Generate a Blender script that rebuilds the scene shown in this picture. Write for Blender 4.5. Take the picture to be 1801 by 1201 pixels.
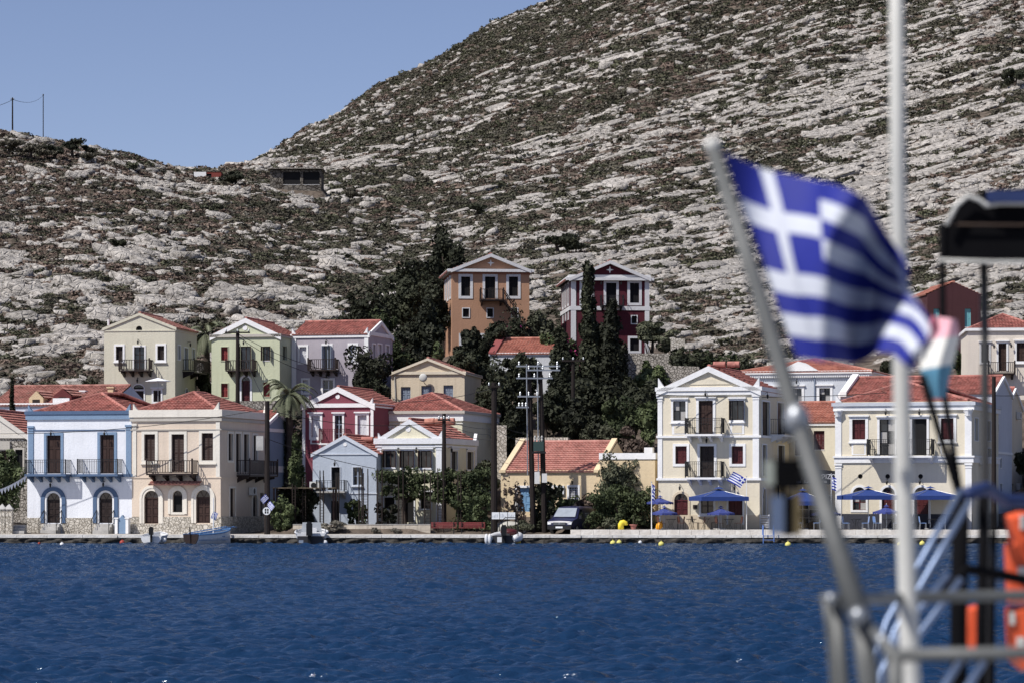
import bpy, bmesh, math, random
import numpy as np
from mathutils import Vector, Matrix, Euler
from mathutils.geometry import tessellate_polygon
R=math.radians; sin=math.sin; cos=math.cos; PI=math.pi
for o in list(bpy.data.objects): bpy.data.objects.remove(o)
random.seed(7); NP=np.random.default_rng(11)
scn=bpy.context.scene; COL=scn.collection
# ---------------------------------------------------------------- camera
F=5200.0; HX=900.5; HY=868.0; H=3.35        # focal length in photo pixels, horizon row, eye height (m)
cam=bpy.data.cameras.new('camera'); camo=bpy.data.objects.new('camera',cam); COL.objects.link(camo)
camo.location=(0,0,H); camo.rotation_euler=(R(90),0,0)
cam.sensor_width=36; cam.lens=36*F/1801; cam.shift_y=(HY-600.5)/1801
cam.clip_start=0.1; cam.clip_end=6000
cam.dof.use_dof=True; cam.dof.focus_distance=215; cam.dof.aperture_fstop=4.1
scn.camera=camo
# ---------------------------------------------------------------- light
SUN_EL=R(51); AZ=R(54)
sdir=Vector((-sin(AZ)*cos(SUN_EL),-cos(AZ)*cos(SUN_EL),sin(SUN_EL)))
w=bpy.data.worlds.new('World'); scn.world=w; w.use_nodes=True
nt=w.node_tree; bg=nt.nodes['Background']; sky=nt.nodes.new('ShaderNodeTexSky'); sky.sky_type='NISHITA'
sky.sun_disc=False; sky.sun_elevation=SUN_EL; sky.sun_rotation=math.atan2(sdir.x,sdir.y)%(2*PI)
sky.air_density=0.65; sky.dust_density=0.4; sky.ozone_density=2.5
tn=nt.nodes.new('ShaderNodeVectorMath'); tn.operation='MULTIPLY'; tn.inputs[1].default_value=(1.10,0.945,0.96)   # slightly hazy summer tint
nt.links.new(sky.outputs[0],tn.inputs[0]); nt.links.new(tn.outputs[0],bg.inputs[0]); bg.inputs[1].default_value=0.098
sl=bpy.data.lights.new('sun','SUN'); sl.energy=4.7; sl.angle=R(0.53); sl.color=(1.0,0.96,0.91)
so=bpy.data.objects.new('sun',sl); COL.objects.link(so); so.rotation_euler=sdir.to_track_quat('Z','Y').to_euler(); so.location=(-60,0,80)
vs=scn.view_settings; vs.view_transform='Standard'; vs.look='None'; vs.exposure=0.24; vs.gamma=1; vs.use_curve_mapping=False

def P(px,py,Y): return Vector(((px-HX)*Y/F, Y, H-(py-HY)*Y/F))
def XY(px,Y): return (px-HX)*Y/F
# ---------------------------------------------------------------- materials
def srgb(r,g,b):
    f=lambda c:(c/12.92 if c<=0.04045 else ((c+0.055)/1.055)**2.4)
    return (f(r/255),f(g/255),f(b/255))
MATS={}
def mat(name,col,rough=0.8,var=0.12,scale=1.5,bump=0.0,bscale=20,metal=0.0,spec=0.3,col2=None,detail=4,coord='Object',stretch=None,streak=0.0,sub=0):
    if name in MATS: return MATS[name]
    m=bpy.data.materials.new(name); m.use_nodes=True; t=m.node_tree; N=t.nodes; L=t.links
    b=N['Principled BSDF']; b.inputs['Roughness'].default_value=rough; b.inputs['Metallic'].default_value=metal
    b.inputs['Specular IOR Level'].default_value=spec
    tc=N.new('ShaderNodeTexCoord'); src=tc.outputs[coord]
    if stretch:
        mp=N.new('ShaderNodeMapping'); mp.inputs['Scale'].default_value=stretch; L.new(src,mp.inputs[0]); src=mp.outputs[0]
    n=N.new('ShaderNodeTexNoise'); n.inputs['Scale'].default_value=scale; n.inputs['Detail'].default_value=detail; n.inputs['Roughness'].default_value=0.6
    L.new(src,n.inputs['Vector'])
    r=N.new('ShaderNodeValToRGB'); r.color_ramp.elements[0].position=0.3; r.color_ramp.elements[1].position=0.7
    c2=col2 if col2 else tuple(c*(1-var) for c in col); c1=col if col2 else tuple(min(1,c*(1+var*0.5)) for c in col)
    r.color_ramp.elements[0].color=(*c2,1); r.color_ramp.elements[1].color=(*c1,1)
    L.new(n.outputs['Fac'],r.inputs[0]); out=r.outputs[0]
    if streak>0:
        mp2=N.new('ShaderNodeMapping'); mp2.inputs['Scale'].default_value=(2.2,2.2,0.16); L.new(tc.outputs[coord],mp2.inputs[0])
        n2=N.new('ShaderNodeTexNoise'); n2.inputs['Scale'].default_value=1.6; n2.inputs['Detail'].default_value=5; L.new(mp2.outputs[0],n2.inputs['Vector'])
        r2=N.new('ShaderNodeMapRange'); r2.inputs[1].default_value=0.52; r2.inputs[2].default_value=0.78; L.new(n2.outputs['Fac'],r2.inputs[0])
        mu=N.new('ShaderNodeMath'); mu.operation='MULTIPLY'; mu.inputs[1].default_value=streak; L.new(r2.outputs[0],mu.inputs[0])
        mx=N.new('ShaderNodeMix'); mx.data_type='RGBA'; mx.inputs[7].default_value=(*[c*0.55 for c in col],1); L.new(out,mx.inputs[6]); L.new(mu.outputs[0],mx.inputs[0]); out=mx.outputs[2]
    L.new(out,b.inputs['Base Color'])
    if bump>0:
        nb=N.new('ShaderNodeTexNoise'); nb.inputs['Scale'].default_value=bscale; nb.inputs['Detail'].default_value=5; L.new(src,nb.inputs['Vector'])
        bp=N.new('ShaderNodeBump'); bp.inputs['Strength'].default_value=bump; bp.inputs['Distance'].default_value=0.05
        L.new(nb.outputs['Fac'],bp.inputs['Height']); L.new(bp.outputs[0],b.inputs['Normal'])
    MATS[name]=m; return m
def plaster(name,rgb,k=0.94,streak=0.25,var=0.08):
    g=sum(rgb)/3; lum=g/255; k=k*(0.80+0.20*lum**2); sat=(max(rgb)-min(rgb))/max(rgb); rgb=tuple(g+(c-g)*(0.97-0.22*sat) for c in rgb)   # albedo below what full sun shows
    c=tuple(c*k for c in srgb(*rgb)); return mat('plaster_'+name,c,0.9,var,0.45,0.35,7,spec=0.15,streak=streak*1.0,detail=8,col2=tuple(q*(1-1.6*var) for q in c))
WHITE=plaster('white',(240,240,240),0.94,0.12)
def roof_mat(name,c1,c2,lichen=0.35):
    m=bpy.data.materials.new(name); m.use_nodes=True; t=m.node_tree; N=t.nodes; L=t.links; b=N['Principled BSDF']; b.inputs['Roughness'].default_value=0.88; b.inputs['Specular IOR Level'].default_value=0.2
    tc=N.new('ShaderNodeTexCoord'); v=N.new('ShaderNodeTexVoronoi'); v.inputs['Scale'].default_value=3.3; L.new(tc.outputs['Object'],v.inputs['Vector']); sp=N.new('ShaderNodeSeparateColor'); L.new(v.outputs['Color'],sp.inputs[0])
    n=N.new('ShaderNodeTexNoise'); n.inputs['Scale'].default_value=0.8; n.inputs['Detail'].default_value=6; L.new(tc.outputs['Object'],n.inputs['Vector'])
    ad=N.new('ShaderNodeMath'); ad.operation='MULTIPLY_ADD'; ad.inputs[1].default_value=0.55; L.new(sp.outputs[0],ad.inputs[0]); sb=N.new('ShaderNodeMath'); sb.operation='SUBTRACT'; sb.inputs[1].default_value=0.22; L.new(n.outputs['Fac'],sb.inputs[0]); L.new(sb.outputs[0],ad.inputs[2])
    r=N.new('ShaderNodeValToRGB'); r.color_ramp.elements[0].position=0.2; r.color_ramp.elements[0].color=(*c2,1); r.color_ramp.elements[1].position=0.8; r.color_ramp.elements[1].color=(*c1,1); L.new(ad.outputs[0],r.inputs[0])
    n2=N.new('ShaderNodeTexNoise'); n2.inputs['Scale'].default_value=2.4; n2.inputs['Detail'].default_value=7; L.new(tc.outputs['Object'],n2.inputs['Vector']); mr=N.new('ShaderNodeMapRange'); mr.inputs[1].default_value=0.56; mr.inputs[2].default_value=0.72; mr.inputs[4].default_value=lichen; L.new(n2.outputs['Fac'],mr.inputs[0])
    mx=N.new('ShaderNodeMix'); mx.data_type='RGBA'; mx.inputs[7].default_value=(0.20,0.17,0.13,1); L.new(mr.outputs[0],mx.inputs[0]); L.new(r.outputs[0],mx.inputs[6]); L.new(mx.outputs[2],b.inputs['Base Color']); MATS[name]=m; return m
M_roof=roof_mat('roof_tile',(0.42,0.18,0.15),(0.21,0.085,0.072)); M_roofpale=roof_mat('roof_tile_pale',(0.50,0.25,0.21),(0.31,0.145,0.12))
M_roof2=roof_mat('roof_tile_orange',(0.47,0.22,0.165),(0.29,0.12,0.09)); M_roofold=roof_mat('roof_tile_old',(0.42,0.21,0.175),(0.22,0.10,0.082),0.55)
M_wood=mat('dark_wood',(0.022,0.013,0.011),0.55,0.4,6,0.2,30,spec=0.3)
M_brown=mat('brown_wood',(0.042,0.021,0.016),0.6,0.4,5,0.2,30,stretch=(6,6,0.6))
M_mar=mat('maroon_paint',(0.075,0.014,0.016),0.5,0.25,5)
M_redsh=mat('red_shutter',(0.22,0.035,0.035),0.6,0.25,5)
M_iron=mat('black_iron',(0.012,0.012,0.013),0.5,0.2,8)
M_greysh=mat('grey_shutter',(0.22,0.26,0.33),0.6,0.15,4)
M_whsh=mat('white_shutter',(0.66,0.67,0.70),0.6,0.08,4)
M_black=mat('black_opening',(0.006,0.006,0.007),0.8,0.1,4)  # flat black stands in for unlit openings; also colours black louvres
M_glass=mat('window_glass',(0.018,0.022,0.027),0.06,0.2,2,spec=0.6)  # dark colour stands in for the unlit interior behind the glass
M_curt=mat('curtain',(0.35,0.34,0.33),0.9,0.25,5,stretch=(8,8,0.5))
M_stone=None
M_concrete=mat('concrete',(0.42,0.41,0.39),0.9,0.25,1.2,0.4,12,streak=0.3)
M_steel=mat('galvanised_steel',(0.34,0.36,0.38),0.42,0.15,8,metal=0.65,spec=0.5)
M_rust=mat('rusty_rebar',(0.026,0.018,0.015),0.85,0.4,12)
M_polewood=mat('pole_wood',(0.018,0.013,0.012),0.9,0.35,3,0.3,20,stretch=(8,8,0.4))
# ---------------------------------------------------------------- mesh helpers
class MB:
    def __init__(s,mp=None): s.v=[]; s.f=[]; s.mp=mp
    def add(s,vs,fs):
        n=len(s.v); s.v.extend([s.mp(*p) if s.mp else tuple(p) for p in vs]); s.f.extend([tuple(i+n for i in f) for f in fs])
    def box(s,x0,x1,y0,y1,z0,z1):
        s.add([(x0,y0,z0),(x1,y0,z0),(x1,y1,z0),(x0,y1,z0),(x0,y0,z1),(x1,y0,z1),(x1,y1,z1),(x0,y1,z1)],
              [(0,3,2,1),(4,5,6,7),(0,1,5,4),(1,2,6,5),(2,3,7,6),(3,0,4,7)]); return s
    def prism(s,poly,d0,d1,axis='y'):
        # poly of (a,b) extruded along a third coordinate
        n=len(poly); f=lambda a,b,d:{'y':(a,d,b),'x':(d,a,b),'z':(a,b,d)}[axis]
        s.add([f(a,b,d0) for a,b in poly]+[f(a,b,d1) for a,b in poly],
              [tuple(range(n-1,-1,-1)),tuple(range(n,2*n))]+[(i,(i+1)%n,n+(i+1)%n,n+i) for i in range(n)]); return s
    def tube(s,p0,p1,r0,r1=None,n=8,cap=True):
        r1=r0 if r1 is None else r1; p0=Vector(p0); p1=Vector(p1); d=(p1-p0)
        if d.length<1e-6: return s
        d.normalize(); a=Vector((0,0,1)) if abs(d.z)<0.9 else Vector((1,0,0)); u=d.cross(a).normalized(); v=d.cross(u)
        vs=[p0+(u*cos(2*PI*i/n)+v*sin(2*PI*i/n))*r0 for i in range(n)]+[p1+(u*cos(2*PI*i/n)+v*sin(2*PI*i/n))*r1 for i in range(n)]
        fs=[(i,(i+1)%n,n+(i+1)%n,n+i) for i in range(n)]
        if cap: fs+=[tuple(range(n-1,-1,-1)),tuple(range(n,2*n))]
        s.add(vs,fs); return s
    def path(s,pts,r,n=8):
        pts=[Vector(p) for p in pts]; rings=[]
        rr=r if isinstance(r,(list,tuple)) else [r]*len(pts)
        prev=None
        for i,p in enumerate(pts):
            d=(pts[min(i+1,len(pts)-1)]-pts[max(i-1,0)]).normalized()
            if prev is None:
                a=Vector((0,0,1)) if abs(d.z)<0.9 else Vector((1,0,0)); u=d.cross(a).normalized()
            else: u=(prev-d*prev.dot(d)).normalized()
            prev=u; v=d.cross(u); rings.append([p+(u*cos(2*PI*k/n)+v*sin(2*PI*k/n))*rr[i] for k in range(n)])
        vs=[q for r_ in rings for q in r_]; fs=[]
        for i in range(len(pts)-1):
            for k in range(n): fs.append((i*n+k,i*n+(k+1)%n,(i+1)*n+(k+1)%n,(i+1)*n+k))
        fs+=[tuple(range(n-1,-1,-1)),tuple(range((len(pts)-1)*n,len(pts)*n))]
        s.add(vs,fs); return s
    def lathe(s,prof,n=12,c=(0,0,0),sq=None):
        vs=[]; fs=[]
        for r,z in prof:
            for k in range(n):
                a=2*PI*k/n; vs.append((c[0]+r*cos(a),c[1]+r*sin(a),c[2]+z))
        for i in range(len(prof)-1):
            for k in range(n): fs.append((i*n+k,i*n+(k+1)%n,(i+1)*n+(k+1)%n,(i+1)*n+k))
        fs+=[tuple(range(n-1,-1,-1)),tuple(range((len(prof)-1)*n,len(prof)*n))]
        s.add(vs,fs); return s
    def sphere(s,c,r,n=12,m=8,sx=1,sy=1,sz=1):
        vs=[];fs=[]
        for i in range(m+1):
            t=PI*i/m
            for k in range(n):
                a=2*PI*k/n; vs.append((c[0]+r*sx*sin(t)*cos(a),c[1]+r*sy*sin(t)*sin(a),c[2]+r*sz*cos(t)))
        for i in range(m):
            for k in range(n): fs.append((i*n+k,(i+1)*n+k,(i+1)*n+(k+1)%n,i*n+(k+1)%n))
        s.add(vs,fs); return s
    def build(s,name,m,parent=None,smooth=False,**kw):
        me=bpy.data.meshes.new(name); me.from_pydata([tuple(p) for p in s.v],[],s.f); me.update()
        return mkobj(name,me,m,parent,smooth,**kw)
def mkobj(name,me,m,parent=None,smooth=False,label=None,cat=None,group=None,kind=None):
    if m is not None:
        for q in (m if isinstance(m,list) else [m]): me.materials.append(q)
    if smooth:
        me.polygons.foreach_set('use_smooth',[True]*len(me.polygons))
    o=bpy.data.objects.new(name,me); COL.objects.link(o)
    if parent is not None: o.parent=parent
    tag(o,label,cat,group,kind); return o
def tag(o,label=None,cat=None,group=None,kind=None):
    if label: o['label']=label
    if cat: o['category']=cat
    if group: o['group']=group
    if kind: o['kind']=kind
    return o
def empty(name,loc=(0,0,0),rz=0,label=None,cat=None,group=None):
    o=bpy.data.objects.new(name,None); COL.objects.link(o); o.location=loc; o.rotation_euler=(0,0,rz); o.empty_display_size=0.3
    return tag(o,label,cat,group)
def arrmesh(name,verts,quads):
    me=bpy.data.meshes.new(name); verts=np.asarray(verts,np.float32); quads=np.asarray(quads,np.int32); k=quads.shape[1]
    me.vertices.add(len(verts)); me.vertices.foreach_set('co',verts.ravel())
    me.loops.add(quads.size); me.loops.foreach_set('vertex_index',quads.ravel())
    me.polygons.add(len(quads)); me.polygons.foreach_set('loop_start',np.arange(0,quads.size,k,dtype=np.int32)); me.polygons.foreach_set('loop_total',np.full(len(quads),k,np.int32))
    me.update(calc_edges=True); return me
def copytree(o,parent=None):
    c=o.copy(); COL.objects.link(c); c.parent=parent
    for ch in list(o.children): copytree(ch,c)
    return c
# vectorised value noise
def _h(ix,iy,seed):
    n=(ix.astype(np.int64)*374761393+iy.astype(np.int64)*668265263+seed*1442695041)&0x7fffffff
    n=((n^(n>>13))*1274126177)&0x7fffffff
    return ((n^(n>>16))&0xffff)/65535.0
def vnoise(x,y,seed=0):
    ix=np.floor(x); iy=np.floor(y); fx=x-ix; fy=y-iy; fx=fx*fx*(3-2*fx); fy=fy*fy*(3-2*fy)
    a=_h(ix,iy,seed);b=_h(ix+1,iy,seed);c=_h(ix,iy+1,seed);d=_h(ix+1,iy+1,seed)
    return (a*(1-fx)+b*fx)*(1-fy)+(c*(1-fx)+d*fx)*fy
def fbm(x,y,oct=4,seed=0):
    t=0;a=0.5;s=0
    for i in range(oct):
        t=t+a*vnoise(x*2**i+17.3*i,y*2**i-9.1*i,seed+i); s+=a; a*=0.5
    return t/s
# ---------------------------------------------------------------- house builder
def roof_tiles(mb,e0,e1,t1,t0,pitch=0.26,rl=0.36,A=0.045,step=0.085):
    """rows of curved tiles over the slope e0-e1 (eave) .. t0-t1 (top)"""
    e0,e1,t1,t0=[Vector(q) for q in (e0,e1,t1,t0)]
    u=(e1-e0).normalized(); n=u.cross(t0-e0 if (t0-e0).length>1e-4 else t1-e0).normalized()
    if n.z<0: n=-n
    v=n.cross(u).normalized()
    if v.z<0: v=-v
    vl=(t0-e0).dot(v); ul1=(e1-e0).dot(u); a0=(t0-e0).dot(u); a1=(t1-e0).dot(u)
    rows=max(2,int(round(vl/rl))); rl=vl/rows
    umin=min(0,a0); umax=max(ul1,a1); nc=int((umax-umin)/(pitch/4))+2
    us=umin+np.arange(nc)*pitch/4; hh=A*(0.5-0.5*np.cos(2*PI*np.arange(nc)/4))
    E=np.array(e0);U=np.array(u);V=np.array(v);Nn=np.array(n)
    verts=[];quads=[];base=0
    def line(vv,h):
        t=vv/vl; lo=a0*t; hi=ul1+(a1-ul1)*t
        uc=np.clip(us,lo,max(hi,lo)); return E+uc[:,None]*U+vv*V+h[:,None]*Nn, uc
    prev=None
    for r in range(rows):
        jit=random.uniform(-0.008,0.008)
        b,ub=line(r*rl,hh+step+jit); t,ut=line((r+1)*rl,hh*0.8)
        lowv,ul_=line(r*rl,hh*0+(-0.03 if r==0 else 0.0))
        verts+=[lowv,b,t]
        for j in range(nc-1):
            if ub[j+1]-ub[j]>1e-5 or ut[j+1]-ut[j]>1e-5:
                quads.append((base+nc+j,base+nc+j+1,base+2*nc+j+1,base+2*nc+j))
            if ub[j+1]-ub[j]>1e-5: quads.append((base+j,base+j+1,base+nc+j+1,base+nc+j))
        base+=3*nc
    vs=np.concatenate(verts); mb.add([tuple(p) for p in vs],quads)
class House:
    def __init__(s,name,label,pl,pr,Y,yaw,base,depth,wall,trim=None,group=None,below=2.5,cat='house',reveal=0.2):
        s.th=R(yaw); s.c=cos(s.th); s.s=sin(s.th); s.Lx=(pl-HX)*Y/F; s.Ly=Y
        k=(pr-HX)/F; s.w=(k*Y-s.Lx)/(s.c-k*s.s); s.z0=H-(base-HY)*Y/F; s.depth=depth
        s.root=empty(name,(s.Lx,s.Ly,s.z0),s.th,label,cat,group)
        s.wall=wall; s.trim=trim or WHITE; s.holes={'F':[],'R':[],'L':[]}; s.below=below; s.rev=reveal
        s.gF=None; s.gS=None; HOUSES.append(s)
    def x(s,px,off=0):
        k=(px-HX)/F; bx=s.Lx-off*s.s; by=s.Ly+off*s.c; return (k*by-bx)/(s.c-k*s.s)
    def z(s,py,x=None,off=0):
        x=s.w/2 if x is None else x
        return H-(py-HY)*(s.Ly+x*s.s+off*s.c)/F-s.z0
    def y(s,px,side='R'):
        k=(px-HX)/F; q=s.w if side=='R' else 0; rx=s.Lx+q*s.c; ry=s.Ly+q*s.s; return (rx-k*ry)/(s.s+k*s.c)
    def zs(s,py,y,side='R'):
        q=s.w if side=='R' else 0; return H-(py-HY)*(s.Ly+q*s.s+y*s.c)/F-s.z0
    def mp(s,face):
        if face=='F': return lambda a,b,d:(a,d,b)
        if face=='R': return lambda a,b,d:(s.w-d,a,b)
        return lambda a,b,d:(d,a,b)
    def rect(s,face,p):
        if face=='F':
            a0=s.x(p[0]); a1=s.x(p[2]); m=(a0+a1)/2; return a0,a1,s.z(p[3],m),s.z(p[1],m)
        a0=s.y(p[0],face); a1=s.y(p[2],face); a0,a1=min(a0,a1),max(a0,a1); m=(a0+a1)/2
        return a0,a1,s.zs(p[3],m,face),s.zs(p[1],m,face)
    def loop(s,a0,a1,b0,b1,arch):
        if not arch: return [(a0,b0),(a1,b0),(a1,b1),(a0,b1)]
        r=(a1-a0)/2; c=(a0+a1)/2; h=min(r,b1-b0-0.1); zc=b1-h
        return [(a0,b0),(a1,b0)]+[(c+r*cos(t),zc+h*sin(t)) for t in [PI*i/12 for i in range(13)]]
    # ---- openings
    def op(s,face,p,fill='shutter',m=None,arch=False,sw=0.14,sur=None,sill=False,head=False,door=False,leaves=2,rail=None,proud=0.05,abs_=None):
        a0,a1,b0,b1=abs_ if abs_ else s.rect(face,p); mp=s.mp(face); m=m or M_wood
        lp=s.loop(a0,a1,b0,b1,arch); s.holes[face].append(lp)
        sur=sur or s.trim; mb=MB(mp)
        if sw>0:
            lo=b0-(0 if door else sw); out=s.loop(a0-sw,a1+sw,lo,b1+sw,arch); n=len(lp)
            if door: inn=[(a0,b0),(a1,b0)]+lp[2:]
            for d0,d1 in ((-proud,0.03),):
                for i in range(n):
                    j=(i+1)%n
                    if door and i==0: continue
                    A,B,C,D=lp[i],lp[j],out[j],out[i]
                    mb.add([(A[0],A[1],d0),(B[0],B[1],d0),(C[0],C[1],d0),(D[0],D[1],d0),(A[0],A[1],d1),(B[0],B[1],d1),(C[0],C[1],d1),(D[0],D[1],d1)],
                           [(0,1,2,3),(3,2,6,7),(0,4,5,1),(7,6,5,4)])
        else:
            mb.box(a0,a1,b0-0.05,b0,-0.03,0.05)
        if sill: mb.box(a0-sw-0.06,a1+sw+0.06,b0-sw-0.08,b0-sw,-0.14,0.0)
        if head: mb.box(a0-sw-0.08,a1+sw+0.08,b1+sw,b1+sw+0.1,-0.16,0.0)
        wo=mb.build('door' if door else 'window',sur,s.root)
        s.leaf(face,a0,a1,b0,b1,arch,fill,m,leaves,wo); return wo
    def leaf(s,face,a0,a1,b0,b1,arch,fill,m,leaves,wo):
        mp=s.mp(face); D=s.rev-0.05; mid=(a0+a1)/2; wdt=a1-a0
        if arch:
            r=wdt/2; h=min(r,b1-b0-0.1); zc=b1-h
            mb=MB(mp); fan=[(mid+r*cos(PI*i/12),zc+h*sin(PI*i/12)) for i in range(13)]
            mb.add([(x,z,D) for x,z in fan]+[(x,z,D+0.03) for x,z in fan],[tuple(range(13)),tuple(range(25,12,-1))])
            mb.build('fanlight',M_glass if fill!='panel_solid' else m,wo)
            mb=MB(mp)
            mb.box(a0,a1,zc-0.04,zc+0.04,D-0.03,D+0.02)
            for t in (PI/3,2*PI/3): 
                mb.add([(mid-0.02,zc,D-0.02),(mid+0.02,zc,D-0.02),(mid+r*cos(t)+0.02,zc+h*sin(t),D-0.02),(mid+r*cos(t)-0.02,zc+h*sin(t),D-0.02)],[(0,1,2,3)])
            mb.build('glazing_bar',m,wo); b1=zc-0.04
        fw=min(0.07,wdt*0.12)
        if fill in('shutter','louvre','panel','panel_solid'):
            for k in range(leaves):
                l0=a0+wdt*k/leaves+0.008; l1=a0+wdt*(k+1)/leaves-0.008; mb=MB(mp)
                mb.box(l0,l0+fw,b0,b1,D,D+0.05); mb.box(l1-fw,l1,b0,b1,D,D+0.05); mb.box(l0+fw,l1-fw,b0,b1,D+0.035,D+0.05)
                rows=2 if fill!='panel' else 3
                for q in range(rows+1):
                    zz=b0+(b1-b0)*q/rows; z_0=max(b0,zz-fw/2-0.01); z_1=min(b1,zz+fw/2+0.01); mb.box(l0+fw,l1-fw,z_0,z_1,D,D+0.036)
                if fill=='louvre':
                    ns=max(6,int((b1-b0)/0.11))
                    for q in range(ns):
                        zz=b0+(b1-b0)*(q+0.5)/ns; hh=(b1-b0)/ns*0.42
                        mb.add([(l0+fw,zz-hh,D+0.002),(l1-fw,zz-hh,D+0.002),(l1-fw,zz+hh,D+0.033),(l0+fw,zz+hh,D+0.033)],[(0,1,2,3)])
                else:
                    for q in range(rows):
                        z_0=b0+(b1-b0)*q/rows+fw*0.5+0.07; z_1=b0+(b1-b0)*(q+1)/rows-fw*0.5-0.07
                        if z_1>z_0: mb.box(l0+fw+0.05,l1-fw-0.05,z_0,z_1,D+0.012,D+0.036)
                mb.build('shutter' if 'panel' not in fill else 'door_leaf',m,wo)
        elif fill in('glass','curtain'):
            mb=MB(mp)
            for k in range(leaves+1):
                xx=a0+wdt*k/leaves; mb.box(max(a0,xx-0.045),min(a1,xx+0.045),b0,b1,D,D+0.05)
            rows=3 if b1-b0>1.6 else 2
            for k in range(rows+1):
                zz=b0+(b1-b0)*k/rows; mb.box(a0,a1,max(b0,zz-0.03),min(b1,zz+0.03),D+0.004,D+0.046)
            mb.build('sash',m,wo)
            for k in range(leaves):
                l0=a0+wdt*k/leaves+0.045; l1=a0+wdt*(k+1)/leaves-0.045
                for q in range(rows):
                    z_0=b0+(b1-b0)*q/rows+0.03; z_1=b0+(b1-b0)*(q+1)/rows-0.03
                    MB(mp).box(l0,l1,z_0,z_1,D+0.02,D+0.03).build('pane',M_glass if (fill=='glass' or (k+q)%2==0) else M_curt,wo)
        elif fill=='grille':
            MB(mp).box(a0,a1,b0,b1,D+0.03,D+0.04).build('pane',M_glass,wo)
            mb=MB(mp)
            for k in range(6): xx=a0+wdt*k/5; mb.box(xx-0.02,xx+0.02,b0,b1,D-0.05,D-0.02)
            for k in range(6): zz=b0+(b1-b0)*k/5; mb.box(a0,a1,zz-0.02,zz+0.02,D-0.045,D-0.025)
            mb.build('grille',M_whsh if m is M_wood else m,wo)
        elif fill=='open':      # dark pane stands in for the unlit room; shutters folded out
            MB(mp).box(a0,a1,b0,b1,D+0.02,D+0.03).build('pane',M_glass,wo)
            mb=MB(mp); mb.box(mid-0.03,mid+0.03,b0,b1,D-0.02,D+0.015); mb.box(a0,a0+0.05,b0,b1,D-0.02,D+0.015); mb.box(a1-0.05,a1,b0,b1,D-0.02,D+0.015)
            mb.box(a0,a1,b1-0.06,b1,D-0.019,D+0.014); mb.box(a0,a1,b0,b0+0.06,D-0.019,D+0.014); mb.build('sash',m,wo)
            for sgn,xx in ((-1,a0),(1,a1)):
                mb=MB(mp); q=wdt*0.34
                A=(xx,-0.06); B=(xx+sgn*q*0.18,-0.06-q*0.95)
                mb.add([(A[0],b0,A[1]),(B[0],b0,B[1]),(B[0],b1,B[1]),(A[0],b1,A[1]),(A[0]+sgn*0.05,b0,A[1]),(B[0]+sgn*0.05,b0,B[1]),(B[0]+sgn*0.05,b1,B[1]),(A[0]+sgn*0.05,b1,A[1])],
                       [(0,1,2,3),(7,6,5,4),(0,4,5,1),(2,6,7,3),(1,5,6,2),(0,3,7,4)]); mb.build('shutter',m,wo)
        else:
            MB(mp).box(a0,a1,b0,b1,D+0.02,D+0.05).build('pane',M_black if fill=='dark' else m,wo)  # dark fill: a black sheet stands in for the unlit interior
    def disc(s,face,px,py,r,m,proud=0.03,ring=None):
        if face=='F': a=s.x(px); b=s.z(py,a)
        else: a=s.y(px,face); b=s.zs(py,a,face)
        mb=MB(s.mp(face)); n=16; mb.add([(a+r*cos(2*PI*i/n),b+r*sin(2*PI*i/n),-proud) for i in range(n)]+[(a+r*cos(2*PI*i/n),b+r*sin(2*PI*i/n),0.01) for i in range(n)],[tuple(range(n))]+[(i,(i+1)%n,n+(i+1)%n,n+i) for i in range(n)])
        mb.build('roundel',m,s.root)
    def circ(s,face,px,py,r):       # round dark vent opening
        if face=='F': a=s.x(px); b=s.z(py,a)
        else: a=s.y(px,face); b=s.zs(py,a,face)
        lp=[(a+r*cos(2*PI*i/14),b+r*sin(2*PI*i/14)) for i in range(14)]; s.holes[face].append(lp)
        MB(s.mp(face)).add([(x,z,0.14) for x,z in lp],[tuple(range(14))]) if False else None
        mb=MB(s.mp(face)); mb.add([(x,z,0.14) for x,z in lp],[tuple(range(14))]); mb.build('round_vent',M_black,s.root)
    # ---- trims in face coordinates
    def bar(s,face,a0,a1,b0,b1,m=None,proud=0.08,name='moulding'):
        return MB(s.mp(face)).box(a0,a1,b0,b1,-proud,0.02).build(name,m or s.trim,s.root)
    def band(s,pyt,pyb,m=None,proud=0.08,faces='FR',name='cornice',ext=0.0):
        b1=s.z(pyt); b0=s.z(pyb); out=None
        mb=MB()
        mb.box(-proud-ext,s.w+proud+ext,-proud,0.02,b0,b1)
        if 'R' in faces: mb.box(s.w-0.02,s.w+proud,0.021,s.depth,b0,b1)
        if 'L' in faces: mb.box(-proud,0.02,0.021,s.depth,b0,b1)
        return mb.build(name,m or s.trim,s.root)
    def pil(s,px0,px1,pyt,pyb,m=None,proud=0.06,cap=True):
        a0=s.x(px0);a1=s.x(px1);b1=s.z(pyt);b0=s.z(pyb) if pyb else 0.0
        mb=MB(s.mp('F')); mb.box(a0,a1,b0,b1,-proud,0.02)
        if cap: mb.box(a0-0.06,a1+0.06,b1-0.14,b1-0.002,-proud-0.06,0.018); mb.box(a0-0.03,a1+0.03,b1-0.34,b1-0.28,-proud-0.03,0.018)
        return mb.build('pilaster',m or s.trim,s.root)
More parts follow.
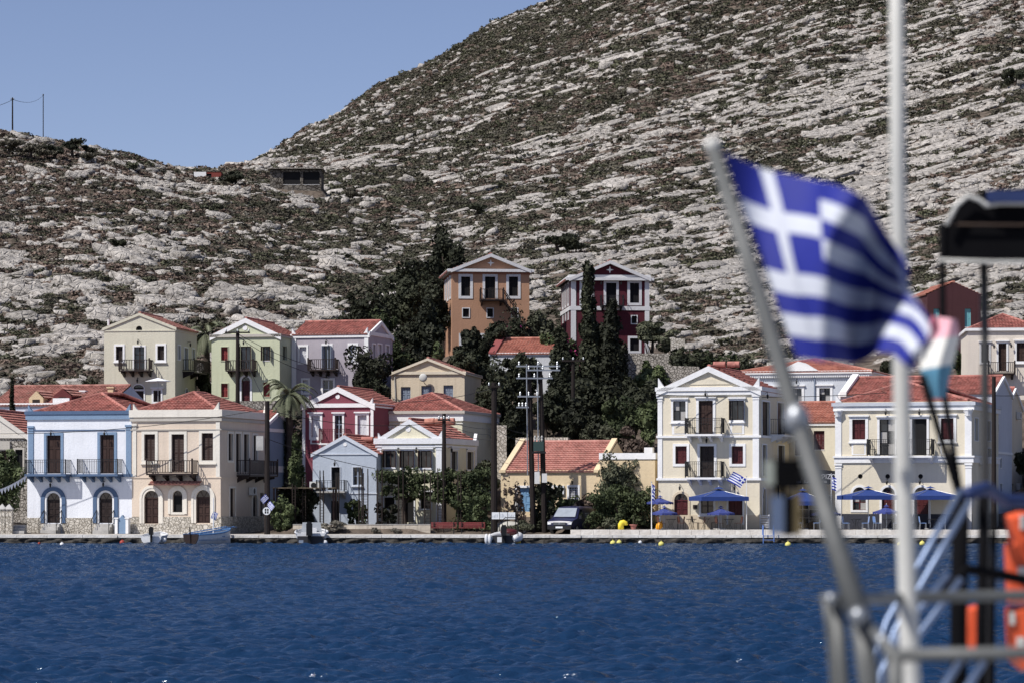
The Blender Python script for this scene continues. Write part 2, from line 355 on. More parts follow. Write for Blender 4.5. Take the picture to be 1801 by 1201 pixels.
    def rake(s,he,hr,t=0.28,proud=0.14,m=None,face='F'):
        L=s.w if face=='F' else s.depth
        for sg in (0,1):
            e=(-0.12 if sg==0 else L+0.12); c=L/2; k=(hr-he)/(L/2); he2=he-0.12*k
            mb=MB(s.mp(face)); q=[(e,he2+0.06),(c,hr+0.06),(c,hr-t),(e+(t/k if sg==0 else -t/k)*0.0,he2-t)]
            n=4; mb.add([(a,b,-proud) for a,b in q]+[(a,b,0.03) for a,b in q],[(0,1,2,3),(7,6,5,4)]+[(i,(i+1)%4,4+(i+1)%4,4+i) for i in range(4)])
            mb.build('raking_cornice',m or s.trim,s.root)
    def horn(s,x,z,face='F',r=0.38,m=None,sg=1,d=0.0):
        mb=MB(s.mp(face)); q=[(x,z)]+[(x+sg*r*(1-cos(t)) ,z+r*1.25*sin(t)) for t in [PI/2*(1-i/6) for i in range(7)]][::-1]
        q=[(x,z),(x,z+r*1.3)]+[(x+sg*(r*sin(t)),z+r*1.3*(1-sin(t))**1.0*cos(t)) for t in [PI/2*i/6 for i in range(1,7)]]
        n=len(q); mb.add([(a,b,d-0.12) for a,b in q]+[(a,b,d+0.12) for a,b in q],[tuple(range(n)),tuple(range(2*n-1,n-1,-1))]+[(i,(i+1)%n,n+(i+1)%n,n+i) for i in range(n)])
        mb.build('acroterion',m or s.trim,s.root)
    def lamp(s,face,px,py):
        if face=='F': a=s.x(px); b=s.z(py,a)
        else: a=s.y(px,face); b=s.zs(py,a,face)
        mp=s.mp(face); mb=MB(); c=mp(a,b,-0.28)
        mb.lathe([(0.02,0.17),(0.04,0.15),(0.09,0.08),(0.08,0.06),(0.055,-0.11),(0.02,-0.14)],6,c); mb.tube(mp(a,b+0.16,-0.28),mp(a,b+0.3,-0.28),0.015); mb.tube(mp(a,b+0.3,-0.28),mp(a,b+0.2,0.02),0.02)
        mb.build('wall_lamp',M_iron,s.root)
    def aircon(s,face,px,py,wd=0.8,ht=0.55):
        if face=='F': a=s.x(px); b=s.z(py,a)
        else: a=s.y(px,face); b=s.zs(py,a,face)
        mp=s.mp(face); o=MB(mp).box(a-wd/2,a+wd/2,b-ht/2,b+ht/2,-0.36,-0.04).build('air_conditioner',mat('ac_white',(0.6,0.6,0.58),0.5,0.1),s.root)
        mb=MB(mp); n=14; mb.add([(a-0.1+0.21*cos(2*PI*i/n),b+0.21*sin(2*PI*i/n),-0.365) for i in range(n)],[tuple(range(n))]); mb.build('fan_grille',M_iron,o)
        [MB(mp).box(a+q*wd-0.02,a+q*wd+0.02,b-ht/2-0.04,b-ht/2,-0.3,0.02).build('bracket',M_steel,o) for q in (-0.32,0.32)]
    def balcony(s,face,p,depth=0.95,rail=None,slabm=None,th=0.14,wood=False,brk=4,brm=None,abs_=None,pitch=0.13):
        """p: px0, py rail top, px1, py slab top"""
        a0,a1,b0,b1=abs_ if abs_ else s.rect(face,p); mp=s.mp(face); rail=rail or M_iron
        ba=MB(mp).box(a0,a1,b0-th,b0,-depth,0.01).build('balcony',slabm or s.trim,s.root)
        mb=MB(mp); t=0.035 if wood else 0.018; top=0.05 if wood else 0.03
        for q in (b1,b0+0.1):
            mb.box(a0,a1,q-top,q,-depth,-depth+0.05); mb.box(a0,a0+0.05,q-top,q,-depth+0.05,0.0); mb.box(a1-0.05,a1,q-top,q,-depth+0.05,0.0)
        if not wood:
            q=b1-0.16; mb.box(a0,a1,q-0.02,q,-depth+0.01,-depth+0.04)
        n=max(3,int((a1-a0)/pitch))
        for i in range(n+1):
            x=a0+0.025+(a1-a0-0.05)*i/n; mb.box(x-t/2-0.004,x+t/2+0.004,b0+0.1,b1-top,-depth+0.01,-depth+0.01+t)
        n=max(3,int(depth/pitch))
        for i in range(n):
            d=-depth+0.05+(depth-0.05)*(i+0.5)/n
            for xx in (a0+0.025,a1-0.025): mb.box(xx-t/2-0.004,xx+t/2+0.004,b0+0.1,b1-top,d-t/2,d+t/2)
        pt=0.06 if wood else 0.035
        for xx in (a0+0.03,a1-0.03): mb.box(xx-pt,xx+pt,b0,b1+(0.12 if wood else 0.03),-depth-0.012,-depth+0.06)
        mb.build('railing',rail,ba)
        for i in range(brk):
            x=a0+0.2+(a1-a0-0.4)*i/max(1,brk-1); mb=MB(mp); w_=0.09
            q=[(-0.0,b0-th-0.42),(-0.0,b0-th),(-depth*0.8,b0-th),(-depth*0.8,b0-th-0.12),(-depth*0.45,b0-th-0.2)]
            mb.add([(x-w_,b,d) for d,b in q]+[(x+w_,b,d) for d,b in q],[tuple(range(5)),tuple(range(9,4,-1))]+[(k,(k+1)%5,5+(k+1)%5,5+k) for k in range(5)])
            mb.build('bracket',brm or slabm or s.trim,ba)
        return ba
    # ---- roofs
    def _roof(s,planes,m,ridges,name='roof'):
        mb=MB()
        for pl in planes: roof_tiles(mb,*pl)
        ro=mb.build(name,m,s.root)
        for a,b in ridges:
            a=Vector(a);b=Vector(b); L=(b-a).length; n=max(2,int(L/0.4)); mb=MB()
            for i in range(n):
                p=a.lerp(b,i/n); q=a.lerp(b,(i+1.12)/n); mb.tube(p+Vector((0,0,0.04)),q+Vector((0,0,0.055)),0.13,0.11,8)
            mb.build('ridge_tiles',m,ro)
        return ro
    def gable_front(s,he,hr,over=0.12,m=None,y0=0.05):
        s.gF=(he,hr); m=m or M_roof; w=s.w; D=s.depth; k=(hr-he)/(w/2); c=w/2; z=he-over*k
        s._roof([((w+over,y0,z),(w+over,D,z),(c,D,hr),(c,y0,hr)),((-over,D,z),(-over,y0,z),(c,y0,hr),(c,D,hr))],m,[((c,y0,hr+0.03),(c,D,hr+0.03))]); s.he=he
    def gable_side(s,he,hr,over=0.15,m=None,inset=0.05):
        s.gS=(he,hr); m=m or M_roof; w=s.w; D=s.depth; k=(hr-he)/(D/2); c=D/2; z=he-over*k
        s._roof([((inset,-over,z),(w-inset,-over,z),(w-inset,c,hr),(inset,c,hr)),((w-inset,D+over,z),(inset,D+over,z),(inset,c,hr),(w-inset,c,hr))],m,[((inset,c,hr+0.03),(w-inset,c,hr+0.03))]); s.he=he
    def hip(s,he,hr,m=None,over=0.1,r0=None,r1=None,inset=0.0):
        m=m or M_roof; w=s.w; D=s.depth; o=-inset if inset else over; s.he=he
        A=(-o,-o,he);B=(w+o,-o,he);C=(w+o,D+o,he);E=(-o,D+o,he)
        if r0 is None:
            if w>=D: r0=(D/2,D/2); r1=(w-D/2,D/2)
            else: r0=(w/2,w/2); r1=(w/2,D-w/2)
        P0=(r0[0],r0[1],hr);P1=(r1[0],r1[1],hr)
        if w>=D and abs(r0[1]-r1[1])<1e-3:
            pl=[(A,B,P1,P0),(B,C,P1,P1),(C,E,P0,P1),(E,A,P0,P0)]; rd=[(A,P0),(B,P1),(C,P1),(E,P0),(P0,P1)]
        else:
            pl=[(A,B,P0,P0),(B,C,P1,P0),(C,E,P1,P1),(E,A,P0,P1)]; rd=[(A,P0),(B,P0),(C,P1),(E,P1),(P0,P1)]
        s._roof(pl,m,[q for q in rd if (Vector(q[0])-Vector(q[1])).length>0.3])
        mb=MB(); mb.box(0.0,w,0.0,D,he-0.12,he-0.06); mb.build('roof_slab',s.wall,s.root)
    def flat(s,he,m=None):
        s.he=he; MB().box(-0.0,s.w,0.0,s.depth,he-0.14,he-0.03).build('roof',m or M_concrete,s.root)
    def finish(s,top=None):
        he=s.he if top is None else top; w=s.w; D=s.depth; b=-s.below; mb=MB()
        def panel(face,out):
            mp=s.mp(face); loops=[out]+s.holes[face]
            vv=[Vector((a,z,0)) for lp in loops for a,z in lp]
            tr=tessellate_polygon([[Vector((a,z,0)) for a,z in lp] for lp in loops])
            mb.add([mp(v.x,v.y,0) for v in vv],tr)
            for lp in s.holes[face]:
                n=len(lp); mb.add([mp(a,z,0) for a,z in lp]+[mp(a,z,s.rev) for a,z in lp],[(i,(i+1)%n,n+(i+1)%n,n+i) for i in range(n)])
        fo=[(0,b),(w,b),(w,he)]+([(w/2,s.gF[1])] if s.gF else [])+[(0,he)]
        so_=[(0,b),(D,b),(D,he)]+([(D/2,s.gS[1])] if s.gS else [])+[(0,he)]
        panel('F',fo); panel('R',so_); panel('L',so_)
        mb.add([(a,D,z) for a,z in fo],[tuple(range(len(fo)))])
        wo=mb.build('wall',s.wall,s.root); return wo
    def stonebase(s,h,gaps=(),faces='FR',m=None,proud=0.06):
        spans=[];a=0
        for g0,g1 in sorted(gaps): spans.append((a,g0)); a=g1
        spans.append((a,s.w))
        for a,b in spans:
            if b-a>0.05: MB().box(a,b,-proud,0.02,-s.below,h).build('stone_base',m or M_stone,s.root)
        if 'R' in faces: MB().box(s.w-0.02,s.w+proud,-proud+0.003,s.depth,-s.below,h-0.003).build('stone_base',m or M_stone,s.root)
    def local(s,x,y,z): return (s.root.matrix_basis @ Vector((x,y,z)))
HOUSES=[]
def stone_mat(name,c1,c2,joint,scale=2.6,bump=0.8,dist=0.08):
    m=bpy.data.materials.new(name); m.use_nodes=True; t=m.node_tree; N=t.nodes; L=t.links; b=N['Principled BSDF']; b.inputs['Roughness'].default_value=0.92; b.inputs['Specular IOR Level'].default_value=0.15
    tc=N.new('ShaderNodeTexCoord'); n=N.new('ShaderNodeTexNoise'); n.inputs['Scale'].default_value=1.5; L.new(tc.outputs['Object'],n.inputs['Vector'])
    ad=N.new('ShaderNodeMix'); ad.data_type='VECTOR'; ad.inputs[0].default_value=0.08; L.new(tc.outputs['Object'],ad.inputs[4]); L.new(n.outputs['Color'],ad.inputs[5])
    v=N.new('ShaderNodeTexVoronoi'); v.inputs['Scale'].default_value=scale; L.new(ad.outputs[1],v.inputs['Vector'])
    v2=N.new('ShaderNodeTexVoronoi'); v2.feature='DISTANCE_TO_EDGE'; v2.inputs['Scale'].default_value=scale; L.new(ad.outputs[1],v2.inputs['Vector'])
    r=N.new('ShaderNodeValToRGB'); r.color_ramp.elements[0].color=(*c1,1); r.color_ramp.elements[1].color=(*c2,1); s=N.new('ShaderNodeSeparateColor'); L.new(v.outputs['Color'],s.inputs[0]); L.new(s.outputs[0],r.inputs[0])
    e=N.new('ShaderNodeMapRange'); e.inputs[1].default_value=0.02; e.inputs[2].default_value=0.09; L.new(v2.outputs['Distance'],e.inputs[0])
    mx=N.new('ShaderNodeMix'); mx.data_type='RGBA'; mx.inputs[6].default_value=(*joint,1); L.new(r.outputs[0],mx.inputs[7]); L.new(e.outputs[0],mx.inputs[0]); L.new(mx.outputs[2],b.inputs['Base Color'])
    bp=N.new('ShaderNodeBump'); bp.inputs['Strength'].default_value=bump; bp.inputs['Distance'].default_value=dist; L.new(e.outputs[0],bp.inputs['Height']); L.new(bp.outputs[0],b.inputs['Normal'])
    MATS[name]=m; return m
M_stone=stone_mat('rubble_stone',(0.40,0.37,0.32),(0.62,0.58,0.51),(0.30,0.27,0.22),5.0)
M_drystone=stone_mat('dry_stone_wall',(0.26,0.24,0.21),(0.42,0.39,0.35),(0.08,0.07,0.06),4.6)
# ---------------------------------------------------------------- the houses
def ring(h,face,p,s0,s1,m,arch=True,proud=0.07,door=True,name='arch_moulding'):
    a0,a1,b0,b1=h.rect(face,p); A=h.loop(a0-s0,a1+s0,b0,b1+s0,arch); B=h.loop(a0-s1,a1+s1,b0,b1+s1,arch); mb=MB(h.mp(face)); n=len(A)
    for i in range(1,n):
        j=(i+1)%n; q=[A[i],A[j],B[j],B[i]]
        mb.add([(a,b,-proud) for a,b in q]+[(a,b,0.02) for a,b in q],[(0,1,2,3),(3,2,6,7),(0,4,5,1),(7,6,5,4)])
    mb.build(name,m,h.root)
def chimney(h,x,y,z,w=0.5,ht=0.9,m=None):
    o=MB().box(x-w/2,x+w/2,y-w/2,y+w/2,z-0.8,z+ht).build('chimney',m or h.trim,h.root); MB().box(x-w/2-0.08,x+w/2+0.08,y-w/2-0.08,y+w/2+0.08,z+ht,z+ht+0.1).build('chimney_cap',m or h.trim,o)
def tank(h,x,y,z,n=2):
    for i in range(n):
        MB().tube((x+i*1.0,y,z),(x+i*1.0+0.85,y,z),0.22,0.22,12).build('water_tank',M_roof,h.root,smooth=False)
def rail_steps(h,px0,px1,pyt,pyb,n=3):
    a0,a1=h.x(px0),h.x(px1); t=h.z(pyt)
    for i in range(n):
        MB().box(a0,a1,-0.3*(n-i)-0.1,0.0 if i==0 else -0.05,-0.3 if i==0 else t*i/n-0.02,t*(i+1)/n-0.02).build('step',M_concrete,h.root)
    for xx in (a0-0.05,a1+0.05):
        mb=MB(); D=-0.3*n-0.15
        mb.tube((xx,D,-0.1),(xx,D,0.95),0.025,0.025,6); mb.tube((xx,-0.1,t),(xx,-0.1,t+0.95),0.025,0.025,6); mb.tube((xx,D,0.95),(xx,-0.1,t+0.95),0.025,0.025,6); mb.tube((xx,D,0.5),(xx,-0.1,t+0.5),0.018,0.018,6)
        mb.build('handrail',M_iron,h.root)
BLUE=plaster('blue',(128,154,184),1,0.1); BLUED=plaster('deepblue',(88,112,146),1,0.1)
# -- B white house with blue trim
B=House('town_house','white two storey house with blue trim, twin iron balconies and arched doors',48,232,209,-14,936,10,plaster('bluewhite',(232,235,241)),BLUE,below=0.5)
B.hip(B.z(725),B.z(693,B.w*0.6,4.5),inset=0.3,r0=(B.w*0.5,4.2),r1=(B.w*0.62,5.8))
for p in ((82,765,107,832),(176,764,201,832)): B.op('F',p,'panel',M_brown,sw=0.19,sur=BLUE,door=True); 
for p in ((82,866,106,919),(174,865,198,919)):
    B.op('F',p,'panel',M_wood,arch=True,sw=0.14,sur=WHITE,door=True); ring(B,'F',p,0.14,0.42,BLUED,proud=0.1)
for p in ((53,808,125,833),(145,807,216,833)): B.balcony('F',p,1.0,M_iron,BLUED,0.16,brk=5,brm=BLUED)
B.band(722,728,BLUED,0.16,'FR'); B.band(728,737,BLUE,0.1,'FR','architrave'); B.bar('F',B.x(60),B.x(220),B.z(757),B.z(755),BLUED,0.05); B.band(833,838,BLUED,0.09,'F','string_course')
B.pil(50,59,748,833,BLUE); B.pil(222,231,747,833,BLUE)
for q in ((92,763),(186,763),(91,853),(184,852)): B.lamp('F',*q)
B.stonebase(B.z(910),[(B.x(78),B.x(110)),(B.x(170),B.x(202))],'F')
rail_steps(B,80,108,920,0); rail_steps(B,172,200,920,0)
B.horn(0.1,B.z(722),r=0.34); B.horn(B.w-0.1,B.z(722),sg=-1,r=0.36); B.finish(B.z(722))
# -- C cream corner house
CY=B.Ly+B.w*B.s
C=House('town_house','peach cream corner house with wooden balconies, rubble stone base and hipped tile roof',232,388,CY-0.05,-14,938,B.depth,plaster('peach',(228,210,190)),plaster('offwhite',(232,226,214)),below=0.5)
C.hip(C.z(722),C.z(691,C.w*0.7,4),inset=0.3,r0=(C.w*0.5,3.6),r1=(C.w*0.5,6.0))
for p in ((254,763,273,809),(355,761,375,809)): C.op('F',p,'louvre',M_brown,sw=0.2,sill=True)
C.op('F',(302,763,324,829),'louvre',M_brown,sw=0.2,door=True)
for p in ((254,862,279,920),(345,861,370,919)):
    C.op('F',p,'panel',M_brown,arch=True,sw=0.17,door=True); ring(C,'F',p,0.17,0.34,C.trim,proud=0.09)
C.op('F',(304,862,321,900),'dark',arch=True,sw=0.16); ring(C,'F',(304,862,321,903),0.16,0.34,C.trim,proud=0.08)
C.balcony('F',(267,809,348,832),1.1,M_wood,M_wood,0.12,wood=True,brk=4,pitch=0.2)
C.band(720,733,None,0.16); C.band(735,740,plaster('greytrim',(196,190,180)),0.12,name='architrave'); C.band(754,756,plaster('greytrim',(196,190,180)),0.08,name='fillet'); C.band(838,840,C.wall,0.05,name='string_course')
C.pil(234,240,744,838); C.pil(380,387,742,838,cap=False)
mb=MB(); a0,a1,zt=C.x(266),C.x(356),C.z(845)      # little tiled hood
roof_tiles(mb,(a0,-0.55,zt-0.28),(a1,-0.55,zt-0.28),(a1,0.0,zt),(a0,0.0,zt),pitch=0.3,rl=0.3); mb.build('tiled_hood',M_roofold,C.root)
C.stonebase(C.z(908),[(C.x(250),C.x(283)),(C.x(341),C.x(374))],'FR'); 
MB().box(C.x(232),C.x(388)+0.1,-0.3,0.0,-0.4,C.z(921)).build('plinth',M_stone,C.root)
for p in ((401,762,409,809),(414,762,423,829),(428,763,437,829),(445,765,452,809)): C.op('R',p,'shutter',M_wood,sw=0.16,door=p[3]>815)
C.op('R',(404,858,413,920),'panel',M_wood,sw=0.14,door=True); C.op('R',(444,868,452,925),'panel',M_wood,arch=True,sw=0.18,door=True); C.op('R',(458,866,464,925),'dark',sw=0.0,door=True)
C.balcony('R',(416,809,466,835),1.0,M_wood,M_wood,0.12,wood=True,brk=4,pitch=0.2); C.aircon('R',440,863)
C.horn(0.12,C.z(720),r=0.34); C.horn(C.w-0.1,C.z(720),sg=-1,r=0.4); C.horn(C.depth-0.2,C.z(720),face='R',sg=-1,r=0.4); C.finish(C.z(720))
# -- A stone-and-white gable at the left edge
A_=House('gable_house','white pedimented house with rubble stone wall behind the green tree and gate',-80,52,217,-6,925,9,M_drystone,plaster('offwhite2',(228,222,212)),below=1.5)
A_.gable_front(A_.z(768),A_.z(722)); A_.rake(A_.he,A_.gF[1],0.3); A_.band(764,770,None,0.12,'F')
mb=MB(); he,hr=A_.gF; mb.prism([(0.2,he+0.0),(A_.w-0.2,he+0.0),(A_.w/2,hr-0.12)],-0.04,0.0); mb.build('pediment',A_.trim,A_.root)
A_.op('F',(27,790,40,830),'dark',sw=0.14,sur=plaster('greytrim',(196,190,180))); A_.op('F',(2,792,16,830),'shutter',M_brown,sw=0.14,sur=plaster('greytrim',(196,190,180))); A_.bar('F',A_.x(-40),A_.x(18),A_.z(790),A_.z(775),plaster('greytrim',(196,190,180)),0.15); A_.finish()
# -- S long low house behind B
S=House('row_house','long low white house with weathered tile roof and small dormers behind the blue trimmed house',-20,192,230,-14,760,9,plaster('whiteblue2',(222,228,242)),None,below=3)
S.gable_side(S.z(712),S.z(680,S.w/2,4.5),m=M_roofold); S.finish(); S.band(708,715,None,0.1,'F')
S.bar('F',S.x(45),S.x(190),S.z(735),S.z(718),plaster('lav',(170,175,200)),0.03)
for px,wd,mm,z_ in ((72,1.2,plaster('sand',(222,196,158)),688),(118,1.5,plaster('dkred',(120,60,60)),684)):
    x=S.x(px,1.2); z=S.z(z_,x,1.2)
    d=MB().prism([(x-wd/2,z-1.35),(x+wd/2,z-1.35),(x+wd/2,z-0.55),(x,z),(x-wd/2,z-0.55)],0.25,3.0).build('dormer',mm,S.root); MB().box(x-0.3,x+0.3,0.22,0.26,z-1.3,z-0.65).build('dormer_window',M_wood,d)
    mb=MB(); roof_tiles(mb,(x+wd/2+0.1,0.2,z-0.55),(x+wd/2+0.1,3.0,z-0.55),(x,3.0,z+0.08),(x,0.2,z+0.08)); mb.build('dormer_roof',M_roofold,d)
MB().box(S.x(95,0.4),S.x(124,0.4),0.15,1.6,S.z(720),S.z(700,None,0.4)).build('roof_box',WHITE,S.root)
chimney(S,S.x(146,3),3,S.z(700,None,3),0.5,0.5); chimney(S,S.x(196,3),3,S.z(692,None,3),0.45,0.4,plaster('sand',(222,196,158)))
# -- cream house upper left
U=House('hill_house','plain cream gabled house with dark wooden balcony and round gable vent above the harbour',183,308,240,-8,716,7.2,plaster('palecream',(216,212,192)),None,below=4)
U.gable_front(U.z(577),U.z(552),m=M_roofold); U.rake(U.he,U.gF[1],0.16,0.1,m=U.wall); U.circ('F',244.5,579,0.26)
U.op('F',(204,609,216,633),'louvre',M_wood,sw=0.16,sill=True); U.op('F',(277,608,289,633),'louvre',M_wood,sw=0.16,sill=True); U.op('F',(236,610,254,650),'glass',M_wood,sw=0.12,door=True)
U.balcony('F',(215,633,269,651),1.05,M_wood,M_wood,0.12,wood=True,brk=4,pitch=0.2)
U.op('F',(235,687,253,716),'glass',M_wood,sw=0.1,door=True); U.op('F',(235,676,253,684),'dark',arch=True,sw=0.08); U.op('F',(207,687,219,706),'glass',M_wood,sw=0.14,head=True); U.op('F',(270,686,283,706),'glass',M_wood,sw=0.14,head=True)
for q in ((244,603),(243,670)): U.lamp('F',*q)
for p in ((313,608,317,632),(324,612,330,650),(338,614,342,632)): U.op('R',p,'shutter',M_greysh,sw=0.1,door=p[3]>640)
U.balcony('R',(321,634,349,655),1.0,M_wood,M_wood,0.12,wood=True,brk=3,pitch=0.2); U.lamp('R',329,607); U.op('R',(326,683,330,700),'dark',arch=True,sw=0.08)
U.band(581,583,U.wall,0.05,'FR','fillet'); U.finish()
MB().tube((U.x(191,2),2,U.z(566,0.6,2)-0.4),(U.x(191,2),2,U.z(562,0.6,2)),0.1,0.1,8).build('chimney_pipe',WHITE,U.root)
# -- green house
Gr=House('hill_house','pale green house with white pediment, red shutters and arched doorway',372,492,241,-12,713,8,plaster('green',(206,211,180)),None,below=4)
Gr.gable_front(Gr.z(590),Gr.z(561)); Gr.rake(Gr.he,Gr.gF[1],0.34); Gr.band(588,593,plaster('greytrim',(196,190,180)),0.14); Gr.disc('F',431,577,0.2,WHITE)
for p in ((389,610,401,634),(389,674,401,698)): Gr.op('F',p,'shutter',M_redsh,sw=0.05,sur=Gr.wall,sill=False)
Gr.op('F',(463,672,475,697),'shutter',M_redsh,sw=0.05,sur=Gr.wall); Gr.op('F',(462,609,475,634),'open',M_brown,sw=0.0); Gr.op('F',(423,609,441,650),'open',M_brown,sw=0.0,door=True)
Gr.op('F',(425,662,440,712),'panel',M_mar,arch=True,sw=0.16,door=True); Gr.balcony('F',(403,634,452,651),1.0,M_wood,M_wood,0.12,wood=True,brk=4,pitch=0.2)
Gr.op('R',(497,609,504,633),'dark',sw=0.05,sur=Gr.wall); Gr.lamp('F',430,604); Gr.finish()
# -- mauve house
Mv=House('hill_house','mauve grey house with patched plaster, white trim and ridge along the street',513,648,243,-14,706,7,mat('plaster_mauve',tuple(c for c in srgb(172,166,172)),0.9,0.1,0.55,0.2,8,col2=tuple(c for c in srgb(154,148,156)),spec=0.15,streak=0.2),None,below=4)
Mv.gable_side(Mv.z(588),Mv.z(567,None,3.5)); Mv.band(587,594,None,0.1,'F'); Mv.rake(Mv.he,Mv.gS[1],0.26,0.12,face='R'); Mv.bar('R',0,Mv.depth,Mv.he-0.1,Mv.he+0.2,None,0.1)
Mv.pil(513,521,590,706,cap=False); Mv.pil(641,648,590,706,cap=False)
for p in ((527,610,539,637),(615,607,627,636),(533,668,542,690)): Mv.op('F',p,'shutter',M_whsh,sw=0.16)
Mv.op('F',(569,608,582,650),'open',M_greysh,sw=0.16,door=True); Mv.op('F',(568,668,586,700),'glass',M_whsh,sw=0.16,door=True); Mv.balcony('F',(547,632,596,650),0.9,M_wood,M_wood,0.12,wood=True,brk=4,pitch=0.18)
for p in ((655,606,660,634),(664,606,671,640),(678,608,684,632)): Mv.op('R',p,'shutter',M_whsh,sw=0.12)
Mv.lamp('F',575,603); Mv.lamp('F',576,661); Mv.horn(0.05,Mv.he,r=0.4); Mv.horn(Mv.w-0.05,Mv.he,sg=-1,r=0.4); Mv.finish()
# -- D pale blue house behind the pole
D_=House('town_house','slate blue rendered house side wall behind the tarred pole',415,462,219,-14,905,7.4,plaster('slateblue',(145,165,190)),None,below=1.5)
D_.gable_side(D_.z(752),D_.z(725,None,3.7)); D_.bar('R',0,D_.depth,D_.he-0.25,D_.he,None,0.08); D_.rake(D_.he,D_.gS[1],0.2,0.12,face='R'); D_.bar('R',0.0,D_.depth,D_.zs(830,4),D_.zs(819,4),None,0.03); D_.horn(D_.depth-0.05,D_.he,face='R',sg=-1,r=0.4)
D_.finish()
# -- E pink maroon house
E_=House('town_house','raspberry red house with white pediment and white shuttered windows',532,657,223,-14,860,9,plaster('raspberry',(146,76,90),1.0,0.15),None,below=3)
E_.gable_front(E_.z(712),E_.z(681)); E_.rake(E_.he,E_.gF[1],0.34); E_.band(709,716,None,0.12); E_.disc('F',594,697,0.17,WHITE)
E_.pil(532,537,716,None,cap=False); E_.pil(652,657,716,None,cap=False)
for p in ((548,731,563,768),(629,730,645,767)): E_.op('F',p,'shutter',M_whsh,sw=0.18,sill=False,head=True)
E_.op('F',(589,730,602,778),'glass',M_greysh,sw=0.15,head=True,door=True); E_.bar('F',E_.x(546),E_.x(565),E_.z(780),E_.z(771),None,0.04); E_.bar('F',E_.x(549),E_.x(562),E_.z(778),E_.z(773.5),E_.wall,0.07)
E_.balcony('F',(567,754,616,779),0.9,M_mar,None,0.12,brk=3); E_.horn(0.05,E_.he,r=0.45); E_.horn(E_.w-0.05,E_.he,sg=-1,r=0.4)
MB().box(E_.x(541,1),E_.x(546,1),0.6,1.2,E_.z(714),E_.z(694)).build('chimney',WHITE,E_.root); E_.finish()
# -- F small light blue house
Fb=House('town_house','small light blue gabled house with narrow iron balcony behind rebar columns',550,662,213,-10,918,8,plaster('skyblue',(188,198,212)),plaster('skyblue_trim',(210,216,226)),below=1.5)
Fb.gable_front(Fb.z(797),Fb.z(766)); Fb.rake(Fb.he,Fb.gF[1],0.2,0.12); Fb.band(797,799,Fb.trim,0.06,'F','fillet'); Fb.disc('F',607,781,0.13,WHITE)
Fb.op('F',(583,821,598,860),'dark',sw=0.05,door=True); Fb.op('F',(582,880,597,918),'dark',sw=0.05,door=True); Fb.op('F',(621,821,636,852),'glass',M_greysh,sw=0.07,sill=True); Fb.op('F',(620,880,635,905),'dark',sw=0.05)
Fb.balcony('F',(561,844,611,863),0.9,M_iron,M_concrete,0.12,brk=3,pitch=0.2); Fb.lamp('F',590,816); Fb.band(866,868,Fb.trim,0.05,'F','string_course'); Fb.aircon('F',556,853); tank(Fb,Fb.x(636,3),3,Fb.he+1.05); Fb.finish()
# -- G cream pedimented house, G2 the larger one behind
G_=House('town_house','cream house with white pediment, corner pilasters and open brown shutters behind vines',663,778,214,-14,918,9.6,plaster('butter',(231,225,198)),plaster('whiteblue3',(230,232,236)),below=1.5)
G_.gable_front(G_.z(773),G_.z(738)); G_.rake(G_.he,G_.gF[1],0.3); G_.band(770,780,None,0.2); G_.band(782,786,None,0.1,name='architrave'); G_.disc('F',718,754,0.2,WHITE)
for p in ((677,792,695,821),(707,792,727,822),(739,792,758,822)): G_.op('F',p,'open',M_brown,sw=0.12,head=True)
for p in ((676,874,694,894),(712,870,728,918),(740,864,758,894)): G_.op('F',p,'dark',sw=0.1,door=p[3]>900)
G_.pil(664,671,782,None); G_.pil(767,777,782,None); G_.lamp('F',703,794); G_.lamp('F',734,793)
for p in ((793,793,804,825),(821,794,832,825)): G_.op('R',p,'shutter',M_wood,sw=0.12,head=True)
G_.op('R',(796,862,806,890),'dark',sw=0.1); G_.bar('R',G_.depth-0.4,G_.depth,0,G_.he,None,0.05); G_.lamp('R',788,792); G_.horn(0.1,G_.he,r=0.4); G_.horn(G_.w,G_.he,sg=-1,r=0.5); G_.horn(G_.depth-0.1,G_.he,face='R',sg=-1,r=0.5)
mb=MB(); 
for i in range(3): x=G_.x(748,2)+i*0.75; mb.tube((x,2,G_.z(742,None,2)),(x+0.7,2,G_.z(741,None,2)),0.28,0.28,10)
mb.build('clay_pipe',M_roof2,G_.root); G_.finish()
G2=House('town_house','tall cream and white house with low hipped tile roof rising behind the vine covered house',657,813,226,-14,900,11,G_.wall,WHITE,below=3)
G2.hip(G2.z(724),G2.z(693,None,4.5),inset=0.0,r0=(G2.w*0.5,4.0),r1=(G2.w*0.5,7.0)); G2.band(722,727,plaster('greytrim',(196,190,180)),0.25); G2.band(727,740,None,0.1,name='frieze'); G2.band(744,745,None,0.06,'F','fillet'); G2.op('F',(679,755,689,775),'glass',M_greysh,sw=0.16,head=True); G2.finish()
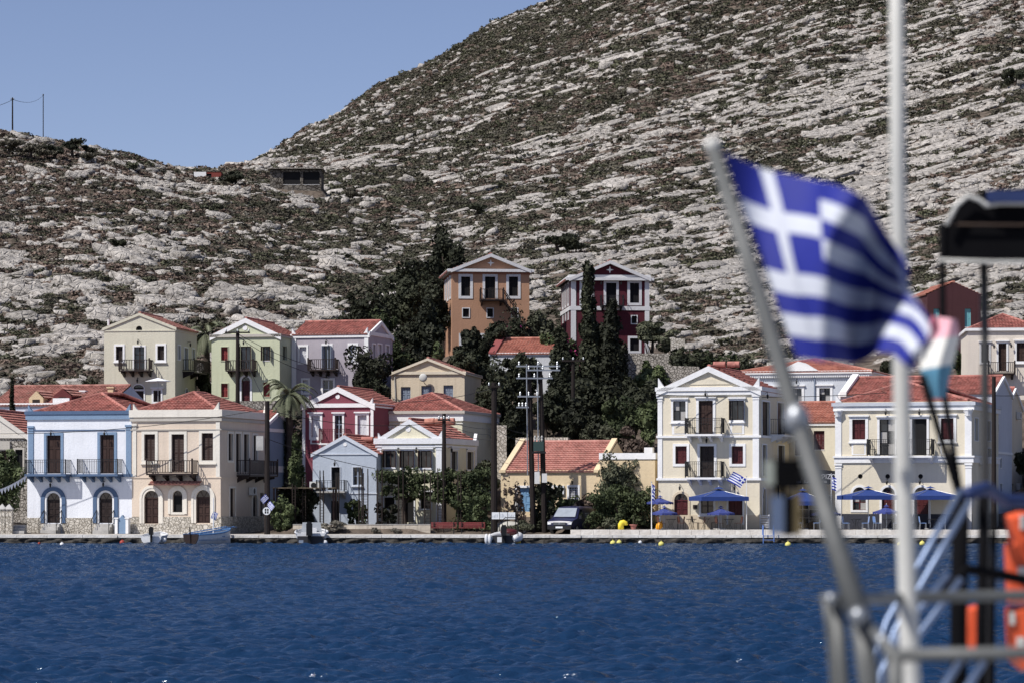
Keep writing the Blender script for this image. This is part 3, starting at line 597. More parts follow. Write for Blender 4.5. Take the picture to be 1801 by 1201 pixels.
# -- H plain cream gable
Hh=House('hill_house','weathered plain cream gabled house with grey blue shutters and a satellite dish',688,817,241,-8,735,9,plaster('oldcream',(224,208,182),0.92,0.5),plaster('oldcream2',(228,216,194)),below=4)
Hh.gable_front(Hh.z(656),Hh.z(631),m=M_roofold); Hh.rake(Hh.he,Hh.gF[1],0.14,0.22); Hh.band(653,658,None,0.14,'FR')
for p in ((705,680,722,706),(741,678,759,703),(780,677,797,703)): Hh.op('F',p,'shutter',M_greysh,sw=0.0)
a=Hh.x(746);z=Hh.z(664); mb=MB(); mb.sphere((a,-0.5,z),0.34,12,8,1,0.35,1); o=mb.build('satellite_dish',mat('dish',(0.5,0.5,0.48),0.6),Hh.root,True); MB().tube((a,-0.45,z-0.1),(a,0,z-0.4),0.03).build('dish_arm',M_steel,o)
MB().tube((Hh.x(694),-0.06,Hh.he),(Hh.x(696),-0.06,Hh.he-2.2),0.05).build('downpipe',M_concrete,Hh.root); Hh.finish()
# -- J low orange house with annex
J=House('low_house','low apricot house with long tiled roof, blue door and small grilled window',881,1055,212,-17,905,9.5,plaster('apricot',(230,208,170)),None,below=1.5)
J.gable_side(J.z(828),J.z(778,None,4.75),m=M_roofpale); J.band(826,831,J.wall,0.12,'F'); J.bar('L',0,J.depth,J.he,J.he+0.02,None,0.02)
mb=MB(); he,hr=J.gS
for sx in (0.0,J.w-0.4):
    k=(hr-he)/(J.depth/2); z=lambda y:he+0.14+min(y,J.depth-y)*k
    mb=MB(); mb.add([(sx,-0.2,he-0.1),(sx+0.4,-0.2,he-0.1),(sx+0.4,J.depth/2,hr+0.12),(sx,J.depth/2,hr+0.12),(sx,-0.2,he+0.1),(sx+0.4,-0.2,he+0.1),(sx+0.4,J.depth/2,hr+0.32),(sx,J.depth/2,hr+0.32)],[(0,1,2,3),(4,5,6,7),(0,1,5,4),(1,2,6,5),(2,3,7,6),(3,0,4,7)]); mb.build('verge',J.wall,J.root)
M_sky=mat('light_blue_paint',srgb(112,150,184),0.6,0.15,4)
J.op('F',(910,857,934,899),'panel',M_sky,sw=0.16,door=True); J.op('F',(957,856,970,882),'glass',M_sky,sw=0.16); J.op('F',(1001,856,1016,876),'grille',M_wood,sw=0.16); J.lamp('F',1008,848); J.lamp('F',925,850)
a=J.x(985); z=J.z(860.5); MB().box(a-0.32,a+0.32,-0.16,0.0,z-0.32,z+0.3).build('wall_sign',mat('sign_white',(0.66,0.69,0.72),0.5,0.04),J.root,label='white square wall sign with a teal bird and grey letters')
J.finish(); J.sign=(a,z)
J2=House('low_house','flat roofed apricot annex with white parapet beside the tall hotel',1055,1152,J.Ly+J.w*J.s-0.6,-14,915,7,J.wall,None,below=1.5)
J2.flat(J2.z(806)); J2.band(796,807,WHITE,0.05,'FRL','parapet'); J2.finish(J2.z(800)); MB().box(J2.w-0.9,J2.w-0.3,0.6,1.2,J2.he,J2.he+0.8).build('chimney',WHITE,J2.root)
# -- K grey house with red roof
K=House('hill_house','pale grey house with red verge roof half hidden by the cypress trees',862,972,252,-10,690,8,plaster('palegrey',(205,207,210)),None,below=5)
K.gable_side(K.z(622),K.z(597,None,4),m=M_roof2); K.band(620,625,WHITE,0.1,'F'); K.op('F',(873,655,897,690),'dark',sw=0.22); 
mb=MB(); he,hr=K.gS; mb.add([(-0.1,-0.2,he),(0.55,-0.2,he),(0.55,4,hr+0.12),(-0.1,4,hr+0.12),(-0.1,-0.2,he+0.16),(0.55,-0.2,he+0.16),(0.55,4,hr+0.28),(-0.1,4,hr+0.28)],[(0,1,2,3),(4,5,6,7),(0,1,5,4),(1,2,6,5),(2,3,7,6),(3,0,4,7)]); mb.build('verge',plaster('vergered',(160,84,82)),K.root); K.finish()
# -- M orange and maroon mansions
def mansion(pl,pr,Y,yaw,base,wall,lab,ev,ap,corner,win,small,door,bal,low):
    m=House('mansion',lab,pl,pr,Y,yaw,base,9,wall,plaster('mtrim',(214,214,216)),below=6,group=None)
    m.gable_front(m.z(ev),m.z(ap),over=0.45); m.rake(m.he,m.gF[1],0.24,0.45); m.band(ev-1,ev+4,None,0.4,'FRL')
    for p in win: m.op('F',p,'louvre',M_black,sw=0.24)
    m.op('F',door,'louvre',M_black,sw=0.22,door=True)
    for p in small: m.op('F',p,'dark',sw=0.08)
    for p in low: m.op('F',p,'dark',sw=0.2)
    for i in range(3):
        y0=1.2+i*2.6
        m.op('L',None,'louvre',M_wood,sw=0.2,abs_=(y0,y0+1.1,m.z(win[0][3]),m.z(win[0][1]))); m.op('L',None,'dark',sw=0.08,abs_=(y0+0.1,y0+0.8,m.z(560),m.z(547)))
    x,z=m.w/2,m.z(ap+15); mb=MB(m.mp('F')); mb.add([(x+(0.34 if i%2==0 else 0.11)*cos(PI/4*i+PI/2),z+(0.34 if i%2==0 else 0.11)*sin(PI/4*i+PI/2),-0.05) for i in range(8)],[tuple(range(8))]); mb.build('star_ornament',WHITE,m.root)
    return m
Mo=mansion(795,931,268,6,622,plaster('terracotta',(190,144,114),0.95,0.12),'orange pedimented mansion with louvred windows and outside wooden stair on the hill',475,448,False,[(811,487,827,521),(895,487,911,521)],[(814,543,825,558),(857,543,867,558),(900,543,910,558)],(853,487,871,526),None,[(811,590,822,606),(838,590,848,606)])
Mo.band(477,483,plaster('terracotta_d',(160,105,85)),0.05,'FL','frieze'); Mo.balcony('F',(843,510,884,528),1.2,M_wood,M_wood,0.12,wood=True,brk=2,pitch=0.35)
x0=Mo.x(884); z0_=Mo.z(529); x1=Mo.x(906); z1_=Mo.z(560)
mb=MB(); 
for d in (-1.2,-0.2): mb.tube((x0,d,z0_),(x1,d,z1_),0.07,0.07,6); mb.tube((x0,d,z0_+0.9),(x1,d,z1_+0.9),0.045,0.045,6)
for i in range(9):
    t=i/8; X=x0+(x1-x0)*t; Z=z0_+(z1_-z0_)*t; mb.box(X-0.14,X+0.14,-1.2,-0.2,Z-0.03,Z+0.03)
    if i%2==0: mb.tube((X,-1.2,Z),(X,-1.2,Z+0.9),0.035,0.035,6)
mb.tube((x1,-1.15,z1_),(x1,-1.15,z1_-2.8),0.08,0.08,6); mb.build('stair',M_wood,Mo.root); Mo.finish()
Mm=mansion(1003,1142,267,4.4,628,plaster('burgundy',(92,36,48),1.0,0.12),'burgundy mansion with white pilasters and pediment above the cypress trees',490,460,True,[(1024,498,1040,533),(1108,498,1124,533)],[(1111,556,1120,569)],(1066,498,1084,537),None,[(1108,595,1124,617)])
Mm.band(490,494,None,0.3,'FRL'); Mm.band(484,492,None,0.12,'FRL','frieze'); Mm.pil(1004,1013,494,None,cap=False); Mm.pil(1134,1142,494,None,cap=False); Mm.band(539,546,None,0.08,'FL','string_course')
Mm.balcony('F',(1055,521,1095,538),1.1,M_iron,M_iron,0.1,brk=2,pitch=0.25); Mm.lamp('F',1057,499); Mm.lamp('F',1092,499); Mm.finish()
# -- N hotel
N_=House('hotel','tall three storey cream hotel with white pediment and two iron balconies above blue parasols',1158,1336,207,-16,930,11,plaster('hotelcream',(228,218,195)),plaster('hotelwhite',(236,236,236)),below=0.5)
N_.gable_front(N_.z(686),N_.z(645),m=M_roof); N_.rake(N_.he,N_.gF[1],0.34,0.2); 
he,hr=N_.gF; N_.band(680,687,None,0.2); N_.band(688,694,None,0.12,name='architrave'); N_.band(765,769,None,0.12,name='string_course'); N_.band(840,844,None,0.12,name='string_course')
mb=MB(N_.mp('F')); k=(hr-he)/(N_.w/2); i_=1.5; q=[(i_,he+0.42),(N_.w-i_,he+0.42),(N_.w/2,hr-0.8)]; mb.add([(a,b,-0.06) for a,b in q]+[(a,b,0.01) for a,b in q],[(0,1,2),(0,3,4,1),(1,4,5,2),(2,5,3,0)]); mb.build('tympanum',N_.wall,N_.root)
N_.pil(1157,1165,696,840); N_.pil(1324,1335,694,840)
for p in ((1184,705,1206,739),(1286,704,1307,738)):
    N_.op('F',p,'curtain' if p[0]<1200 else 'open',M_iron if p[0]<1200 else M_wood,sw=0.14,sill=True,head=True); N_.bar('F',N_.x(p[0]-2),N_.x(p[2]+2),N_.z(763),N_.z(745),None,0.03); N_.bar('F',N_.x(p[0]+2),N_.x(p[2]-2),N_.z(761),N_.z(748),N_.wall,0.05)
for p in ((1188,784,1208,815),(1287,784,1307,815)): N_.op('F',p,'shutter',M_mar,sw=0.18)
N_.op('F',(1229,704,1254,763),'panel',M_brown,sw=0.18,head=True,door=True); N_.op('F',(1231,784,1256,839),'panel',M_wood,sw=0.18,door=True)
for p in ((1210,735,1275,763),(1210,811,1274,839)): N_.balcony('F',p,1.0,M_iron,None,0.14,brk=4)
for q in ((1242,694),(1244,775),(1197,858),(1293,858)): N_.lamp('F',*q)
N_.op('F',(1186,867,1210,920),'panel',M_mar,arch=True,sw=0.15,sur=plaster('sandtrim',(214,198,172)),door=True); N_.op('F',(1233,876,1255,902),'glass',M_wood,sw=0.14,sill=True); N_.op('F',(1281,876,1306,922),'panel',M_mar,sw=0.12,door=True)
for p in ((1340,706,1353,765),(1367,708,1378,765),(1341,782,1348,836),(1368,783,1379,836)): N_.op('R',p,'shutter',M_wood,sw=0.1,door=True)
N_.op('R',(1341,858,1347,905),'dark',arch=True,sw=0.06); N_.balcony('R',(1355,738,1386,765),1.0,M_iron,None,0.14,brk=4); N_.lamp('R',1343,697)
N_.horn(0.0,N_.z(680),r=0.5); N_.horn(N_.w,N_.z(680),sg=-1,r=0.5); tank(N_,N_.w*0.5,1.6,hr+0.22,2); N_.finish()
N_.bar('F',0,N_.w,-0.4,N_.z(905),plaster('sandtrim',(214,198,172)),0.025,'dado'); MB().box(N_.x(1219),N_.x(1226),-0.05,0,N_.z(894),N_.z(887)).build('plaque',M_wood,N_.root)
# -- O recessed cream building with black sign
O_=House('town_house','plain cream building with red shuttered window and black sign board between the two hotels',1386,1473,216,-16,928,8,plaster('cream2',(230,222,200)),None,below=0.5)
O_.gable_side(O_.z(742),O_.z(709,None,4),m=M_roof2); O_.band(741,748,WHITE,0.1,'F'); O_.op('F',(1431,757,1450,790),'louvre',M_mar,sw=0.0,leaves=3); O_.op('F',(1398,760,1408,800),'louvre',M_mar,sw=0.0)
O_.op('F',(1404,880,1440,925),'curtain',M_whsh,sw=0.1); O_.op('F',(1448,872,1464,926),'dark',sw=0.1,door=True); O_.finish()
# -- P pale grey house behind
P_=House('hill_house','pale grey pedimented house with dentil cornice and hipped roof behind the hotels',1300,1530,236,-16,790,11,plaster('coolgrey',(206,211,218)),WHITE,below=3)
P_.hip(P_.z(655),P_.z(632,None,5),m=M_roof2,over=0.3); P_.band(652,657,None,0.3,'FR'); P_.band(657,662,None,0.14,name='frieze')
mb=MB(P_.mp('F')); z=P_.z(663)
for i in range(60): a=P_.w*(i+0.5)/60; mb.box(a-0.05,a+0.05,z-0.02,z+0.16,-0.2,-0.14)
mb.build('dentils',WHITE,P_.root)
xc=P_.x(1405); zb=P_.z(652); mb=MB(P_.mp('F')); q=[(xc-1.6,zb),(xc+1.6,zb),(xc,zb+0.75)]; mb.add([(a,b,-0.35) for a,b in q]+[(a,b,3.0) for a,b in q],[(0,1,2),(0,3,4,1),(1,4,5,2),(2,5,3,0)]); mb.build('pediment',WHITE,P_.root)
for p in ((1394,683,1410,706),(1441,682,1460,705),(1355,684,1371,706)): P_.op('F',p,'curtain',M_iron,sw=0.2,head=True)
MB().tube((P_.x(1433),-0.08,P_.z(660)),(P_.x(1433),-0.08,P_.z(720)),0.06).build('downpipe',M_greysh,P_.root); P_.lamp('F',1402,672); P_.finish()
# -- Q right hotel
Q=House('hotel','cream hotel with white corner pilasters, porthole vents and a long shared iron balcony',1470,1710,209,-18,929,12,N_.wall,N_.trim,below=0.5)
Q.hip(Q.z(706),Q.z(672,None,5),inset=0.3,r0=(Q.w*0.42,5),r1=(Q.w*0.58,5)) if Q.w<12 else Q.hip(Q.z(706),Q.z(668,None,5),inset=0.3)
Q.band(707,713,plaster('greytrim2',(198,203,212)),0.26); Q.band(713,721,None,0.16,name='architrave'); Q.band(803,813,None,0.1,name='string_course'); Q.band(801,804,None,0.18,name='fillet')
Q.pil(1469,1480,724,802); Q.pil(1697,1709,722,802); Q.pil(1469,1480,814,None,cap=True); Q.pil(1698,1709,814,None,cap=True)
for p in ((1499,737,1522,772),(1655,735,1677,772)):
    Q.op('F',p,'shutter',M_mar,sw=0.2,head=True,sill=True); Q.bar('F',Q.x(p[0]-1),Q.x(p[2]+1),Q.z(799),Q.z(778),None,0.04); Q.bar('F',Q.x(p[0]+2),Q.x(p[2]-2),Q.z(797),Q.z(780),Q.wall,0.06)
for p in ((1547,737,1574,800),(1604,736,1630,800)): Q.op('F',p,'curtain' if p[0]<1580 else 'dark',M_iron,sw=0.16,head=True,door=True)
Q.balcony('F',(1530,772,1644,801),1.15,M_iron,None,0.14,brk=4)
for q in (1513,1561,1619): Q.circ('F',q,837,0.17)
for q in ((1561,848),(1619,848),(1559,726),(1618,726)): Q.lamp('F',*q)
for p in ((1500,856,1523,896),(1551,856,1574,920),(1608,856,1633,920)): Q.op('F',p,'curtain' if p[0]<1520 else 'panel',M_mar,arch=True,sw=0.16,door=p[3]>900)
for p in ((1714,735,1720,774),(1736,740,1742,775),(1737,788,1743,805)): Q.op('R',p,'shutter',M_greysh if p[0]<1720 else M_wood,sw=0.06)
Q.aircon('R',1723,810); Q.bar('F',0,Q.w,-0.4,Q.z(903),plaster('darkdado',(70,72,82)),0.025,'dado'); Q.horn(0.0,Q.z(706),r=0.45); Q.finish(Q.z(706))
for px in (1475,1704):
    a=Q.x(px); z=Q.z(723); mb=MB(); mb.lathe([(0.2,-0.34),(0.24,-0.2),(0.3,-0.02),(0.36,0.05),(0.36,0.12)],8,(a,-0.12,z)); mb.build('capital',WHITE,Q.root)
Q2=House('row_house','white house with long tile roof and scrolled gable end behind the right hotel',1478,1748,222,-18,900,9,plaster('lavwhite',(208,212,222)),WHITE,below=2)
Q2.gable_side(Q2.z(692),Q2.z(664,None,4.5)); Q2.rake(Q2.he,Q2.gS[1],0.2,0.15,face='R'); Q2.rake(Q2.he,Q2.gS[1],0.3,0.15,face='L'); Q2.bar('R',0,Q2.depth,Q2.zs(798,4),Q2.zs(794,4),None,0.06)
for p in ((1753,745,1756,760),(1758,805,1761,822),(1758,850,1762,872)): Q2.op('R',p,'dark',sw=0.06)
Q2.finish()
he,hr=Q2.gS
mb=MB(); k=(hr-he)/(Q2.depth/2); mb.add([(0.0,-0.25,he-0.15),(0.5,-0.25,he-0.15),(0.5,4.5,hr),(0.0,4.5,hr),(0.0,-0.25,he+0.2),(0.5,-0.25,he+0.2),(0.5,4.5,hr+0.36),(0.0,4.5,hr+0.36)],[(0,1,2,3),(4,5,6,7),(0,1,5,4),(1,2,6,5),(2,3,7,6),(3,0,4,7)]); mb.build('verge',WHITE,Q2.root)
Q3=House('row_house','narrow beige gabled house with air conditioner at the end of the terrace',1600,1772,233,-18,890,8,plaster('beige3',(222,210,188)),WHITE,below=2)
Q3.gable_side(Q3.z(715),Q3.z(684,None,4)); Q3.rake(Q3.he,Q3.gS[1],0.2,0.12,face='R'); Q3.op('R',(1778,850,1783,862),'dark',sw=0.0); Q3.aircon('R',1788,730); Q3.aircon('R',1788,855); Q3.finish()
# -- R upper right houses
Rr=House('hill_house','cream house with dark wooden balcony and red roof above the right terrace',1702,1835,247,-5,700,9,plaster('cream4',(230,220,206)),None,below=5)
Rr.hip(Rr.z(580),Rr.z(556,None,4.5)); Rr.band(577,582,None,0.2,'FRL'); Rr.op('F',(1726,605,1739,637),'louvre',M_wood,sw=0.16,head=True); Rr.op('F',(1756,604,1770,652),'louvre',M_brown,sw=0.16,head=True,door=True); Rr.op('F',(1788,603,1804,635),'louvre',M_brown,sw=0.16,head=True,sill=True)
Rr.balcony('F',(1737,637,1784,656),0.9,M_wood,M_wood,0.12,wood=True,brk=3,pitch=0.18); Rr.lamp('F',1748,610); Rr.lamp('F',1778,609); Rr.finish()
R2=House('hill_house','dark maroon gabled house with turquoise shutters on the slope',1631,1725,278,6,622,9,plaster('darkmaroon',(90,56,60),0.95,0.5),None,below=6)
R2.gable_front(R2.z(518),R2.z(497),m=M_roof2); M_turq=mat('turquoise',srgb(130,190,196),0.6,0.1,4); R2.op('F',(1642,543,1653,570),'shutter',M_turq,sw=0.0); R2.op('F',(1697,543,1708,575),'shutter',M_turq,sw=0.0); R2.finish()
# -- saddle huts
Hut=House('stone_hut','low flat roofed stone and timber hut on the saddle of the hill',475,565,560,0,326,8,stone_mat('ruin_stone',(0.10,0.09,0.08),(0.22,0.2,0.17),(0.03,0.025,0.02),1.6),None,below=4); Hut.flat(Hut.z(298),M_drystone)
Hut.op('F',(498,303,528,325),'dark',sw=0.0,door=True); Hut.op('F',(533,303,562,325),'dark',sw=0.0,door=True); Hut.finish(); MB().box(-0.5,Hut.w+0.4,-0.8,Hut.depth,Hut.he,Hut.he+0.2).build('roof_slab',M_drystone,Hut.root)
Hut2=House('shed','small red and white shed on the skyline of the saddle',341,389,608,0,316,6,plaster('shedred',(150,70,62)),None,below=4); Hut2.flat(Hut2.z(303),M_concrete); Hut2.bar('F',0,Hut2.w*0.45,0,Hut2.he,WHITE,0.1,'white_panel'); Hut2.op('F',(362,306,372,315),'dark',sw=0.0); Hut2.finish()
# ---------------------------------------------------------------- terrain
QZ=0.58
KY=np.array([203,207.5,222,240,262,285,330,420,520,640,800,1000,1250,1700.])
KP=np.array([-700,0,160,300,430,560,700,920,1200,1500,1801,2600.])
KT=np.array([
 [940,937,900,725,650,590,515,400,310,236,300,360,420,500],
 [940,937,900,725,650,590,515,400,312,240,300,360,420,500],
 [940,937,900,720,645,585,515,400,325,266,310,360,420,500],
 [940,937,895,720,650,590,522,415,350,306,340,380,430,500],
 [940,937,890,725,655,595,530,425,355,308,297,291,380,500],
 [940,937,885,750,675,605,540,445,372,312,262,214,300,450],
 [940,937,880,765,690,610,545,445,362,288,206,130,230,400],
 [940,937,880,770,705,620,548,432,330,235,118,0,120,300],
 [940,937,880,775,695,622,545,420,290,150,0,-160,0,200],
 [940,937,880,775,685,612,532,390,240,70,-120,-330,-150,50],
 [940,937,880,765,672,592,502,350,180,0,-220,-480,-300,-50],
 [940,937,880,765,672,592,502,350,180,0,-220,-480,-300,-50.]])
def base_h(X,Y):
    out=0; ws=0
    for k,wt in ((0.95,1),(0.975,2),(1,3),(1.025,2),(1.05,1)):
        Yk=np.clip(Y*k,203,1700); px=HX+F*X/np.maximum(Y,1)
        pi=np.clip(np.interp(px,KP,np.arange(len(KP))),0,len(KP)-1.001); yi=np.clip(np.interp(Yk,KY,np.arange(len(KY))),0,len(KY)-1.001)
        p0=pi.astype(int); y0=yi.astype(int); a=pi-p0; b=yi-y0; a=a*a*(3-2*a)*0.5+a*0.5
        py=(KT[p0,y0]*(1-a)+KT[p0+1,y0]*a)*(1-b)+(KT[p0,y0+1]*(1-a)+KT[p0+1,y0+1]*a)*b
        out=out+wt*(H-(py-HY)*Yk/F); ws+=wt
    return out/ws
PADS=[]
for h in HOUSES: PADS.append((h.Lx,h.Ly,h.c,h.s,h.w,h.depth,h.z0-0.12,3.0 if h.Ly<235 else (3.5 if h.Ly<400 else 1.5)))
def padbox(px0,px1,Y0,Y1,z,soft=2.0): x0=XY(px0,Y0); x1=XY(px1,Y0); PADS.append((x0,Y0,1,0,x1-x0,Y1-Y0,z,soft))
padbox(518,760,207.3,214,1.16,0.5); padbox(1010,1830,203.5,212,0.90,2.0); padbox(-200,470,203.2,207,QZ-0.02,1.5); padbox(760,1000,203.2,207.5,QZ,2.0)
def terr(X,Y):
    Z=base_h(X,Y)
    far=np.clip((Y-262)/80,0,1)
    Z=Z+far*((fbm(X/55+3,Y/90+1,3,5)-0.5)*5.0*np.clip(Y/500,0.3,1.4)+(fbm(X/9,Y/16,3,9)-0.5)*1.7)+np.clip((Y-215)/20,0,1)*(fbm(X/6,Y/8,2,19)-0.5)*0.5
    wsum=0*X; zt=0*X; mx=0*X
    for (lx,ly,c,s_,w_,d_,z_,soft) in PADS:
        a=(X-lx)*c+(Y-ly)*s_; b=-(X-lx)*s_+(Y-ly)*c
        d=np.hypot(np.maximum(np.maximum(-a,a-w_),0),np.maximum(np.maximum(-b,b-d_),0)); q=np.clip(1-d/soft,0,1); q=q*q*(3-2*q)
        q4=q**3+1e-9*(q>0); wsum=wsum+q4; zt=zt+q4*z_; mx=np.maximum(mx,q)
    zt=np.where(wsum>0,zt/np.maximum(wsum,1e-12),Z)
    Z=Z*(1-mx)+zt*mx; px=HX+F*X/np.maximum(Y,1)
    return np.where(Y<206.95,np.minimum(Z,np.where(px>1004,0.88,QZ-0.04)),Z), mx
def bedn(X,Y):
    # bedding plane tilt: level on the left slope, dipping on the mountain
    px=HX+F*X/np.maximum(Y,1); t=np.clip((px-480)/350,0,1); a=np.radians(16)*t
    return -np.sin(a),np.cos(a),t
def rock_raw(X,Y,Z):
    sx,cz,t=bedn(X,Y); w_=sx*X+cz*Z-0.06*Y*(1-t); al=cz*X-sx*Z+0.25*Y
    big=fbm(X/34+5,Y/55,3,31); band=fbm(al/9,w_/0.55,3,41); bl=fbm(X/2.6,Y/6,3,51)
    return band*(0.3+0.4*t)+bl*(0.7-0.4*t)+(big-0.5)*0.42, t
_rg=np.random.default_rng(1); _Y=_rg.uniform(240,1000,40000); _X=_rg.uniform(-0.18,0.18,40000)*_Y; _Z,_=terr(_X,_Y); _q,_t=rock_raw(_X,_Y,_Z); Q_L=np.sort(_q[_t<0.5]); Q_R=np.sort(_q[_t>=0.5])
def rockf(X,Y,Z):
    """0.5 and above is bare limestone; share of bare rock differs from place to place"""
    q,t=rock_raw(X,Y,Z); sh=q.shape; q=q.ravel(); tt=t.ravel()
    u=np.where(tt<0.5,np.searchsorted(Q_L,q)/len(Q_L),np.searchsorted(Q_R,q)/len(Q_R)).reshape(sh)
    px=HX+F*X/np.maximum(Y,1); e=HY-F*(Z-H)/np.maximum(Y,1)
    left=np.interp(e,[230,300,370,440,520,600,700],[0.12,0.16,0.20,0.30,0.50,0.50,0.40])
    d=e+(px-900)*0.36
    right=np.interp(d,[-100,150,230,290,370,480,700],[0.05,0.055,0.10,0.19,0.28,0.36,0.36])
    k=np.clip((px-470)/250,0,1); cov=left*(1-k)+right*k
    return (u-(1-cov))*0.6+0.5
uu=np.concatenate([np.linspace(-0.5,-0.2,14)[:-1],np.linspace(-0.2,0.2,620),np.linspace(0.2,0.5,14)[1:]])
yy=np.concatenate([np.linspace(203.2,285,130)[:-1],285*(1250/285)**(np.linspace(0,1,330)),[1400,1700]])
UU,YY=np.meshgrid(uu,yy); XX=UU*YY; ZZ,PM=terr(XX,YY); RK=rockf(XX,YY,ZZ)
sx,cz,t_=bedn(XX,YY); w_=sx*XX+cz*ZZ; al=cz*XX-sx*ZZ+0.25*YY
mask=np.clip((RK-0.5)/0.05,0,1)*np.clip((YY-250)/30,0,1)*(1-PM)
saw=np.mod(w_/1.3+fbm(al/10,w_/3,3,61)*1.6,1.0)
ZZ2=ZZ+mask*(0.0+0.3*saw*(0.2+0.8*t_)+(fbm(XX/0.9,YY/1.8,3,71)-0.5)*0.5)
nr,ncl=XX.shape; idx=np.arange(nr*ncl).reshape(nr,ncl)
quads=np.stack([idx[:-1,:-1],idx[:-1,1:],idx[1:,1:],idx[1:,:-1]],-1).reshape(-1,4)
me=arrmesh('hillside',np.stack([XX,YY,ZZ2],-1).reshape(-1,3),quads)
at=me.attributes.new('rock','FLOAT','POINT'); at.data.foreach_set('value',(mask).ravel().astype(np.float32))
def hill_mat():
    m=bpy.data.materials.new('hillside_ground'); m.use_nodes=True; t=m.node_tree; N=t.nodes; L=t.links; b=N['Principled BSDF']; b.inputs['Roughness'].default_value=0.95; b.inputs['Specular IOR Level'].default_value=0.1
    g=N.new('ShaderNodeNewGeometry'); a=N.new('ShaderNodeAttribute'); a.attribute_name='rock'
    n=N.new('ShaderNodeTexNoise'); n.inputs['Scale'].default_value=0.9; n.inputs['Detail'].default_value=6; L.new(g.outputs['Position'],n.inputs['Vector'])
    r=N.new('ShaderNodeValToRGB'); r.color_ramp.elements[0].position=0.35; r.color_ramp.elements[0].color=(0.075,0.06,0.048,1); r.color_ramp.elements[1].position=0.7; r.color_ramp.elements[1].color=(0.19,0.155,0.125,1); L.new(n.outputs['Fac'],r.inputs[0])
    n2=N.new('ShaderNodeTexNoise'); n2.inputs['Scale'].default_value=1.7; n2.inputs['Detail'].default_value=7; n2.inputs['Roughness'].default_value=0.7; L.new(g.outputs['Position'],n2.inputs['Vector'])
    r2=N.new('ShaderNodeValToRGB'); r2.color_ramp.elements[0].position=0.32; r2.color_ramp.elements[0].color=(0.17,0.15,0.135,1); r2.color_ramp.elements[1].position=0.6; r2.color_ramp.elements[1].color=(0.47,0.43,0.385,1); L.new(n2.outputs['Fac'],r2.inputs[0])
    ad=N.new('ShaderNodeMath'); ad.operation='ADD'; L.new(a.outputs['Fac'],ad.inputs[0]); s=N.new('ShaderNodeMath'); s.operation='MULTIPLY_ADD'; s.inputs[1].default_value=1.6; s.inputs[2].default_value=-0.85; L.new(n2.outputs['Fac'],s.inputs[0]); L.new(s.outputs[0],ad.inputs[1])
    mr=N.new('ShaderNodeMapRange'); mr.inputs[1].default_value=0.5; mr.inputs[2].default_value=0.8; L.new(ad.outputs[0],mr.inputs[0])
    mx=N.new('ShaderNodeMix'); mx.data_type='RGBA'; L.new(mr.outputs[0],mx.inputs[0]); L.new(r.outputs[0],mx.inputs[6]); L.new(r2.outputs[0],mx.inputs[7]); L.new(mx.outputs[2],b.inputs['Base Color'])
    bp=N.new('ShaderNodeBump'); bp.inputs['Strength'].default_value=0.9; bp.inputs['Distance'].default_value=0.4; L.new(n2.outputs['Fac'],bp.inputs['Height']); L.new(bp.outputs[0],b.inputs['Normal']); return m
HILL=mkobj('hillside',me,hill_mat(),kind='structure')
def tz(X,Y):
    z,_=terr(np.array([float(X)]),np.array([float(Y)])); return float(z[0])
# ---- rocks and scrub scattered on the hillside
def rock_mat():
    m=bpy.data.materials.new('limestone'); m.use_nodes=True; t=m.node_tree; N=t.nodes; L=t.links; b=N['Principled BSDF']; b.inputs['Roughness'].default_value=0.93; b.inputs['Specular IOR Level'].default_value=0.1
    g=N.new('ShaderNodeNewGeometry'); n=N.new('ShaderNodeTexNoise'); n.inputs['Scale'].default_value=1.3; n.inputs['Detail'].default_value=8; n.inputs['Roughness'].default_value=0.72; L.new(g.outputs['Position'],n.inputs['Vector'])
    r=N.new('ShaderNodeValToRGB'); e=r.color_ramp.elements; e[0].position=0.34; e[0].color=(0.15,0.14,0.128,1); e[1].position=0.5; e[1].color=(0.46,0.43,0.395,1); q=e.new(0.68); q.color=(0.62,0.585,0.54,1)
    L.new(n.outputs['Fac'],r.inputs[0]); oi=N.new('ShaderNodeObjectInfo'); mr=N.new('ShaderNodeMapRange'); mr.inputs[3].default_value=0.72; mr.inputs[4].default_value=1.06; L.new(oi.outputs['Random'],mr.inputs[0])
    mu=N.new('ShaderNodeVectorMath'); mu.operation='SCALE'; L.new(r.outputs[0],mu.inputs[0]); L.new(mr.outputs[0],mu.inputs['Scale']); L.new(mu.outputs[0],b.inputs['Base Color'])
    v=N.new('ShaderNodeTexVoronoi'); v.feature='DISTANCE_TO_EDGE'; v.inputs['Scale'].default_value=0.8; L.new(g.outputs['Position'],v.inputs['Vector'])
    mr2=N.new('ShaderNodeMapRange'); mr2.inputs[2].default_value=0.08; L.new(v.outputs['Distance'],mr2.inputs[0]); ad=N.new('ShaderNodeMath'); ad.operation='MULTIPLY_ADD'; ad.inputs[1].default_value=0.4; L.new(mr2.outputs[0],ad.inputs[0]); L.new(n.outputs['Fac'],ad.inputs[2])
    bp=N.new('ShaderNodeBump'); bp.inputs['Strength'].default_value=1.0; bp.inputs['Distance'].default_value=0.45; L.new(ad.outputs[0],bp.inputs['Height']); L.new(bp.outputs[0],b.inputs['Normal']); return m
M_rock=rock_mat()
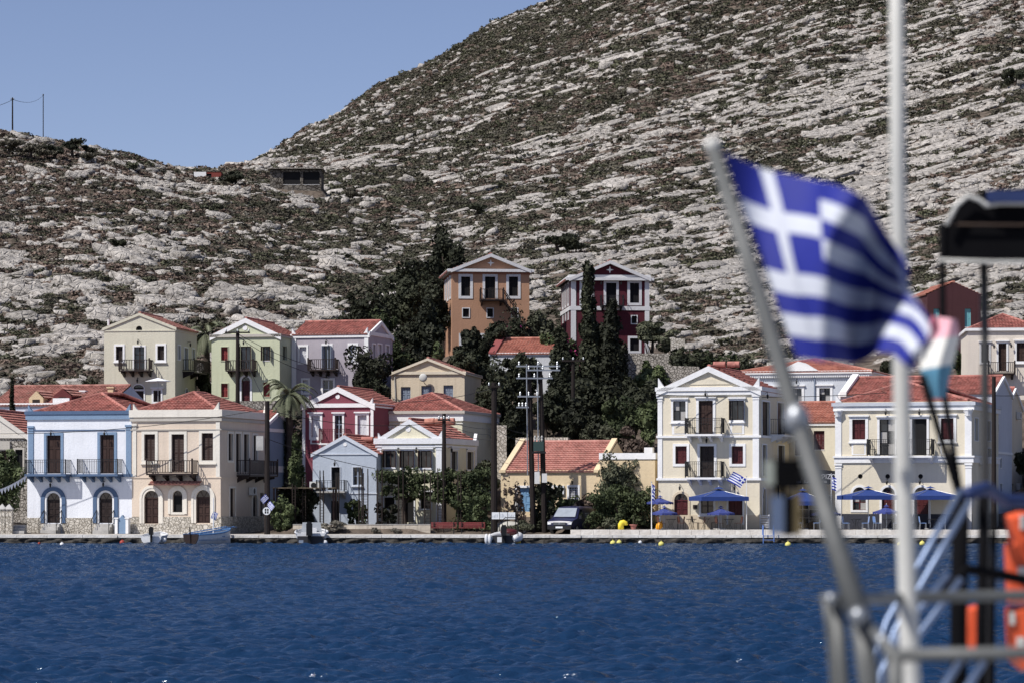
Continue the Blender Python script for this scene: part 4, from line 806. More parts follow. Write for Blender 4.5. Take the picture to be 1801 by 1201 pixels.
def leaf_mat(name,c1,c2,rnd=0.35,trans=0.15):
    m=bpy.data.materials.new(name); m.use_nodes=True; t=m.node_tree; N=t.nodes; L=t.links; b=N['Principled BSDF']; b.inputs['Roughness'].default_value=0.7; b.inputs['Specular IOR Level'].default_value=0.2
    g=N.new('ShaderNodeNewGeometry'); n=N.new('ShaderNodeTexNoise'); n.inputs['Scale'].default_value=0.9; n.inputs['Detail'].default_value=4; L.new(g.outputs['Position'],n.inputs['Vector'])
    r=N.new('ShaderNodeValToRGB'); r.color_ramp.elements[0].position=0.35; r.color_ramp.elements[0].color=(*c1,1); r.color_ramp.elements[1].position=0.68; r.color_ramp.elements[1].color=(*c2,1); L.new(n.outputs['Fac'],r.inputs[0])
    oi=N.new('ShaderNodeObjectInfo'); mr=N.new('ShaderNodeMapRange'); mr.inputs[3].default_value=1-rnd; mr.inputs[4].default_value=1+rnd; L.new(oi.outputs['Random'],mr.inputs[0])
    mu=N.new('ShaderNodeVectorMath'); mu.operation='SCALE'; L.new(r.outputs[0],mu.inputs[0]); L.new(mr.outputs[0],mu.inputs['Scale']); L.new(mu.outputs[0],b.inputs['Base Color'])
    MATS[name]=m; return m
ML_dark=leaf_mat('foliage_dark',(0.013,0.016,0.009),(0.044,0.048,0.028)); ML_mid=leaf_mat('foliage_mid',(0.03,0.042,0.018),(0.09,0.11,0.05))
ML_olive=leaf_mat('foliage_olive',(0.045,0.05,0.03),(0.12,0.125,0.08)); ML_dry=leaf_mat('foliage_dry',(0.095,0.068,0.055),(0.19,0.145,0.115),0.4)
ML_scrub=leaf_mat('foliage_scrub',(0.052,0.048,0.035),(0.125,0.114,0.084),0.4); ML_scrubg=leaf_mat('foliage_scrub_green',(0.042,0.044,0.026),(0.104,0.104,0.064),0.4); ML_grey=leaf_mat('foliage_grey',(0.12,0.11,0.09),(0.24,0.225,0.185))
ML_flower=leaf_mat('bougainvillea',(0.25,0.02,0.10),(0.45,0.05,0.2)); ML_palm=leaf_mat('palm_leaf',(0.06,0.07,0.04),(0.16,0.17,0.11))
def ico(sub):
    bm=bmesh.new(); bmesh.ops.create_icosphere(bm,subdivisions=sub,radius=1); v=np.array([p.co for p in bm.verts]); f=np.array([[q.index for q in p.verts] for p in bm.faces]); bm.free(); return v,f
def rock_mesh(name,seed,sub=2,blk=0.62,slab=False):
    v,f=ico(sub); rg=np.random.default_rng(seed); p=np.sign(v)*np.abs(v)**blk; p/=np.max(np.abs(p))
    for k,a in ((1.3,0.42),(2.9,0.3),(6.1,0.22),(9.7,0.12)):
        o=rg.uniform(-9,9,3); d=np.sin(p[:,0]*k+o[0])*np.sin(p[:,1]*k*1.2+o[1])+np.sin(p[:,2]*k*1.4+o[2])*np.sin(p[:,0]*k*0.8-o[1]); p=p*(1+a*0.5*d[:,None])
    p+=rg.normal(0,0.05,p.shape)
    if slab: p[:,2]=np.minimum(p[:,2],0.72+0.12*np.sin(p[:,0]*3))
    me=arrmesh(name,p,f); me.materials.append(M_rock); return me
def leafquads(cs,ns,size,rg,asp=0.6):
    """one small quad per centre, facing roughly along ns"""
    n=len(cs); t=rg.normal(0,1,(n,3)); nn=ns+rg.normal(0,0.6,(n,3)); nn/=np.linalg.norm(nn,axis=1)[:,None]+1e-9
    t-=nn*(t*nn).sum(1)[:,None]; t/=np.linalg.norm(t,axis=1)[:,None]+1e-9; bt=np.cross(nn,t); s=size*rg.uniform(0.6,1.35,(n,1))
    v=np.stack([cs-t*s,cs+bt*s*asp,cs+t*s,cs-bt*s*asp],1).reshape(-1,3); return v,np.arange(4*n).reshape(-1,4)
def shrub_mesh(name,seed,m,n=90,leaf=0.2):
    rg=np.random.default_rng(seed); d=rg.normal(0,1,(n,3)); d[:,2]=np.abs(d[:,2]); d/=np.linalg.norm(d,axis=1)[:,None]
    lump=1+0.28*np.sin(d[:,0]*4+seed)*np.sin(d[:,1]*4-seed)+0.2*np.sin(d[:,2]*6+seed*2)
    c=d*(lump*rg.uniform(0.55,1,n)**0.5)[:,None]*np.array([1,1,0.78]); v,q=leafquads(c,d,leaf,rg,0.75)
    me=arrmesh(name,v,q); me.materials.append(m); return me
def instancer(name,pts,rot,scl,var,meshes,parent,mats_,kind='stuff'):
    """one object; each point carries an instance of one of the source meshes"""
    me=bpy.data.meshes.new(name); me.vertices.add(len(pts)); me.vertices.foreach_set('co',np.asarray(pts,np.float32).ravel())
    for nm,ar in (('rot',rot),('scl',scl)):
        a=me.attributes.new(nm,'FLOAT_VECTOR','POINT'); a.data.foreach_set('vector',np.asarray(ar,np.float32).ravel())
    a=me.attributes.new('var','INT','POINT'); a.data.foreach_set('value',np.asarray(var,np.int32))
    o=bpy.data.objects.new(name,me); COL.objects.link(o); o.parent=parent; o['kind']=kind
    for mm in mats_: me.materials.append(mm)
    g=bpy.data.node_groups.new(name,'GeometryNodeTree'); g.interface.new_socket('Geometry',in_out='INPUT',socket_type='NodeSocketGeometry'); g.interface.new_socket('Geometry',in_out='OUTPUT',socket_type='NodeSocketGeometry')
    N=g.nodes; L=g.links; gi=N.new('NodeGroupInput'); go=N.new('NodeGroupOutput'); j=N.new('GeometryNodeJoinGeometry'); m2p=N.new('GeometryNodeMeshToPoints'); L.new(gi.outputs[0],m2p.inputs[0])
    def na(nm,ty):
        q=N.new('GeometryNodeInputNamedAttribute'); q.data_type=ty; q.inputs[0].default_value=nm; return q.outputs[0]
    ro=na('rot','FLOAT_VECTOR'); sc=na('scl','FLOAT_VECTOR'); va=na('var','INT'); e2r=N.new('FunctionNodeEulerToRotation'); L.new(ro,e2r.inputs[0])
    for i,ms in enumerate(meshes):
        src=bpy.data.objects.new(name+'_source',ms); oi=N.new('GeometryNodeObjectInfo'); oi.inputs[0].default_value=src
        c=N.new('FunctionNodeCompare'); c.data_type='INT'; c.operation='EQUAL'; L.new(va,c.inputs[2]); c.inputs[3].default_value=i
        ip=N.new('GeometryNodeInstanceOnPoints'); L.new(m2p.outputs[0],ip.inputs['Points']); L.new(c.outputs[0],ip.inputs['Selection']); L.new(oi.outputs['Geometry'],ip.inputs['Instance']); L.new(e2r.outputs[0],ip.inputs['Rotation']); L.new(sc,ip.inputs['Scale']); L.new(ip.outputs[0],j.inputs[0])
    L.new(j.outputs[0],go.inputs[0]); md=o.modifiers.new('scatter','NODES'); md.node_group=g; return o
def scatter(n,ylo,yhi,pw,seed):
    rg=np.random.default_rng(seed); Y=(rg.uniform(ylo**pw,yhi**pw,n))**(1/pw); u=rg.uniform(-0.185,0.185,n); X=u*Y
    Z,pm=terr(X,Y); e=0.6; zx,_=terr(X+e,Y); zy,_=terr(X,Y+e); nrm=np.stack([-(zx-Z)/e,-(zy-Z)/e,np.ones(n)],1); nrm/=np.linalg.norm(nrm,axis=1)[:,None]
    px=HX+F*u; py=HY-F*(Z-H)/Y; return rg,X,Y,Z,pm,nrm,px,py
def urban(px,Y): return (Y<285)&~((px<178)&(Y>236))&~((px>346)&(px<372)&(Y>250))&~((px>1180)&(px<1420)&(Y>262))&~((px<600)&(Y>266))|((px>590)&(px<1170)&(Y<296))
rg,X,Y,Z,pm,nrm,px,py=scatter(110000,236,1060,1.35,3); RKp=rockf(X,Y,Z)
ok=(RKp>0.47)&(pm<0.05)&~urban(px,Y)&(rg.uniform(0,1,len(X))<np.clip((RKp-0.45)*9,0.1,0.8)); X,Y,Z,nrm,px,py,RKp=[q[ok] for q in (X,Y,Z,nrm,px,py,RKp)]; n=len(X)
sx,cz,tt=bedn(X,Y); nb=np.stack([sx,0*sx,cz],1); tg=np.cross(nb,nrm); tg*=np.sign(tg[:,:1]+1e-9)
lev=np.stack([np.ones(n),0*X,0*X],1)*(1-tt)[:,None]+tg/(np.linalg.norm(tg,axis=1)[:,None]+1e-6)*tt[:,None]+rg.normal(0,0.14,(n,3))*(1.15-tt)[:,None]
lev-=nrm*(lev*nrm).sum(1)[:,None]; lev/=np.linalg.norm(lev,axis=1)[:,None]; bt=np.cross(nrm,lev)
nf=np.clip((Y-285)/300,0,1); near=np.where(py>430,1.0,0.0)*(px<700)
sz=np.exp(rg.normal(-0.95,0.5,n))*(1+0.9*near*rg.uniform(0,1,n)**2)*(0.85+0.6*nf); sz=np.clip(sz,0.18,1.7)
S3=np.stack([sz*(1.0+0.25*rg.uniform(0,1,n)+tt*rg.uniform(0.3,2.6,n)),sz*(0.75+0.25*tt),sz*(0.55+0.12*rg.uniform(-1,1,n)-0.14*tt)],1)
rots=np.array([Matrix((lev[i],bt[i],nrm[i])).transposed().to_euler()[:] for i in range(n)])
pos=np.stack([X,Y,Z],1)+nrm*(S3[:,2:3]*0.25); app=S3[:,0]*S3[:,2]/Y**2
order=np.argsort(-app); vis=[i for i in order if 0<px[i]<1801 and py[i]>0][:300]; rest=np.setdiff1d(np.arange(n),vis)
RM=[rock_mesh('rock',k,2,0.62 if k<5 else 0.5,slab=k>=3) for k in range(6)]
variant=np.where(tt>0.5,rg.integers(3,6,n),rg.integers(0,6,n))
instancer('rocks',pos[rest],rots[rest],S3[rest],variant[rest],RM,HILL,[M_rock])
SMALL=[rock_mesh('rock',20+k,1,0.62) for k in range(4)]
for i in vis:
    o=bpy.data.objects.new('rock',RM[variant[i]]); COL.objects.link(o); o.parent=HILL; o.location=pos[i]; o.rotation_euler=rots[i]; o.scale=S3[i]
rg,X,Y,Z,pm,nrm,px,py=scatter(150000,236,1120,1.3,8); RKp=rockf(X,Y,Z)      # loose stones
ok=(pm<0.05)&~urban(px,Y)&(rg.uniform(0,1,len(X))<np.clip((RKp-0.36)*2.4,0.035,0.7)); X,Y,Z=[q[ok] for q in (X,Y,Z)]; n=len(X)
sz=np.clip(np.exp(rg.normal(-1.35,0.4,n)),0.1,0.7)*(0.9+0.9*np.clip((Y-285)/400,0,1)); S3=np.stack([sz*rg.uniform(0.9,1.9,n),sz,sz*rg.uniform(0.6,1.1,n)],1)
instancer('loose_stones',np.stack([X,Y,Z+0.3*S3[:,2]],1),np.stack([rg.normal(0,0.25,n),rg.normal(0,0.25,n),rg.normal(0,0.5,n)],1),S3,rg.integers(0,4,n),SMALL,HILL,[M_rock])
rg,X,Y,Z,pm,nrm,px,py=scatter(150000,232,1120,1.3,4); RKp=rockf(X,Y,Z)
ok=(pm<0.1)&~urban(px,Y)&(rg.uniform(0,1,len(X))<np.clip((0.56-RKp)*8,0.16,1.0)); X,Y,Z,nrm,px,py,RKp=[q[ok] for q in (X,Y,Z,nrm,px,py,RKp)]; n=len(X)
sz=np.clip(np.exp(rg.normal(-0.62,0.42,n)),0.2,1.5)*(0.72+0.5*np.clip((Y-285)/400,0,1)); S3=np.stack([sz*rg.uniform(0.9,1.4,n),sz*rg.uniform(0.9,1.4,n),sz*rg.uniform(0.6,1.0,n)],1)
SH=[shrub_mesh('shrub',k,[ML_scrub,ML_scrub,ML_scrubg,ML_dry,ML_dry,ML_grey][k],100) for k in range(6)]
patch=fbm(X/22,Y/40,3,91); left=np.clip((620-px)/250,0,1); pr=rg.uniform(0,1,n); dryp=np.clip(0.18+0.5*left+(patch-0.5)*1.6,0.05,0.85)
variant=np.where(pr<dryp*0.85,rg.integers(3,5,n),np.where(pr<dryp,5,rg.integers(0,3,n)))
rots=np.stack([0*X,0*X,rg.uniform(0,6.28,n)],1)
instancer('scrub',np.stack([X,Y,Z-0.08],1),rots,S3,variant,SH,HILL,[ML_scrub,ML_scrubg,ML_dry,ML_grey])
# ---------------------------------------------------------------- water
def wave(X,Y):
    rg=np.random.default_rng(5); z=0*X
    for i in range(46):
        lam=0.38*(1.085**i); k=2*PI/lam; th=rg.normal(math.radians(-72),0.75); amp=0.015*lam**0.85*np.exp(-(lam/3.0)**1.4)*(1+1.1*np.exp(-(lam/0.9)**2))
        ph=rg.uniform(0,6.28); z=z+amp*np.sin(k*(X*np.cos(th)+Y*np.sin(th))+ph+1.4*np.sin(0.21*X+0.13*Y+i))
    return z
uw=np.concatenate([np.linspace(-0.9,-0.19,12)[:-1],np.linspace(-0.19,0.19,640),np.linspace(0.19,0.9,12)[1:]])
yw=np.concatenate([np.linspace(2,46,24)[:-1],1/np.linspace(1/46,1/110,440)[:-1],np.linspace(110,201.6,230)])
UU,YY=np.meshgrid(uw,yw); XX=UU*np.maximum(YY,30); gust=0.35+1.3*fbm(XX/12,YY/34,4,77)**1.3
ZZ=wave(XX,YY)*gust*np.clip((201.6-YY)/6,0.3,1)
nr,ncl=XX.shape; idx=np.arange(nr*ncl).reshape(nr,ncl); quads=np.stack([idx[:-1,:-1],idx[:-1,1:],idx[1:,1:],idx[1:,:-1]],-1).reshape(-1,4)
me=arrmesh('harbour_water',np.stack([XX,YY,ZZ],-1).reshape(-1,3),quads)
def water_mat():
    m=bpy.data.materials.new('sea_water'); m.use_nodes=True; t=m.node_tree; N=t.nodes; L=t.links; N.remove(N['Principled BSDF']); out=N['Material Output']
    g=N.new('ShaderNodeNewGeometry'); mp=N.new('ShaderNodeMapping'); mp.inputs['Scale'].default_value=(0.42,0.8,1); L.new(g.outputs['Position'],mp.inputs[0])
    n=N.new('ShaderNodeTexNoise'); n.inputs['Scale'].default_value=3.6; n.inputs['Detail'].default_value=5; L.new(mp.outputs[0],n.inputs['Vector'])
    bp=N.new('ShaderNodeBump'); bp.inputs['Strength'].default_value=0.9; bp.inputs['Distance'].default_value=0.2; L.new(n.outputs['Fac'],bp.inputs['Height'])
    d=N.new('ShaderNodeBsdfDiffuse'); d.inputs['Color'].default_value=(0.007,0.026,0.068,1); gl=N.new('ShaderNodeBsdfGlossy'); gl.inputs['Roughness'].default_value=0.1; gl.inputs['Color'].default_value=(0.82,0.9,1,1)
    for q in (d,gl): L.new(bp.outputs[0],q.inputs['Normal'])
    fr=N.new('ShaderNodeFresnel'); fr.inputs[0].default_value=1.33; L.new(bp.outputs[0],fr.inputs['Normal']); mr=N.new('ShaderNodeMapRange'); mr.inputs[1].default_value=0.02; mr.inputs[2].default_value=1.0; mr.inputs[3].default_value=0.03; mr.inputs[4].default_value=0.6; L.new(fr.outputs[0],mr.inputs[0])
    mx=N.new('ShaderNodeMixShader'); L.new(mr.outputs[0],mx.inputs[0]); L.new(d.outputs[0],mx.inputs[1]); L.new(gl.outputs[0],mx.inputs[2]); L.new(mx.outputs[0],out.inputs[0]); return m
WAT=mkobj('harbour_water',me,water_mat(),smooth=True,kind='structure')
# ---------------------------------------------------------------- quay
Q0=200.0
def rough_strip(x0,x1,y,z0,z1,nx,nz,amp,seed,dirn=-1):
    xs=np.linspace(x0,x1,nx); zs=np.linspace(z0,z1,nz); A,Bz=np.meshgrid(xs,zs); d=fbm(A*1.6,Bz*3.2,3,seed)*amp+np.clip(vnoise(A*1.9+Bz*0.5,np.floor(Bz*3.5)+A*0,seed+3)-0.45,0,1)*amp*1.2
    d*=np.clip((z1-Bz)/0.1,0.25,1); V=np.stack([A,y+dirn*d,Bz],-1).reshape(-1,3); idx=np.arange(nx*nz).reshape(nz,nx); return V,np.stack([idx[:-1,:-1],idx[:-1,1:],idx[1:,1:],idx[1:,:-1]],-1).reshape(-1,4)
M_pave=mat('pavement',(0.46,0.43,0.39),0.9,0.2,0.9,0.4,8,col2=(0.36,0.34,0.31)); M_cap=mat('whitewashed_kerb',(0.80,0.78,0.74),0.9,0.25,1.6,0.5,8,col2=(0.5,0.48,0.44))
M_seawall=mat('wet_quay_stone',(0.05,0.044,0.036),0.75,0.4,3.5,1.0,6,col2=(0.008,0.007,0.006),spec=0.4)
quay=MB().box(-75,75,Q0+0.3,207.0,-2.5,QZ-0.02).build('quay',M_pave,kind='structure')
V,q=rough_strip(-75,75,Q0+0.3,-0.7,QZ-0.17,2200,14,0.55,13); mkobj('stone_facing',arrmesh('stone_facing',V,q),M_seawall,quay,kind='stuff')
rr=random.Random(3); x=-75.0
while x<75:        # kerb stones along the edge
    L_=rr.uniform(1.3,2.6); z=QZ+rr.uniform(-0.012,0.018); y=Q0+rr.uniform(-0.04,0.05)
    if abs(x)<42: MB().box(x+0.015,min(75,x+L_)-0.015,y,Q0+0.75,QZ-0.19,z).build('kerb_stone',M_cap,quay)
    x+=L_
MB().box(-75,-42,Q0,Q0+0.75,QZ-0.19,QZ).box(42,75,Q0,Q0+0.75,QZ-0.19,QZ).build('kerb_end',M_cap,quay)
# fallen stones at the foot of the quay
# ---------------------------------------------------------------- trees and plants
def findY(px,py,lo=232,hi=1200):
    Ys=np.linspace(lo,hi,900); X=(px-HX)*Ys/F; Z,_=terr(X,Ys); p=HY-F*(Z-H)/Ys; i=np.where(p<=py)[0]; return float(Ys[i[0]]) if len(i) else hi
M_bark=mat('bark',(0.07,0.055,0.045),0.95,0.4,4,0.5,15)
def crown(rg,c,rx,ry,rz,n,leaf,lobes=11,kind='round'):
    cs=[];ns=[]
    for i in range(lobes):
        d=rg.normal(0,1,3); d/=np.linalg.norm(d); r=rg.uniform(0.2,0.82)
        if kind=='cone':
            h=rg.uniform(-0.95,0.92); wd=(1-h)*0.5+0.06; a=rg.uniform(0,6.28); lc=np.array([cos(a)*wd*0.55,sin(a)*wd*0.55,h]); lr=0.14+0.38*wd
        elif kind=='box': lc=rg.uniform(-0.86,0.86,3); lr=rg.uniform(0.12,0.32); lc[2]=min(lc[2],0.85-0.45*abs(sin(lc[0]*3.1+lobes))-0.25*lc[0]**2); lc[1]*=0.6
        else: lc=d*r*np.array([1,1,1.05]); lr=rg.uniform(0.16,0.44)
        k=int(n/lobes); q=rg.normal(0,1,(k,3)); q/=np.linalg.norm(q,axis=1)[:,None]; rad=rg.uniform(0.55,1.0,(k,1))**0.6
        p=lc+q*rad*lr*np.array([1,1,0.8 if kind!='cone' else 0.55]); cs.append(p); ns.append(q)
    cs=np.concatenate(cs); ns=np.concatenate(ns); a=np.arctan2(cs[:,1],cs[:,0]); cs=cs*(1+0.16*np.sin(3*a+rg.uniform(0,6))+0.13*np.sin(5*cs[:,2]+rg.uniform(0,6)))[:,None]; cs=cs*np.array([rx,ry,rz])+np.array(c); return cs,ns
def tree(name,label,px,py,rx,rz,Y,m=None,n=None,leaf=0.17,kind='round',base=None,cat='tree',group=None,seed=None,lobes=None,flowers=0,parts=('trunk','crown'),full=True):
    """crown centred at photo point px,py at distance Y; rx,rz its half size in photo pixels; trunk runs down to the ground"""
    c=P(px,py,Y); k=Y/F; rx*=k; rz*=k; rz0=rz; ry=rx*0.9; m=m or ML_dark; gz=tz(c.x,Y) if base is None else base
    gz=min(gz,c.z-rz*0.3); top_=c.z+rz
    lowf=0.0 if cat in('shrub','vine','weeds') else (0.10 if kind=='cone' else 0.2)
    if full:
        bot=gz+lowf*(top_-gz); c.z=(top_+bot)/2; rz=(top_-bot)/2
    root=empty(name,(c.x,Y,gz),0,label,cat,group); rg=np.random.default_rng(seed if seed is not None else int(px*7+py*13))
    n=int(n*1.25*max(1,rz/max(0.1,rz0))) if n else int(min(9000,max(500,380*rx*rz*(0.17/leaf)**2*1.5))); lobes=lobes or (max(10,int(n/230)) if kind=='round' else (max(26,int(n/150)) if kind=='cone' else max(24,int(n/60))))
    cc=(0,0,c.z-gz); cs,ns=crown(rg,cc,rx,ry,rz,n,leaf,lobes,kind); cs[:,2]=np.maximum(cs[:,2],0.05)
    v,q=leafquads(cs,ns,leaf,rg,0.55); mkobj(parts[1],arrmesh(parts[1],v,q),m,root)
    if flowers:
        ii=rg.integers(0,len(cs),flowers); v,q=leafquads(cs[ii]+ns[ii]*0.15,ns[ii],leaf*1.1,rg,0.9); mkobj('flowers',arrmesh('flowers',v,q),ML_flower,root)
    mb=MB(); top=c.z-gz+(0.3*rz if kind!='cone' else 0.8*rz); r0=max(0.05,0.07*rx+0.03)
    pts=[Vector((0,0,-0.3)),Vector((rg.normal(0,0.06)*rx,rg.normal(0,0.06)*rx,top*0.35)),Vector((rg.normal(0,0.1)*rx,0,top*0.7)),Vector((0,0,top))]; mb.path(pts,[r0*1.3,r0,r0*0.7,r0*0.25],7)
    if kind!='cone':
        for i in range(6):
            t=cs[rg.integers(0,len(cs))]; s_=pts[1].lerp(pts[2],rg.uniform(0,1)); e=Vector(t)*0.85+s_*0.15; mb.path([s_,s_.lerp(e,0.5)+Vector((0,0,0.1*rz)),e],[r0*0.5,r0*0.3,r0*0.1],5)
    mb.build(parts[0],M_bark,root); return root
GROVE=[(600,590,30,34,262,'low dark tree at the left foot of the mansion grove'),(672,585,44,50,266,'dark tree in the middle of the mansion grove'),(770,560,40,60,270,'dark tree touching the left wall of the orange mansion'),(720,650,40,46,252,'dark tree behind the weathered cream gable roof'),(765,645,40,36,247,'dark tree above the right slope of the weathered gable'),(835,600,34,26,254,'dark shrubby tree under the orange mansion small windows'),(880,600,30,24,256,'dark bush under the orange mansion stair'),(915,640,44,36,246,'dark tree crowding the roof of the pale grey house'),(905,735,34,40,232,'dark bush between the thick pole and transformer poles'),(1010,735,42,44,231,'dark bush behind the slim crossarm pole'),(1085,745,46,44,231,'dark bush right of the slim crossarm pole'),(1140,735,26,44,230,'dark bush against the tall hotel corner'),(1140,660,40,40,250,'dark tree below the burgundy mansion terrace'),(1205,645,34,30,252,'dark tree above the pediment of the tall hotel'),(1290,650,40,24,250,'dark bush behind the tall hotel water tanks'),(545,765,26,40,232,'dark bush behind the raspberry house chimney'),(358,690,18,40,246,'dark climbing bush between cream and green hill houses'),(655,690,30,36,236,'dark bush behind the raspberry house roof'),(1060,615,36,60,255,'dark tree filling the gap between two cypresses'),(965,610,26,40,254,'dark bush beside the purple bougainvillea')]
for px,py,rx,rz,Y,lab in GROVE: tree('broadleaf_tree',lab,px,py,rx,rz,Y,ML_dark if (px+py)%3 else ML_mid,3200,0.19)
tree('eucalyptus_tree','tall drooping dark eucalyptus tree behind the orange mansion',778,452,60,66,284,ML_dark,6500,0.22,lobes=34)
tree('broadleaf_tree','wide dark evergreen tree left of the orange mansion',712,520,62,66,276,ML_dark,6500,0.2)
tree('broadleaf_tree','dark evergreen tree beside the bare limestone left of the mansion grove',645,562,52,46,272,ML_dark,5000,0.2)
tree('broadleaf_tree','dense dark tree below the orange mansion wall and behind the cream gable',745,590,50,58,260,ML_dark,5200,0.2)
tree('broadleaf_tree','dark round tree hiding the right end of the mauve house',650,645,42,42,238,ML_dark,4200,0.18)
tree('broadleaf_tree','leafy dark tree between the weathered cream gable and the mauve house',690,610,36,40,250,ML_mid,3000,0.18)
tree('broadleaf_tree','dark tree below the orange mansion pergola',815,630,40,36,250,ML_dark,3600,0.18)
tree('broadleaf_tree','dark tree in front of the pale grey house beside the tall pole',862,690,42,52,237,ML_dark,4800,0.18)
tree('shrub','clipped evergreen shrub row at the foot of the orange mansion',900,574,58,26,259,ML_dark,3600,0.17,cat='shrub',flowers=60)
tree('broadleaf_tree','grey green tree between the orange and burgundy mansions',950,556,38,36,263,ML_olive,3200,0.17)
tree('olive_tree','round silvery olive tree on the stone terrace beside the burgundy mansion',1148,592,46,28,259,ML_olive,3600,0.14,full=False)
tree('cypress_tree','tall spiky cypress standing before the burgundy mansion',1035,612,36,122,248,ML_dark,7000,0.2,'cone')
tree('cypress_tree','second dark cypress standing to the right of the spiky one',1076,632,40,104,247,ML_dark,6500,0.2,'cone')
tree('cypress_tree','dark cypress overlapping the pale grey house roof',985,672,36,86,243,ML_dark,5600,0.2,'cone')
tree('bougainvillea','purple flowering bougainvillea on the corner of the burgundy mansion',996,576,24,18,256,ML_mid,1100,0.15,cat='shrub',flowers=260)
tree('broadleaf_tree','very dark tree mass under the cypresses above the apricot roof',1045,705,56,60,238,ML_dark,5600,0.2)
tree('broadleaf_tree','dark tree beside the tall hotel left pilaster',1118,706,44,58,236,ML_dark,4800,0.2)
tree('broadleaf_tree','dark bush behind the transformer poles',965,725,44,44,236,ML_dark,3800,0.18)
tree('shrub','reddish brown dry shrub above the flat roofed annex',1120,765,44,26,226,ML_dry,1900,0.17,cat='shrub')
tree('shrub','loose grey green shrub behind the apricot roof ridge',1045,755,38,24,227,ML_olive,1700,0.16,cat='shrub')
tree('broadleaf_tree','dark green bushes behind the ridge of the tall hotel',1255,645,48,28,257,ML_mid,2800,0.18)
tree('cypress_tree','thin small cypress beside the long low tiled roof',21,702,9,36,226,ML_dark,1600,0.13,'cone')
tree('ficus_tree','dense glossy ficus tree beside the white and blue house',12,842,38,56,213,ML_mid,5200,0.15)
tree('shrub','tangled dark bush under the palm behind the peach house',505,745,38,34,224,ML_olive,2600,0.16,cat='shrub')
tree('shrub','leafy bush beside the blue wall and the raspberry house',522,800,18,40,218,ML_mid,1800,0.15,cat='shrub')
tree('climbing_vine','dark ivy covering the tall rebar frame left of the small blue house',527,892,34,46,210.5,ML_dark,4200,0.12,'box',cat='vine')
tree('shrub','round green bush beside the tarred pole on the quay',494,905,24,36,207.5,ML_mid,2400,0.12,'box',cat='shrub')
tree('climbing_vine','leafy vine hanging over the balcony front of the pedimented cream house',712,848,46,30,211.3,ML_mid,3600,0.12,'box',cat='vine',full=False)
tree('climbing_vine','dark vine tree at the corner of the pedimented cream house',806,852,54,34,210.6,ML_mid,4600,0.13,'box',cat='vine',full=False)
tree('climbing_vine','low green vine over the stone wall beside the tall pole',832,878,36,18,208.6,ML_mid,1800,0.12,'box',cat='vine')
tree('broadleaf_tree','slim dark tree between the vine covered house and the apricot house',858,838,20,46,217,ML_dark,2600,0.14)
tree('shrub','bright green bush before the small blue house door',629,896,18,24,209.6,ML_mid,1500,0.11,'box',cat='shrub')
tree('shrub','dark grassy bush in front of the vine covered house',683,903,20,18,209,ML_dark,1100,0.11,'box',cat='shrub')
tree('shrub','dry grey weeds growing against the low beige wall below the blue house',583,926,26,13,206.4,ML_grey,1100,0.09,cat='weeds',base=QZ)
tree('shrub','small grey weed tuft at the rust stained end of the low wall',659,932,11,8,206.4,ML_grey,420,0.08,cat='weeds',base=QZ)
tree('shrub','small grey weed tuft beside the red benches',694,933,11,7,206.4,ML_grey,420,0.08,cat='weeds',base=QZ)
tree('oleander_bush','tall dark oleander bush in front of the apricot house',958,882,26,44,208.5,ML_dark,3000,0.13,'box',cat='shrub',flowers=0)
tree('oleander_bush','rounded dark green bush beside the parked van',985,890,30,24,208.8,ML_mid,2200,0.12,'box',cat='shrub')
tree('shrub','reddish leaved plant before the light blue door',906,878,20,38,207.8,ML_dry,520,0.13,'box',cat='shrub')
tree('tamarisk_tree','feathery grey green tamarisk above the rounded quay bush',1085,846,38,46,208.8,ML_olive,5200,0.11,'box',full=False)
tree('tamarisk_bush','large rounded green bush beside the van and the parasols',1092,890,56,40,207.6,ML_mid,7000,0.11,'box',cat='shrub')
tree('shrub','dry brown grass clump behind the van roof',1030,880,28,16,210,ML_dry,1400,0.12,cat='shrub')
tree('shrub','low grey green weeds between the moored inflatable and the van',918,924,36,11,205.8,ML_olive,1900,0.09,cat='weeds',base=QZ)
tree('shrub','grey green weeds behind the van',1072,922,22,11,205.8,ML_olive,1200,0.09,cat='weeds',base=QZ)
tree('broadleaf_tree','bright green tree left of the upper right cream house',1690,636,20,34,256,ML_mid,2200,0.17)
tree('broadleaf_tree','dark tree at the far right end of the terrace',1806,850,22,70,228,ML_dark,3200,0.18)
tree('broadleaf_tree','dark tree behind the pale grey hipped house',1560,640,34,18,262,ML_dark,1600,0.18)
for px,py,rx,rz,lab,mm in ((838,371,19,13,'lone round dark tree on the limestone slope above the mansions',ML_dark),(985,432,46,24,'wide dark shrub on the slope above the burgundy mansion',ML_dark),(413,316,24,20,'dark tree beside the shed on the saddle',ML_dark),(128,262,36,22,'dark bush on the left skyline beside the poles',ML_dark),(52,268,40,16,'low brown scrub bush on the left skyline under the poles',ML_scrub),
    (212,432,15,11,'small dark leaning tree among boulders on the left slope',ML_dark),(290,405,16,12,'bare greyish bush in the middle of the left slope',ML_grey),(372,368,20,12,'olive bush on the left slope below the saddle',ML_olive),(620,345,20,12,'dark bush at the foot of the mountain near the hut',ML_scrub),(18,262,26,20,'dark scrub bush under the shorter skyline pole',ML_scrub),(95,272,34,16,'dark low bush between the skyline poles and the round bush',ML_dark),(160,282,24,14,'sloping dark bush at the right end of the skyline thicket',ML_scrub),(235,296,22,9,'low olive bush on the descending left skyline',ML_olive),(1785,140,26,26,'dark tree high on the mountain near the right edge',ML_dark)):
    tree('hill_tree',lab,px,py,rx,rz,findY(px,py+rz*0.8),mm,1500,0.26,cat='tree')
